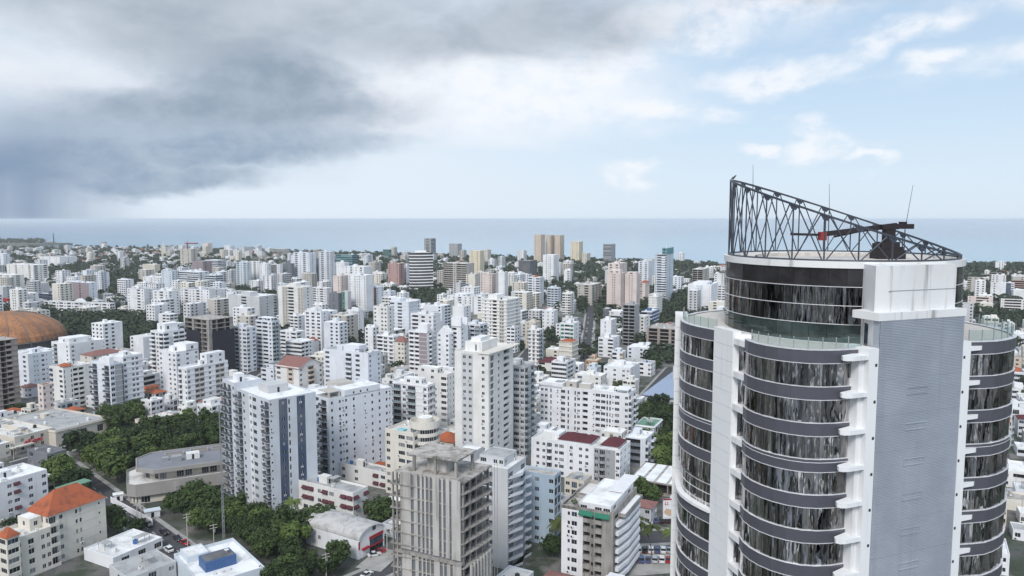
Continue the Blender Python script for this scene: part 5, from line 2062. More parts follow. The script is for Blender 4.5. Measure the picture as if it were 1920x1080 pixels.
B('brown parking deck with white sheet roof left of the glass tower', 1180, 1276, 1300, 912, 286, 64, 'x.', 'xxxx', 'rawbrown', (), 3.0, roof='roof_stained', par=.1, clutter=False, extra=x_deck)
# ---- beyond 800 m


def x_round_striped(b):
    pass


def striped():
    d = 1100.
    p = at_depth(790, 474, d)
    b = Bld('office_tower', 'round cornered tower striped in black glass and white bands', 'tower', (p.x, p.y), math.radians(15), ['interior', 'white'], d)
    w, dp = 34.0, 22.0
    pts = []
    for k in range(9):
        t = k / 8
        pts.append((-w / 2 + w * t, -3.2 * math.sin(math.pi * t) + dp * .0))
    pts = [(-w / 2, dp * .55)] + pts + [(w / 2, dp * .55), (w / 2 - 4, dp), (-w / 2 + 4, dp)]
    fh = 4.45
    nf = int(p.z / fh)
    b.vol(pts, 0, p.z, None, par=.4, roof='roof_white')
    for k in range(1, nf + 1):
        mb = MB()
        q = [(x * 1.02, (y - 8) * 1.03 + 8) for x, y in pts]
        z = k * fh
        mb.prism(q, z - 1.75, z)
        mb.build('band', MATS['white'], b.t)
    b.rect(-8, 8, 4, 12, p.z, p.z + 3, par=.2, slot=1)
    OCC.append((p.x, p.y + 8, 22, 0, 34, 22, p.x - 17, p.y))
    b.done()


striped()
FARB = [
    ('tall grey glass tower by the sea behind the striped tower', 795, 808, 817, 447, 2000, 'T', 'tTt', 'midgrey'),
    ('grey slab tower by the sea right of the striped tower', 842, 858, 866, 457, 2050, 't', 'ttt', 'midgrey'),
    ('small green glass block by the sea', 718, 728, 734, 468, 2000, 'G', 'GG', 'green'),
    ('red brick coloured tower left of the striped tower', 727, 748, 758, 494, 1140, 'W', 'w.w', 'rose'),
    ('white tower squeezed between the brick tower and the striped tower', 757, 763, 772, 497, 1160, '.', 'w', 'cool'),
    ('grey and brown balcony block right of the striped tower', 831, 874, 889, 494, 1100, '.w.', 'HHwHH', 'stone'),
    ('pinkish beige block in front of the yellow tower', 900, 922, 932, 514, 1000, 'w', 'ws.w', 'pink'),
    ('white slim tower with grey centre strip', 930, 946, 953, 510, 990, '.', 's1.s', 'white'),
    ('yellow beige tower with red roof edge', 880, 900, 908, 470, 1400, 'w', 'ww', 'yellow'),
    ('left tower of the three tan seaside towers', 1001, 1014, 1022, 440, 1820, 't', 'tt', 'tan'),
    ('middle tower of the three tan seaside towers', 1023, 1032, 1040, 441, 1860, 't', 'tt', 'tan'),
    ('right tower of the three tan seaside towers', 1040, 1050, 1058, 441, 1860, 't', 'tt', 'tan'),
    ('shorter cream tower right of the tan seaside towers', 1070, 1086, 1093, 453, 1850, 't', 'tt', 'yellow'),
    ('small cream block at the foot of the cream seaside tower', 1091, 1100, 1107, 475, 1800, 't', 'ww', 'beige'),
    ('white ribbed tower in front of the tan seaside towers', 1018, 1038, 1048, 478, 1300, 'w', '.wtw.', 'white'),
    ('dark netted block in the far centre', 972, 994, 1007, 489, 1400, '.', 'w.', 'charcoal'),
    ('grey tower standing alone before the sea', 1131, 1146, 1154, 458, 1850, 't', 'G', 'midgrey'),
    ('white bluish tower left of the blue glass tower', 1197, 1216, 1228, 490, 1200, '.', 'WW', 'cool'),
    ('grey tower with red tower crane far left', 337, 358, 370, 467, 1700, 'W', 'WW', 'stone'),
    ('round cornered tower with red cap before the sea', 379, 390, 398, 456, 2300, '.', 't.t', 'pink'),
    ('white domed tower before the dark sea', 420, 432, 440, 460, 2250, '.', 't.t', 'cool'),
    ('pale block before the sea next to the domed tower', 448, 458, 474, 463, 2250, '.', 'w', 'grey'),
    ('long pale slab hotel before the sea', 511, 532, 542, 467, 2250, '.', 'GG', 'stone'),
    ('left tower of the twin tall grey balcony towers', 550, 580, 592, 474, 1180, 'w', 'LtLt', 'cool'),
    ('right tower of the twin tall grey balcony towers', 597, 618, 627, 472, 1190, 'w', 'tLtL', 'cool'),
    ('dark gap building between the twin grey towers', 586, 596, 602, 488, 1220, '.', 'W', 'slate'),
    ('grey tower left in the white trio', 442, 462, 470, 492, 1140, 'w', 'LwL', 'ltblue'),
    ('white middle tower in the white trio', 468, 486, 490, 490, 1170, 'w', 'wLw', 'white'),
    ('white right tower in the white trio', 487, 500, 508, 494, 1140, '.w', 'w.w', 'white'),
    ('white tower with black stripe right of the trio', 508, 524, 530, 496, 1170, '.', 'w1.1w', 'white'),
    ('dark tower with white edge beside the twin grey towers', 530, 546, 552, 494, 1180, 't', '.tt', 'slate'),
    ('dark greenish office block behind the white cluster', 629, 660, 670, 478, 1400, 'G', 'GGG', 'teal'),
    ('white tower with small windows before the greenish office', 630, 646, 654, 492, 1050, '.', 'ss', 'white'),
    ('white rounded block behind the white cluster', 645, 682, 698, 500, 1000, '.', 'wWwW', 'white'),
    ('cream windowless box building far left', 267, 290, 300, 496, 1450, None, None, 'beige'),
    ('white hospital block with curved bands far left', 330, 372, 392, 510, 1110, 'WW', 'GG', 'cool'),
    ('blue grey glazed block beside the hospital', 384, 404, 418, 516, 1100, 'G', 'GG', 'ltblue'),
    ('white and maroon block behind the hospital', 360, 380, 402, 490, 1420, 'WW', 'w', 'mauve'),
    ('white block with glazed end behind the hospital', 384, 408, 424, 488, 1430, 'GG', 'GG', 'cool'),
    ('blue white block left of the hospital', 302, 322, 334, 508, 1120, 'ww', 'w.w', 'ltblue'),
    ('white block in the wood far left, upper of a stepped pair', 268, 300, 316, 520, 1130, '.w', 'w.www', 'white'),
    ('white apartment group, left half, left of the netted tower', 238, 270, 292, 542, 850, 'w', 'w.sLw', 'white'),
    ('white apartment group, right half, left of the netted tower', 286, 316, 336, 546, 835, 'w.w', 'WLw', 'white'),
    ('white wide block behind the netted tower', 338, 392, 426, 544, 850, 's.w.sw', 'wLwwLwsw', 'white'),
    ('beige white row block at far left', 12, 62, 90, 497, 1250, 'LwL', 'wLwL', 'warm'),
    ('long beige block at the left picture edge', -20, 22, 45, 516, 1130, 'L', 'wLw', 'warm'),
    ('white tower at the left picture edge far away', -20, 6, 18, 476, 1650, 'w', 'ww', 'cool'),
    ('white long low block left in the distance', 74, 112, 144, 482, 1750, 'w', 'wWw', 'white'),
    ('brown fronted white office left of the long arcaded building', 120, 166, 182, 530, 980, 'w', 'W1.1W1.1', 'cool'),
    ('long dark blue glazed building behind the arcades', 66, 118, 132, 553, 950, None, 'GGGG', 'navy'),
    ('white office with punched windows near the red sign', 20, 56, 72, 550, 900, 'w', 'q.q.q', 'white'),
    ('low building with red front at the left picture edge', -20, 14, 20, 560, 940, None, '..', 'awning_red'),
    ('beige pink tower with arched tops right of the glass tower', 1815, 1844, 1855, 520, 1080, 'w', 'L.w.L', 'stone'),
    ('brown block behind the arched tower at the right edge', 1856, 1878, 1888, 511, 1250, '.', 'HH', 'mauve'),
    ('white block with dark glass panel at the right edge', 1858, 1896, 1910, 530, 1010, 'G1', 'w.s1', 'white'),
    ('peach block with long balconies right of the glass tower', 1815, 1862, 1876, 557, 890, 'w', 'w.HH.', 'pink'),
    ('white block with curved balconies at the right picture edge', 1877, 1926, 1940, 562, 840, 'w', 'sHHw', 'warm'),
    ('grey white office with dark window bands right of the glass tower', 1800, 1826, 1844, 568, 740, 'G', 'w.w', 'grey'),
    ('rose coloured tower at the right picture edge', 1896, 1924, 1940, 526, 1100, '.', 'HH', 'rose'),
    ('grey block behind the curved balcony building at right', 1846, 1880, 1900, 606, 560, '.', 'w.w', 'grey'),
    ('brown frame building beside the white block left of the tower', 1298, 1318, 1330, 505, 1200, 'x', 'xx', 'stone'),
    ('white block with rows of small windows low at the right edge', 1880, 1930, 1960, 888, 318, 'w', '.s.q.q', 'white'),
    ('rose walled building low at the right edge', 1870, 1930, 1960, 1046, 240, 'w', 'W.W.W', 'rose'),
    ('striped office behind the tower at the right edge', 1876, 1925, 1950, 700, 480, 'G', 'GG', 'cool'),
]
ALT = {'white slim tower with grey centre strip': ('midgrey',), 'white tower with black stripe right of the trio': ('charcoal',), 'brown fronted white office left of the long arcaded building': ('mauve',),
       'white block with dark glass panel at the right edge': ('navy',)}
for (lb, xl, xc, xr, yt, d, R_, L_, wl) in FARB:
    R_ = R_.replace('T', 'G') if R_ else R_
    L_ = L_.replace('T', 'G') if L_ else L_
    if wl == 'awning_red' and 'awning_red' not in MATS:
        continue
    B(lb, xl, xc, xr, yt, d, 62 if xc < 960 else 64, R_, L_, wl, ALT.get(lb, ()), 3.1 if d < 1500 else 3.6, par=.6,
      name='tower_block' if d > 900 and yt < 500 else 'apartment_building', cat='building',
      clutter=d < 1300, stair=True, roof='roof_white' if RNG.random() < .7 else 'roof_grey')


def glass_blue_tower():
    def ex(b):
        lu, lv, z = b.lu, b.lv, b.zt
        b.rect(0, lu, 0, lv * .40, z - 1, z + 7.5, '.', 'W', par=.4, roof='roof_white', slot=1)
        for k in range(int(z / 3.1)):
            mb = MB()
            mb.box(-.7, 0, lv * .12, lv * .42, k * 3.1 + .2, k * 3.1 + 1.35)
            mb.build('white_band', MATS['white'], b.t)
        mb = MB()
        mb.tube((lu * .3, lv * .2, z + 7), (lu * .3, lv * .2, z + 16), .5, 6, 0, .2)
        mb.build('mast', MATS['frame_white'], b.t)
    B('tall blue grey glass tower with white balcony bands and mast', 1228, 1250, 1263, 476, 980, 64, '.W.', 'tGG', 'ltblue', ('teal', 'white'), 3.1, par=.6, extra=ex, clutter=False, name='tower_block')


glass_blue_tower()


# orange ribbed dome
def dome():
    p = on_level(4, 652, 0)
    r, h = 45.0, 22.5
    t = thing('domed_arena', 'huge weathered orange dome with dark ribs at the left edge', 'dome', (p.x, p.y + 6, 0))
    n = 20
    z0 = 8.0
    prof = [(r * math.cos(a), z0 + h * math.sin(a)) for a in [math.pi / 2 * k / 9 for k in range(10)]]
    for k in range(n):
        mb = MB()
        a0, a1 = 2 * math.pi * k / n, 2 * math.pi * (k + 1) / n
        am = (a0 + a1) / 2
        for j in range(9):
            (r0, zz0), (r1, zz1) = prof[j], prof[j + 1]
            sub = 3
            for s_ in range(sub):
                b0, b1 = a0 + (a1 - a0) * s_ / sub, a0 + (a1 - a0) * (s_ + 1) / sub
                f = lambda q: 1 + .012 * math.cos((q - am) / (a1 - a0) * math.pi * 2)
                mb.quad((r0 * math.cos(b0) * f(b0), r0 * math.sin(b0) * f(b0), zz0), (r0 * math.cos(b1) * f(b1), r0 * math.sin(b1) * f(b1), zz0),
                        (r1 * math.cos(b1) * f(b1), r1 * math.sin(b1) * f(b1), zz1), (r1 * math.cos(b0) * f(b0), r1 * math.sin(b0) * f(b0), zz1))
        mb.build('roof_shell', MATS['dome_orange'], t)
        mb = MB()
        for j in range(8):
            (r0, zz0), (r1, zz1) = prof[j], prof[j + 1]
            mb.beam((r0 * math.cos(a0) * 1.004, r0 * math.sin(a0) * 1.004, zz0), (r1 * math.cos(a0) * 1.004, r1 * math.sin(a0) * 1.004, zz1), .5, .5)
        mb.build('rib', MATS['brown'], t)
    mb = MB()
    mb.cyl(0, 0, r * .94, 0, z0, 40)
    mb.build('drum', MATS['charcoal'], t)
    mb = MB()
    for k in range(40):
        a0, a1 = 2 * math.pi * k / 40, 2 * math.pi * (k + 1) / 40
        for (ra, rb, za, zb) in ((r * 1.02, r * 1.02, z0 - 1.0, z0), (r * 1.02, r * .9, z0 - 1.0, z0 - 1.0)):
            mb.quad((ra * math.cos(a0), ra * math.sin(a0), za), (ra * math.cos(a1), ra * math.sin(a1), za), (rb * math.cos(a1), rb * math.sin(a1), zb), (rb * math.cos(a0), rb * math.sin(a0), zb))
    mb.build('eave_ring', MATS['brown'], t)
    OCC.append((p.x, p.y, 56, 0, 92, 92, p.x - 46, p.y - 40))


plaster('dome_orange', (.45, .205, .095), .8, .9, .8, (.19, .10, .062), .46, .66)
dome()


def arcades():
    def ex(b):
        lu, lv, z = b.lu, b.lv, b.zt
        mb = MB()
        mb.poly([(-.3, lv * .55, z), (-.3, lv * .40, z), (-.3, lv * .475, z + 4.2)])
        mb.quad((-.3, lv * .40, z), (6, lv * .40, z), (6, lv * .475, z + 4.2), (-.3, lv * .475, z + 4.2))
        mb.quad((6, lv * .55, z), (-.3, lv * .55, z), (-.3, lv * .475, z + 4.2), (6, lv * .475, z + 4.2))
        mb.build('pediment', MATS['white'], b.t)
    B('long low white arcaded building with small pediment behind the dome wood', 82, 206, 216, 569, 850, 74, 'LL', 'LwLwLwLwLLwLwLwLw', 'white', ('grey',), 3.2, roof='roof_grey', par=.5, extra=ex, clutter=False)


arcades()


# red tower crane on the far grey tower
def tower_crane():
    p = at_depth(352, 466, 1705)
    t = thing('tower_crane', 'red construction crane above the grey tower at far left', 'crane', (p.x, p.y, p.z - 1))
    mb = MB()
    mb.box(-1, 1, -1, 1, 0, 12)
    mb.build('mast', MATS['crane_red'], t)
    mb = MB()
    mb.box(-6, 24, -.8, .8, 11.5, 14)
    mb.build('jib', MATS['crane_red'], t)
    mb = MB()
    mb.tube((0, 0, 13), (0, 0, 20), .7, 5, 0, .3)
    mb.build('apex', MATS['crane_red'], t)


tower_crane()


# ------------------------------------------------------------------ streets, then the unnamed houses between them
GA = math.radians(63)
GU, GV = Vector((math.cos(GA), math.sin(GA), 0)), Vector((-math.sin(GA), math.cos(GA), 0))
roofmat('asphalt', (.075, .075, .08), (.05, .05, .053), .3, .7)
roofmat('pavement', (.36, .35, .335), (.22, .215, .21), .4, .7)
roofmat('yard', (.40, .385, .36), (.25, .24, .225), .12, .8)
plain('road_paint', (.70, .70, .68), .7)
ROADS = []


def road(name, p, q, w, z=.012, walk=1.8, dashes=False, mat='asphalt'):
    p, q = Vector((p[0], p[1], 0)), Vector((q[0], q[1], 0))
    u = (q - p).normalized()
    n = Vector((-u.y, u.x, 0))
    mb = MB()
    h = n * w / 2
    mb.quad(*[(v.x, v.y, z) for v in (p - h, q - h, q + h, p + h)][::1])
    o = mb.build(name, MATS[mat], kind='structure')
    if walk:
        for sg in (1, -1):
            mb = MB()
            a, b = n * (sg * w / 2), n * (sg * (w / 2 + walk))
            pts = [p + a, q + a, q + b, p + b]
            if sg < 0:
                pts = pts[::-1]
            mb.prism([(v.x, v.y) for v in pts], 0.0, .13)
            mb.build('pavement', MATS['pavement'], kind='structure')
    if dashes:
        L = (q - p).length
        k = 3.0
        while k < L - 3:
            c = p + u * k
            mb = MB()
            a, b = u * 1.5, n * .09
            mb.quad(*[(v.x, v.y, z + .006) for v in (c - a - b, c + a - b, c + a + b, c - a + b)])
            mb.build('lane_marking', MATS['road_paint'], o)
            k += 7.0
    ROADS.append((p, q, w / 2 + walk + 1.0))


s0, s1 = on_level(196, 930), on_level(372, 1062)
du = (s1 - s0).normalized()
road('road', s0 - du * 120, s1 + du * 70, 9.5, dashes=True)
c0, c1 = on_level(600, 1120), on_level(760, 1050)
road('road', c0, c1 + (c1 - c0) * 1.2, 8, .018)
y0, y1 = on_level(690, 1068), on_level(722, 1040)
yd = (y1 - y0).normalized()
road('yard', y0, y1 + yd * 4, 9, .020, 0, mat='yard')
p0, p1 = on_level(1095, 700), on_level(1110, 560)
road('road', p0, p1, 9, .012, 2)
p0, p1 = on_level(1150, 1010), on_level(1300, 1004)
road('road', p0, p1, 10, .012, 2)
p0, p1 = on_level(1150, 1060), on_level(1300, 1048)
road('yard', p0, p1, 16, .020, 0, mat='yard')
for px0, py0, px1, py1, w in ((60, 760, 260, 700, 9), (30, 870, 140, 838, 8), (1200, 760, 1262, 690, 9), (960, 700, 1010, 640, 10), (640, 700, 700, 640, 8), (450, 720, 530, 660, 8)):
    road('road', on_level(px0, py0), on_level(px1, py1), w, .014, 1.6)

TREEZ = [   # base polygons of the groves (bearing, fall below horizon), spacing, height, label
    ([(98, 872), (150, 846), (250, 822), (330, 806), (420, 806), (428, 850), (330, 868), (262, 892), (222, 930), (150, 940), (104, 905)], 7.2, (10, 14), 'dense dark tree in the grove behind the brutalist office'),
    ([(318, 966), (352, 948), (430, 972), (520, 990), (600, 1002), (590, 1030), (520, 1062), (452, 1020), (382, 1002)], 6.0, (8, 11.5), 'leafy green tree between the street and the awning block'),
    ([(500, 1090), (548, 1062), (590, 1070), (668, 1100), (640, 1150), (520, 1150)], 5.6, (7, 10), 'green tree at the bottom edge in front of the barrel roof hall'),
    ([(92, 648), (112, 612), (170, 596), (292, 598), (305, 650), (212, 672), (150, 664), (116, 656)], 8.0, (11, 15), 'tree of the dark wood behind the orange dome'),
    ([(1196, 812), (1212, 770), (1262, 768), (1300, 800), (1300, 895), (1215, 902)], 8.0, (9, 14), 'dark tree of the strip between the white blocks and the glass tower'),
    ([(1158, 940), (1212, 928), (1228, 952), (1166, 966)], 6.0, (8, 11), 'round tree beside the brown parking deck'),
    ([(742, 562), (770, 552), (828, 552), (836, 566), (790, 572), (748, 572)], 11, (11, 15), 'dark tree at the foot of the striped tower'),
    ([(196, 792), (226, 770), (262, 764), (268, 800), (214, 812)], 6.0, (9, 12), 'dark tree by the foot of the glass balcony building'),
    ([(1244, 600), (1262, 566), (1292, 552), (1300, 600), (1262, 618)], 11, (12, 17), 'tree of the wood left of the glass tower terrace'),
    ([(1216, 668), (1250, 655), (1262, 690), (1252, 730), (1228, 720)], 9, (8, 12), 'tree along the lane below the brown unfinished frame'),
    ([(200, 968), (222, 962), (240, 985), (222, 1008), (203, 1004)], 5, (7, 9), 'green tree right of the beige block wall'),
    ([(1000, 616), (1036, 604), (1048, 616), (1040, 640), (1006, 636)], 9, (8, 11), 'tree around the white three window column slab'),
    ([(1150, 560), (1180, 552), (1140, 600), (1092, 590), (1090, 570)], 11, (9, 13), 'tree of the park below the curved balcony block'),
    ([(96, 508), (150, 498), (160, 512), (100, 522)], 22, (12, 16), 'tree of the small far wood left of the long low blocks'),
    ([(186, 520), (262, 500), (270, 530), (250, 556), (196, 552)], 19, (12, 16), 'tree of the far wood below the cream box building'),
    ([(1846, 596), (1874, 584), (1904, 596), (1890, 612), (1850, 612)], 9, (8, 12), 'light green tree right of the glass tower terrace'),
]


def inside(pt, poly):
    x, y = pt
    r = False
    j = len(poly) - 1
    for i in range(len(poly)):
        xi, yi = poly[i]
        xj, yj = poly[j]
        if (yi > y) != (yj > y) and x < (xj - xi) * (y - yi) / (yj - yi) + xi:
            r = not r
        j = i
    return r


ZW = []
for zpoly, sp, hh, lb in TREEZ:
    ZW.append([(on_level(a, c).x, on_level(a, c).y) for a, c in zpoly])


def seg_dist(c, p, q):
    u = q - p
    t = max(0, min(1, (c - p).dot(u) / u.length_squared))
    return (c - p - u * t).length


def free(x, y, r):
    for o in OCC:
        # test in the block's own axes
        dx, dy = x - o[6], y - o[7]
        ca, sa = math.cos(o[3]), math.sin(o[3])
        a, b = dx * ca + dy * sa, -dx * sa + dy * ca
        ex = max(-a, a - o[4], 0)
        ey = max(-b, b - o[5], 0)
        if ex * ex + ey * ey < r * r:
            return False
    c = Vector((x, y, 0))
    for p, q, w in ROADS:
        if seg_dist(c, p, q) < w + r * .7:
            return False
    return True


def in_zone(x, y):
    return any(inside((x, y), z) for z in ZW)


TOWER_KEEP = (37, 82, 34)
HOUSE_N = [0]
MARKS = [(60, 650, 'the orange dome'), (400, 480, 'the dark netted tower'), (512, 270, 'the blue and white tower block'), (675, 310, 'the broad white block with tiny windows'),
         (905, 306, 'the tall cream tower'), (1100, 350, 'the large white block'), (790, 1000, 'the striped tower'), (940, 590, 'the cream slab with balcony column'),
         (1168, 760, 'the pale pink twin towers'), (340, 285, 'the brutalist office'), (150, 360, 'the cream shopping hall'), (1250, 590, 'the brown unfinished frame'),
         (1245, 980, 'the blue grey glass tower'), (570, 940, 'the twin grey towers'), (660, 740, 'the white tower cluster'), (1030, 1840, 'the tan seaside towers'),
         (370, 900, 'the hospital'), (150, 735, 'the long arcaded building'), (1860, 900, 'the block with curved balconies at the right'), (560, 392, 'the brown pitched roof'),
         (380, 408, 'the bright white complex'), (750, 520, 'the white tower with long window bands'), (550, 600, 'the cream slab with black balcony column')]
USED = {}


def auto_label(px, d, words):
    best = min(MARKS, key=lambda m: ((m[0] - px) / 60.0) ** 2 + (math.log(m[1] / d) * 4) ** 2)
    dp = px - best[0]
    if abs(dp) < 28:
        rel = 'behind' if d > best[1] else 'in front of'
    elif d > best[1] * 1.25:
        rel = 'beyond and ' + ('right' if dp > 0 else 'left') + ' of'
    elif d < best[1] * .8:
        rel = 'before and ' + ('right' if dp > 0 else 'left') + ' of'
    else:
        rel = ('right' if dp > 0 else 'left') + ' of'
    return ' '.join((words + ' ' + rel + ' ' + best[2]).split()[:16]), best[2]


WALLS = [('white', 'white', 9), ('cool', 'pale white', 4), ('warm', 'off white', 3), ('cream', 'cream', 2), ('grey', 'grey', 2), ('beige', 'beige', 1), ('pink', 'pinkish', 1), ('ltblue', 'pale blue', 1), ('stone', 'stone grey', 1), ('tan', 'tan', 1)]
ROOFS = [('roof_white', 'white', 7), ('roof_pale', 'pale', 4), ('roof_grey', 'grey', 4), ('roof_stained', 'stained', 2), ('roof_dark', 'dark', 1)]


def pick(r, table):
    t = r.random() * sum(x[2] for x in table)
    for x in table:
        t -= x[2]
        if t <= 0:
            return x
    return table[-1]


def house(cx, cy, lu, lv, h, r, d, px, hip=False):
    wl, wn, _ = pick(r, WALLS)
    rf, rn, _ = pick(r, ROOFS)
    nf = max(1, round(h / 3.0))
    if nf > 3 and wl in ('tan', 'pink', 'beige'):
        wl, wn = 'white', 'white'
    kind = ['', 'single storey house', 'two storey house', 'three storey house', 'four storey block', 'five storey block', 'six storey block'][nf] if nf < 7 else ('mid rise block' if nf < 10 else 'tall block')
    if hip:
        tm = r.choice(('tile_brown', 'tile_orange', 'tile_orange', 'tile_maroon'))
        rn = {'tile_brown': 'brown tiled', 'tile_orange': 'orange tiled', 'tile_maroon': 'maroon tiled'}[tm]
    lb, mark = auto_label(px, d, '%s %s with %s roof' % (wn, kind, rn))
    n = USED.get(lb, 0)
    USED[lb] = n + 1
    if n:
        bal0 = {1: 'and side balconies', 2: 'and plain walls', 3: 'and roof tank'}
    o = Vector((cx, cy, 0)) - GU * lu / 2 - GV * lv / 2
    b = Bld('house' if nf < 4 else 'apartment_building', lb, 'house' if nf < 4 else 'building', (o.x, o.y), GA + r.uniform(-.03, .03), [wl, r.choice(('grey', 'midgrey', 'tan', 'slate', 'blue', 'mauve', 'white', 'stone'))], d, 'houses and small blocks round ' + mark.replace('the ', '', 1) if n else 'houses and small blocks round ' + mark.replace('the ', '', 1), seed=HOUSE_N[0])
    HOUSE_N[0] += 1
    if nf < 4:
        pats = ['w.w', 'W.w', 'wDw', 'w..w', 'LwL', 'w.D.w', 'L.w']
    else:
        pats = ['w.w1.w', 'BwB', 'w.R1.w', 'L.wL', 'W.W1.W', 'B.sB', 'GG', '.1s.1R', 'H.w1', 'LLw.', 'H1H1.', '..w.', 'q.q.q', 'C.C', 'W1.1.s', 'RR.', '.HH.', 't.t.B']
    R_, L_ = r.choice(pats), r.choice(pats)
    if nf > 3 and r.random() < .5:
        b.bands([(0, 0), (lu, 0), (lu, lv), (0, lv)], (0, 3), [3 * k * h / (3 * nf) - .1 for k in range(1, nf)], r.choice((.15, .3, .5)), r.choice((.2, .3, .8)))
    if d > 620 and nf < 4:
        R_ = R_ if r.random() < .6 else None
    if hip:
        b.rect(0, lu, 0, lv, 0, h, R_, L_, fh=3, par=.04, roof='roof_pale')
        b.hip(0, lu, 0, lv, h, min(lu, lv) * .22, tm, .5)
    else:
        par = r.choice((.3, .5, .8))
        zr = b.rect(0, lu, 0, lv, 0, h + par, R_, L_, L_ if d < 500 else None, fh=3, par=par, roof=rf)
        if nf > 2 and r.random() < .4:
            b.rect(lu * .15, lu * .75, lv * .25, lv * .8, zr, zr + 2.8, 'w', 'w.', par=.25, roof=rf)
            b.clutter(.5, lu * .9, .5, lv * .22, zr, False, .8)
        else:
            b.clutter(.5, lu - .5, .5, lv - .5, zr, nf > 1 and r.random() < .6, 1.2)
    OCC.append((cx, cy, 10, b.t.rotation_euler.z, lu, lv, o.x, o.y))
    b.done()


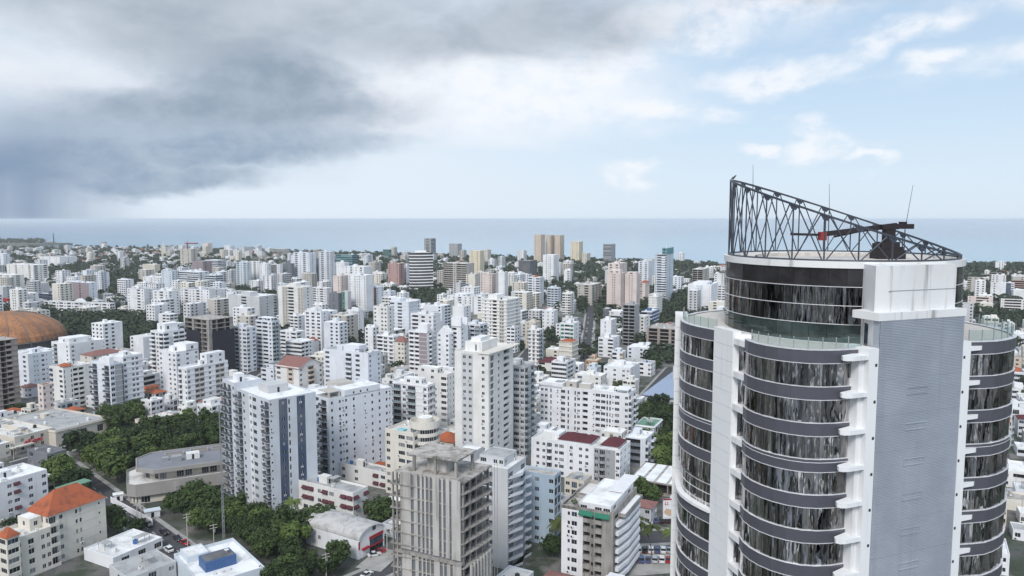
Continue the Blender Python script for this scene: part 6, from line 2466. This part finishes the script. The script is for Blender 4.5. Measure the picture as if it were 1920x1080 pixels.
def fill_houses():
    r = random.Random(21)
    far = []
    behind = []
    shore = [(2600, 500), (1920, 497), (1300, 494), (1040, 486), (760, 479), (480, 469), (400, 465.5), (200, 463), (60, 462), (-900, 460)]
    def shore_y(px):
        for (x0, a), (x1, b_) in zip(shore, shore[1:]):
            if x1 <= px <= x0:
                return a + (b_ - a) * (px - x0) / (x1 - x0)
        return 462
    cells = []
    stp = 25.0
    for i in range(-60, 130):
        for j in range(-90, 110):
            c = GU * (i * stp) + GV * (j * stp)
            c = c + Vector((r.uniform(-4, 4), r.uniform(-4, 4), 0))
            if i % 4 == 0 or j % 5 == 0:      # street lines
                continue
            cells.append(c)
    for i in range(4, 34):
        for j in range(-25, 30):
            c = GU * (i * 16.0) + GV * (j * 16.0) + Vector((r.uniform(-3, 3), r.uniform(-3, 3), 0))
            if 190 < c.y < 470:
                cells.append(c)
    for i in range(12, 52):
        for j in range(-34, 42):
            c = GU * (i * 17.0) + GV * (j * 17.0) + Vector((r.uniform(-3, 3), r.uniform(-3, 3), 0))
            if 470 < c.y < 760 and r.random() < .75:
                cells.append(c)
    cells.sort(key=lambda c: c.y)
    nind = 0
    seen = set()
    for c in cells:
        d = c.y
        if d < 150:
            if -700 < d < -20 and abs(c.x) < 600:
                behind.append((c.x, c.y, r.uniform(12, 22), r.uniform(12, 22), r.choice((4, 7, 7, 10, 13, 22, 34, 45))))
            continue
        px, py = project((c.x, c.y, 0))
        if px < -120 or px > 2040 or py < shore_y(px) + 4:
            continue
        if in_zone(c.x, c.y):
            continue
        lu, lv = r.uniform(9, 19), r.uniform(9, 19)
        if d < 240 and r.random() < .4:
            continue
        if (c - Vector(TOWER_KEEP[:2] + (0,))).length < 60:
            continue
        near = d < 640
        if near and not free(c.x, c.y, max(lu, lv) * .62):
            lu, lv = r.uniform(7, 10), r.uniform(7, 10)
            if not free(c.x, c.y, max(lu, lv) * .66):
                continue
        if not near and not free(c.x, c.y, 8):
            continue
        if d > 470 and (round(c.x / 11), round(c.y / 11)) in seen:
            continue
        for a_ in (-1, 0, 1):
            for b_ in (-1, 0, 1):
                seen.add((round(c.x / 11) + a_, round(c.y / 11) + b_))
        # low among the near blocks, some taller further out
        t = r.random()
        if d < 330:
            h = r.choice((3.4, 3.6, 6.4))
        elif d < 560:
            h = r.choice((3.4, 6.4, 6.4, 9.4, 9.4, 12.4))
        else:
            dens = .32 if px < 1000 else .14
            h = r.choice((18, 21, 24, 27, 30)) if t < dens * (1.0 if d < 1300 else .15) else r.choice((3.5, 6.5, 6.5, 9.5, 9.5, 12.5))
        hidden = 1345 < px < 1800
        # greener out there: leave plots to the trees
        if d > 560 and h < 14 and r.random() < (.46 if px < 1000 else .55) + (.2 if d > 1300 else 0):
            continue
        if 290 < px < 730 and py > 925:
            continue
        if px < 150 and d < 690 and h > 7:
            h = 6.4
        hip = h < 10 and r.random() < .11
        if d < 400 and py > 800 and px < 430 and h > 7:
            h = 3.6
        size = max(lu, h) * F / d
        if not hidden and nind < 300 and (d < 700 or (h > 14 and d < 1150)):
            house(c.x, c.y, lu, lv, h, r, d, px, hip)
            nind += 1
        else:
            far.append((c.x, c.y, lu, lv, h, hip))
    # everything further out, too small to pick apart
    WM = ['white', 'cool', 'warm', 'cream', 'grey', 'white', 'stone', 'white']
    RM = ['roof_white', 'roof_pale', 'roof_grey', 'tile_orange', 'tile_brown', 'roof_white']
    def mass(name, lst, label, cat):
        mb = MB()
        ca, sa = math.cos(GA), math.sin(GA)
        for q in lst:
            cx, cy, lu, lv, h = q[:5]
            hip = len(q) > 5 and q[5]
            m = r.randrange(8)
            rm = 8 + (r.choice((3, 4, 3)) if hip else r.choice((0, 0, 1, 2, 0, 5)))
            def P(a, b_, z):
                return (cx + ca * a - sa * b_, cy + sa * a + ca * b_, z)
            a, b_ = lu / 2, lv / 2
            cor = [(-a, -b_), (a, -b_), (a, b_), (-a, b_)]
            for k in range(4):
                p, s_ = cor[k], cor[(k + 1) % 4]
                mb.quad(P(*p, 0), P(*s_, 0), P(*s_, h), P(*p, h), m)
            if hip:
                e = .5
                for k in range(4):
                    p, s_ = cor[k], cor[(k + 1) % 4]
                    mb.poly([P(p[0] * 1.05, p[1] * 1.05, h), P(s_[0] * 1.05, s_[1] * 1.05, h), P(0, 0, h + 3)], rm)
            else:
                mb.quad(*[P(*p, h) for p in cor], rm)
                for _ in range(2):
                    x, y = r.uniform(-a * .6, a * .6), r.uniform(-b_ * .6, b_ * .6)
                    w = r.uniform(.8, 2.2)
                    hh = r.uniform(.8, 2.8)
                    cc = [(x - w, y - w), (x + w, y - w), (x + w, y + w), (x - w, y + w)]
                    for k in range(4):
                        mb.quad(P(*cc[k], h), P(*cc[(k + 1) % 4], h), P(*cc[(k + 1) % 4], h + hh), P(*cc[k], h + hh), m)
                    mb.quad(*[P(*p, h + hh) for p in cc], rm)
            nf = max(1, int(h / 3))
            for side in (0, 3):
                p, s_ = cor[side], cor[(side + 1) % 4]
                W = lu if side == 0 else lv
                nb = max(2, int(W / 4.2))
                off = .06
                ox, oy = ((0, -off) if side == 0 else (-off, 0))
                blank = [r.random() < .25 for _ in range(nb)]
                wide = r.random() < .3
                for f in range(nf):
                    for k in range(nb):
                        if blank[k]:
                            continue
                        t0, t1 = ((k + .12) / nb, (k + .88) / nb) if wide else ((k + .3) / nb, (k + .7) / nb)
                        x0, y0_ = p[0] + (s_[0] - p[0]) * t0 + ox, p[1] + (s_[1] - p[1]) * t0 + oy
                        x1, y1_ = p[0] + (s_[0] - p[0]) * t1 + ox, p[1] + (s_[1] - p[1]) * t1 + oy
                        z = f * 3 + .9
                        mb.quad(P(x0, y0_, z), P(x1, y1_, z), P(x1, y1_, z + 1.35), P(x0, y0_, z + 1.35), 14)
        o = mb.build(name, [MATS[m] for m in WM] + [MATS[m] for m in RM] + [MATS['glass_dark']], kind='stuff')
        o['label'] = label
        o['category'] = cat
    mass('distant_houses', far, 'mass of small far houses spread to the shore', 'houses')
    mass('houses_behind', behind, 'houses of the quarter reflected in the tower glass', 'houses')
    return far


FAR_HOUSES = fill_houses()


TV = []


def tree_variants():
    r = random.Random(5)
    for k in range(6):
        TV.append((smoothless(crown_mesh(r, 30, 52, .045, r.uniform(.95, 1.25)).mesh('crown', [MATS['leaf']])), trunk_mesh(r).mesh('trunk', [MATS['bark']])))
    for k in range(5):
        TV.append((smoothless(crown_mesh(r, 16, 22, .075, r.uniform(1.0, 1.3)).mesh('crown', [MATS['leaf_far']])), trunk_mesh(r).mesh('trunk', [MATS['bark']])))


def smoothless(me):
    return me


tree_variants()
NTREE = [0]


def tree(x, y, h, label, group, r, w=None, far=False, z=0.0):
    k = r.randrange(6, 11) if far else r.randrange(6)
    t = thing('tree', label, 'tree', (x, y, z), r.uniform(0, 6.28), group)
    w = w or h * r.uniform(.82, 1.12)
    t.scale = (w, w, h)
    link('trunk', TV[k][1], t)
    link('crown', TV[k][0], t)
    NTREE[0] += 1
    OCC.append((x, y, 2, 0, .1, .1, x, y))


ZONE_MASS = []


def plant_zones():
    r = random.Random(11)
    for (zp, sp, hh, lb), zw in zip(TREEZ, ZW):
        xs, ys = [p[0] for p in zw], [p[1] for p in zw]
        pts = []
        for _ in range(1500):
            p = (r.uniform(min(xs), max(xs)), r.uniform(min(ys), max(ys)))
            if not inside(p, zw) or any((p[0] - q[0]) ** 2 + (p[1] - q[1]) ** 2 < sp * sp for q in pts):
                continue
            if any(seg_dist(Vector((p[0], p[1], 0)), a, b) < w - 1.5 for a, b, w in ROADS) or not free(p[0], p[1], 1.2):
                continue
            pts.append(p)
        hts = {p: r.uniform(*hh) for p in pts}
        pxs = {p: project((p[0], p[1], 0)) for p in pts}
        xs_ = sorted(v[0] for v in pxs.values())
        ys_ = sorted(p[1] for p in pts)
        third = lambda v, lst: 0 if v <= lst[len(lst) // 3] else (2 if v >= lst[2 * len(lst) // 3] else 1)
        for p in pts:
            if p[1] > 560 or NTREE[0] > 225:
                ZONE_MASS.append(p)
                continue
            h = hts[p]
            a = (h - hh[0]) / (hh[1] - hh[0])
            size = 'low' if a < .33 else ('tall' if a > .66 else 'middling')
            place = ('front', 'mid', 'back')[third(p[1], ys_)] + ' ' + ('left', 'centre', 'right')[third(pxs[p][0], xs_)]
            words = lb.split()
            full = ' '.join([size] + words) + ', ' + place
            tree(p[0], p[1], h, ' '.join(full.split()[:16]), lb.replace('tree', 'trees', 1), r, far=p[1] > 520)


plant_zones()


def single_trees():
    r = random.Random(17)
    for px, py, h, w, lb in ((1094, 672, 13, 21, 'big round dark tree right of the pale red roofed building'), (636, 1062, 9, 8.5, 'leafy tree in front of the barrel roofed hall'),
                             (702, 652, 11, 9, 'tall dark tree left of the small brown pyramid roof'), (1036, 664, 9, 11, 'broad tree left of the pale red roofed building'),
                             (258, 1002, 6, 6.5, 'small light green tree on the street corner'), (716, 985, 11, 12, 'dark tree between the awning block and the raw concrete tower'),
                             (1036, 1045, 8, 8, 'dark tree at the foot of the pale blue block'), (886, 580, 10, 14, 'dark tree in front of the white stepped block'),
                             (880, 612, 9, 8, 'dark shrub like tree beside the pointed parapet fins'), (20, 1000, 6, 6, 'small tree by the beige block terrace'),
                             (1100, 560, 12, 15, 'dark round tree before the curved balcony block'), (1232, 748, 8, 9, 'tree above the green roofed hall'),
                             (120, 775, 6, 9, 'light green shrub tree near the shopping hall roof'), (35, 772, 5, 9, 'low green bush before the unfinished brown block'),
                             (1200, 672, 9, 7, 'narrow tree beside the long grey roofed shed')):
        p = on_level(px, py)
        tree(p.x, p.y, h, lb, None, r, w, far=p.y > 560)


single_trees()


def palms():
    r = random.Random(9)
    def fan(n, spread):
        mb = MB()
        for k in range(n):
            a = 2 * math.pi * k / n + r.uniform(-.2, .2)
            el = r.uniform(-.1, .95)
            L = r.uniform(2.6, 3.6)
            pts = []
            for j in range(8):
                t = j / 7
                rr = L * t * math.cos(el * (1 - t * .6))
                zz = L * (math.sin(el) * t - .62 * t * t)
                pts.append(Vector((rr * math.cos(a), rr * math.sin(a), zz)))
            side = Vector((-math.sin(a), math.cos(a), 0))
            for j in range(7):
                p, q = pts[j], pts[j + 1]
                w0 = .55 * math.sin(math.pi * min(.95, .15 + j / 8))
                for sg in (1, -1):
                    mb.quad(p, q, q + side * (sg * w0) - Vector((0, 0, w0 * .55)) + (q - p) * .4, p + side * (sg * w0 * .75) - Vector((0, 0, w0 * .4)) + (q - p) * .3)
        return mb
    heads = [fan(18, 1).mesh('crown', [MATS['palm_leaf']]) for _ in range(3)]
    tm = MB()
    for k in range(8):
        tm.tube((.04 * k * k / 8, 0, k / 8), (.04 * (k + 1) ** 2 / 8, 0, (k + 1) / 8), .02, 6, 0, .018)
    tme = tm.mesh('trunk', [MATS['bark']])
    for i, (px, py, d, h, lb) in enumerate(((1222, 1046, 236, 11, 'middle coconut palm by the car park left of the glass tower'), (1256, 1052, 233, 10, 'right coconut palm by the car park left of the glass tower'),
                                            (1196, 1030, 246, 10, 'palm half hidden behind the green awning block'), (1046, 1030, 246, 10, 'palm at the edge of the pale blue block'),
                                            (548, 985, 266, 9, 'dark palm in front of the awning block'), (214, 868, 330, 11, 'palm rising from the grove behind the brutalist office'),
                                            (1232, 880, 322, 9, 'palm in the tree strip left of the glass tower'))):
        p = on_level(px, py)
        t = thing('palm_tree', lb, 'palm', (p.x, p.y, 0), r.uniform(0, 6))
        o = link('trunk', tme, t)
        o.scale = (9, 9, h)
        c = link('crown', heads[i % 3], t, (.36, 0, h))
        c.scale = (1.25, 1.25, 1.25)


palms()


def far_trees():
    """individual trees in the gaps of the middle distance, then one mass for the far greenery"""
    r = random.Random(33)
    spots = []
    for _ in range(9000):
        px = r.uniform(-40, 1990)
        d = r.uniform(330, 2600) ** 1.0
        py = 411 + F * H / d
        if 1345 < px < 1800:
            continue
        p = on_level(px, py)
        lim = 497 if px > 1300 else (486 + (px - 1040) / 260 * 8 if px > 1040 else (463 if px < 300 else 463 + (px - 300) / 740 * 23))
        if py < lim + 2.0:
            continue
        spots.append((p.x, p.y, px, py))
    ind = 0
    mass = list(ZONE_MASS)
    near_sp = []
    for x, y, px, py in sorted(spots, key=lambda q: q[1]):
        # green comes in belts
        g = math.sin(x * .011 + 1.3 * math.sin(y * .006)) + math.sin(y * .013 + x * .004) + r.uniform(-.9, .9)
        thr = .0 if y < 700 else -.75
        if px < 1000 and 650 < y < 1250:
            thr += .3
        if px > 1230:
            thr -= .9
        if y > 1300:
            thr -= .3
        if g < thr:
            continue
        if y < 620:
            if not free(x, y, 4.0):
                continue
            if any((x - q[0]) ** 2 + (y - q[1]) ** 2 < 49 for q in near_sp):
                continue
            near_sp.append((x, y))
            lb, mark = auto_label(px, y, '%s tree among houses' % ('small', 'rounded', 'bushy', 'leafy', 'dense', 'broad')[ind % 6])
            if ind < 45:
                tree(x, y, r.uniform(6, 10), lb, 'single trees round ' + mark.replace('the ', '', 1), r, far=y > 450)
                ind += 1
        else:
            mass.append((x, y))
    # coast woods
    for _ in range(900):
        px = r.choice((r.uniform(1240, 1345), r.uniform(1800, 1990), r.uniform(900, 1240), r.uniform(440, 960), r.uniform(-30, 440)))
        lim = 497 if px > 1300 else (486 + (px - 1040) / 260 * 8 if px > 1040 else (463 if px < 300 else 463 + (px - 300) / 740 * 23))
        py = lim + r.uniform(1.0, 9 if px < 1240 else 16)
        p = on_level(px, py)
        mass.append((p.x, p.y))
    for _ in range(260):
        px, py = r.uniform(-60, 84), r.uniform(449.5, 456)
        p = on_level(px, py)
        mass.append((p.x, p.y))
    for _ in range(420):
        mass.append((r.uniform(-420, 420), r.uniform(-560, -30)))
    mb = MB()
    for x, y in mass:
        if not free(x, y, 2.0) and y < 1500:
            continue
        h = r.uniform(7, 13)
        w = h * r.uniform(.5, .75)
        n = 56 if y < 950 else (28 if y < 1300 else 16)
        sz = 1.15 if y < 950 else (1.7 if y < 1300 else 2.4)
        for _ in range(n):
            d = Vector((r.gauss(0, 1), r.gauss(0, 1), r.gauss(.3, .9))).normalized()
            p = Vector((x + d.x * w * r.uniform(.6, 1), y + d.y * w * r.uniform(.6, 1), h * .55 + d.z * h * .42))
            nrm = (d + Vector((r.uniform(-.5, .5), r.uniform(-.5, .5), r.uniform(0, .6)))).normalized()
            u = nrm.cross(Vector((r.uniform(-1, 1), r.uniform(-1, 1), .3))).normalized()
            v = nrm.cross(u)
            s_ = sz * r.uniform(.7, 1.3)
            mb.quad(p - u * s_ - v * s_, p + u * s_ - v * s_ * .6, p + u * s_ * .8 + v * s_, p - u * s_ * .9 + v * s_ * .8)
    o = mb.build('distant_trees', MATS['leaf_far'], kind='stuff')
    o['label'] = 'mass of far dark green trees between the houses'
    o['category'] = 'trees'


far_trees()


# ------------------------------------------------------------------ cars, poles, mast, billboard, walls
for nm, c in dict(car_white=(.75, .75, .75), car_silver=(.45, .46, .48), car_black=(.02, .02, .023), car_red=(.38, .02, .025), car_grey=(.14, .145, .16), car_blue=(.05, .09, .22)).items():
    plain(nm, c, .25, .1, .02, 1.0, .6)
plain('tyre', (.02, .02, .02), .9)
plain('head_lamp', (.8, .8, .75), .2)
plain('tail_lamp', (.4, .02, .02), .3)


def car_protos():
    P = {}
    for style in ('saloon', 'suv'):
        L, W, Hh = (4.5, 1.78, 1.45) if style == 'saloon' else (4.7, 1.9, 1.75)
        sh = .62 * Hh if style == 'suv' else .58 * Hh
        def loft(mb, prof, hw, m=0):
            n = len(prof)
            for sg in (1, -1):
                pts = [(x, sg * w, z) for (x, z), w in zip(prof, hw)]
                mb.poly(pts if sg < 0 else pts[::-1], m)
            for i in range(n):
                j = (i + 1) % n
                mb.quad((prof[i][0], -hw[i], prof[i][1]), (prof[i][0], hw[i], prof[i][1]), (prof[j][0], hw[j], prof[j][1]), (prof[j][0], -hw[j], prof[j][1]), m)
        body = MB()
        a = L / 2
        prof = [(-a, .35), (-a + .25, .22), (a - .3, .22), (a, .38), (a - .02, sh * .78), (a - .2, sh * .92), (a * .42, sh), (-a + .3, sh + .02), (-a + .02, sh * .85)]
        w = W / 2
        loft(body, prof, [w * .9, w * .97, w * .97, w * .86, w * .88, w * .93, w, w, w * .92])
        cab = MB()
        if style == 'saloon':
            pr = [(-a * .68, sh), (a * .38, sh), (a * .10, Hh - .04), (-a * .02, Hh), (-a * .38, Hh - .02)]
        else:
            pr = [(-a * .88, sh), (a * .36, sh), (a * .14, Hh - .05), (0, Hh), (-a * .78, Hh - .03)]
        loft(cab, pr, [w * .94, w * .94, w * .74, w * .74, w * .74])
        top = MB()
        x0, x1 = (-a * .38, a * .10) if style == 'saloon' else (-a * .76, a * .14)
        top.box(x0, x1, -w * .75, w * .75, Hh - .03, Hh + .02)
        wheel = MB()
        n = 12
        for yy in (-.11, .11):
            pts = [(.32 * math.cos(2 * math.pi * k / n), yy, .32 * math.sin(2 * math.pi * k / n)) for k in range(n)]
            wheel.poly(pts if yy < 0 else pts[::-1], 0)
            pts = [(.18 * math.cos(2 * math.pi * k / n), yy * 1.08, .18 * math.sin(2 * math.pi * k / n)) for k in range(n)]
            wheel.poly(pts if yy < 0 else pts[::-1], 1)
        for k in range(n):
            t0, t1 = 2 * math.pi * k / n, 2 * math.pi * (k + 1) / n
            wheel.quad((.32 * math.cos(t0), -.11, .32 * math.sin(t0)), (.32 * math.cos(t0), .11, .32 * math.sin(t0)), (.32 * math.cos(t1), .11, .32 * math.sin(t1)), (.32 * math.cos(t1), -.11, .32 * math.sin(t1)), 0)
        lamp = MB()
        lamp.box(-.04, .04, -.2, .2, -.07, .07)
        P[style] = (body, cab, top, wheel.mesh('wheel', [MATS['tyre'], MATS['metal_grey']]), lamp, L, W, sh)
    return P


CARP = car_protos()


def car(x, y, rz, colour, label, style='saloon', group=None, z=.03):
    body, cab, top, wheel, lamp, L, W, sh = CARP[style]
    t = thing('car', label, 'car', (x, y, z), rz, group)
    def get(nm, mb, mat):
        k = ('car', style, nm, mat)
        if k not in CACHE:
            CACHE[k] = mb.mesh(nm, [MATS[mat]])
        return CACHE[k]
    link('body', get('body', body, colour), t)
    link('windows', get('windows', cab, 'glass_dark'), t)
    link('roof', get('roof', top, colour), t)
    for sx in (1, -1):
        for sy in (1, -1):
            link('wheel', wheel, t, (sx * L * .31, sy * (W / 2 - .1), .32))
    for sy in (1, -1):
        link('headlight', get('headlight', lamp, 'head_lamp'), t, (L / 2 - .04, sy * W * .33, sh * .72))
        link('taillight', get('taillight', lamp, 'tail_lamp'), t, (-L / 2 + .03, sy * W * .33, sh * .78))
    return t


ORD = ['first', 'second', 'third', 'fourth', 'fifth', 'sixth', 'seventh', 'eighth', 'ninth', 'tenth', 'eleventh', 'twelfth', 'thirteenth', 'fourteenth', 'fifteenth']


def place_cars():
    r = random.Random(4)
    ra = math.atan2(du.y, du.x)
    nrm = Vector((-du.y, du.x, 0))
    for (px, py, col, st, lb, flip) in ((234, 978, 'car_white', 'saloon', 'white car at the far end of the street below the brutalist office', 0), (250, 980, 'car_black', 'saloon', 'black car beside the far white car on the street', 0),
                                        (278, 986, 'car_grey', 'suv', 'dark grey car parked by the corner of the brutalist office', 0), (308, 1001, 'car_black', 'suv', 'black car under the trees on the street', 0),
                                        (333, 1012, 'car_black', 'saloon', 'black car in the tree shade ahead of the red car', 0), (347, 1020, 'car_red', 'saloon', 'small red car under the street trees', 0),
                                        (316, 1033, 'car_white', 'suv', 'white car driving beside the small white building', 1), (372, 1034, 'car_silver', 'saloon', 'silver car by the blue roof room workshop', 0)):
        p = on_level(px, py)
        car(p.x, p.y, ra + (math.pi if flip else 0), col, lb, st, 'cars on the street')
    for (px, py, col, st, lb, rz) in ((702, 1042, 'car_white', 'saloon', 'white hatchback parked before the barrel roofed hall', .5), (713, 1036, 'car_red', 'saloon', 'red car parked beside the white hatchback', .5),
                                      (688, 1080, 'car_white', 'saloon', 'white car at the bottom edge on the lane', 1.0)):
        p = on_level(px, py)
        car(p.x, p.y, rz, col, lb, st, 'cars by the barrel roofed hall')
    cols = ['car_white', 'car_white', 'car_silver', 'car_black', 'car_grey', 'car_red', 'car_blue']
    names = dict(car_white='white', car_silver='silver', car_black='black', car_grey='grey', car_red='red', car_blue='blue')
    for row, (py, n, x0, x1) in enumerate(((1034, 7, 1192, 1272), (1052, 6, 1196, 1272), (978, 6, 1200, 1270))):
        for k in range(n):
            px = x0 + (x1 - x0) * (k + .5) / n
            p = on_level(px, py)
            c = r.choice(cols)
            car(p.x, p.y, 1.4 + r.uniform(-.05, .05), c, '%s car, %s from the left in the %s row by the palms' % (names[c], ORD[k], ('middle', 'front', 'back')[row]), r.choice(('saloon', 'suv')), 'cars parked near the palms')
    a = Vector(on_level(1098, 690))
    b = Vector(on_level(1110, 590))
    u = (b - a).normalized()
    n_ = Vector((-u.y, u.x, 0))
    for k in range(30):
        p = a.lerp(b, (k // 2 + .5) / 15) + n_ * (3.2 if k % 2 else -3.2)
        if r.random() < .15:
            continue
        c = r.choice(cols)
        car(p.x, p.y, math.atan2(u.y, u.x), c, '%s car, %s from the near end, %s side of the street before the pink twins' % (names[c], ORD[k // 2], 'left' if k % 2 else 'right'), r.choice(('saloon', 'suv')), 'cars parked on the wide street')


place_cars()


def poles():
    for i, (px, py, h, lb) in enumerate(((352, 1024, 11.5, 'utility pole with crossarms beside the red car'), (402, 1040, 10.5, 'utility pole with crossarms near the blue roof room workshop'),
                                         (258, 985, 9, 'utility pole at the street corner by the brutalist office'), (266, 986, 9, 'thin utility pole right of the street corner pole'), (330, 940, 8, 'short pole before the brutalist office front'),
                                         (612, 1090, 9, 'utility pole at the bottom edge below the barrel roofed hall'), (726, 1046, 10, 'pole beside the parked red car and the raw concrete tower'), (26, 862, 9, 'street lamp pole below the shopping hall corner'))):
        p = on_level(px, py)
        t = thing('utility_pole', lb, 'pole', (p.x, p.y, 0), .6)
        mb = MB()
        mb.tube((0, 0, 0), (0, 0, h), .17, 7, 0, .11)
        mb.build('post', MATS['stone'], t)
        for z in (h - .5, h - 1.5):
            mb = MB()
            mb.box(-1.2, 1.2, -.08, .08, z, z + .14)
            mb.build('crossarm', MATS['stone'], t)
        mb = MB()
        mb.cyl(.35, 0, .26, h - 2.9, h - 2.0, 8)
        mb.build('transformer', MATS['metal_grey'], t)
    p = on_level(421, 1046)
    q = at_depth(418, 760, p.y)
    t = thing('radio_mast', 'tall thin grey radio mast in front of the blue and white tower', 'mast', (p.x, p.y, 0))
    hh = q.z
    for k in range(3):
        a = 2.09 * k
        mb = MB()
        mb.tube((.45 * math.cos(a), .45 * math.sin(a), 0), (.12 * math.cos(a), .12 * math.sin(a), hh), .085, 5, 0, .06)
        mb.build('mast_leg', MATS['metal_grey'], t)
    mb = MB()
    n = int(hh / 1.6)
    for j in range(n):
        f = lambda z: .45 + (.12 - .45) * z / hh
        z0, z1 = j * hh / n, (j + 1) * hh / n
        for k in range(3):
            a, b = 2.09 * k, 2.09 * (k + 1)
            mb.tube((f(z0) * math.cos(a), f(z0) * math.sin(a), z0), (f(z1) * math.cos(b), f(z1) * math.sin(b), z1), .035, 4)
    mb.build('mast_lattice', MATS['metal_grey'], t, kind='stuff')
    # white perimeter wall and huts before the brutalist office
    t = thing('perimeter_wall', 'low white wall along the street before the brutalist office', 'wall')
    a, b = on_level(208, 942), on_level(286, 985)
    u = (b - a)
    L = u.length
    u.normalize()
    n_ = Vector((-u.y, u.x, 0)) * .12
    k = 0.0
    while k < L:
        s_, e = a + u * k, a + u * min(L, k + 3.9)
        mb = MB()
        mb.prism([((s_ - n_).x, (s_ - n_).y), ((e - n_).x, (e - n_).y), ((e + n_).x, (e + n_).y), ((s_ + n_).x, (s_ + n_).y)], 0, 2.3)
        mb.build('wall_panel', MATS['white'], t)
        k += 4.0
    for (px, py, sx, sy, h, lb) in ((222, 938, 3.2, 2.6, 2.8, 'small white guard hut behind the perimeter wall'), (286, 968, 5.0, 3.0, 2.6, 'pale blue shed roof at the end of the perimeter wall')):
        p = on_level(px, py)
        t = thing('hut', lb, 'hut', (p.x, p.y, 0), .5)
        mb = MB()
        mb.box(-sx / 2, sx / 2, -sy / 2, sy / 2, 0, h - .25)
        mb.build('wall', MATS['white'], t)
        mb = MB()
        mb.box(-sx / 2 - .3, sx / 2 + .3, -sy / 2 - .3, sy / 2 + .3, h - .25, h)
        mb.build('roof', MATS['roof_white' if sx < 4 else 'ltblue'], t)
        mb = MB()
        mb.box(-.5, .5, -sy / 2 - .04, -sy / 2, 0, 2.0)
        mb.build('door', MATS['glass_dark'], t)


poles()


def billboard():
    d = 262.0
    a = at_depth(1243, 973, d)
    b = at_depth(1290, 973, d)
    top = at_depth(1243, 936, d)
    w = b.x - a.x
    h = top.z - a.z
    t = thing('billboard', 'white advertising board with red edge and golden food picture left of the tower', 'billboard', (a.x, d, 0), .12)
    mb = MB()
    mb.box(0, w, 0, .35, a.z, top.z)
    mb.build('board', MATS['frame_white'], t)
    mb = MB()
    mb.box(0, w, -.04, 0, top.z - .45, top.z + .1)
    mb.build('top_edge', MATS['awning_red'], t)
    mb = MB()
    mb.box(w * .36, w * .62, -.05, 0, a.z + h * .52, top.z - .55)
    mb.build('red_field', MATS['sign_red'], t)
    for (cx, cz, rx, rz_) in ((.18, .36, .13, .16), (.34, .30, .15, .17), (.50, .34, .13, .18), (.27, .24, .12, .10), (.44, .46, .10, .10)):
        mb = MB()
        pts = [(w * cx + w * rx * math.cos(q * .5236) * (1 + .12 * math.sin(q * 2.3)), -.06 - .01 * cx, a.z + h * cz + h * rz_ * math.sin(q * .5236)) for q in range(12)]
        mb.poly(pts)
        mb.build('food_picture', MATS['ochre'], t)
    for x in (w * .07, w * .16):
        mb = MB()
        mb.box(x, x + w * .025, -.05, 0, top.z - h * .30, top.z - h * .14)
        mb.box(x, x + w * .06, -.05, 0, top.z - h * .30, top.z - h * .265)
        mb.build('printed_mark', MATS['sign_red'], t)
    mb = MB()
    mb.box(.2, w - .2, -.3, .5, a.z - 1.0, a.z - .1)
    mb.build('catwalk', MATS['metal_dark'], t)
    for x in (w * .15, w * .85):
        mb = MB()
        mb.tube((x, .3, 0), (x, .3, a.z), .22, 7)
        mb.build('post', MATS['metal_dark'], t)


billboard()


def headland():
    p = on_level(101, 455)
    t = thing('harbour_chimney', 'thin chimney on the far headland at the left', 'chimney', (p.x, p.y, 0))
    mb = MB()
    mb.tube((0, 0, 0), (0, 0, 44), 2.6, 8, 0, 1.8)
    mb.build('shaft', MATS['metal_dark'], t)
    p = on_level(307, 466)
    t = thing('harbour_mast', 'white slender tower on the shore at far left', 'tower', (p.x, p.y, 0))
    mb = MB()
    mb.tube((0, 0, 0), (0, 0, 26), 2.6, 8, 0, 1.2)
    mb.build('shaft', MATS['frame_white'], t)


headland()
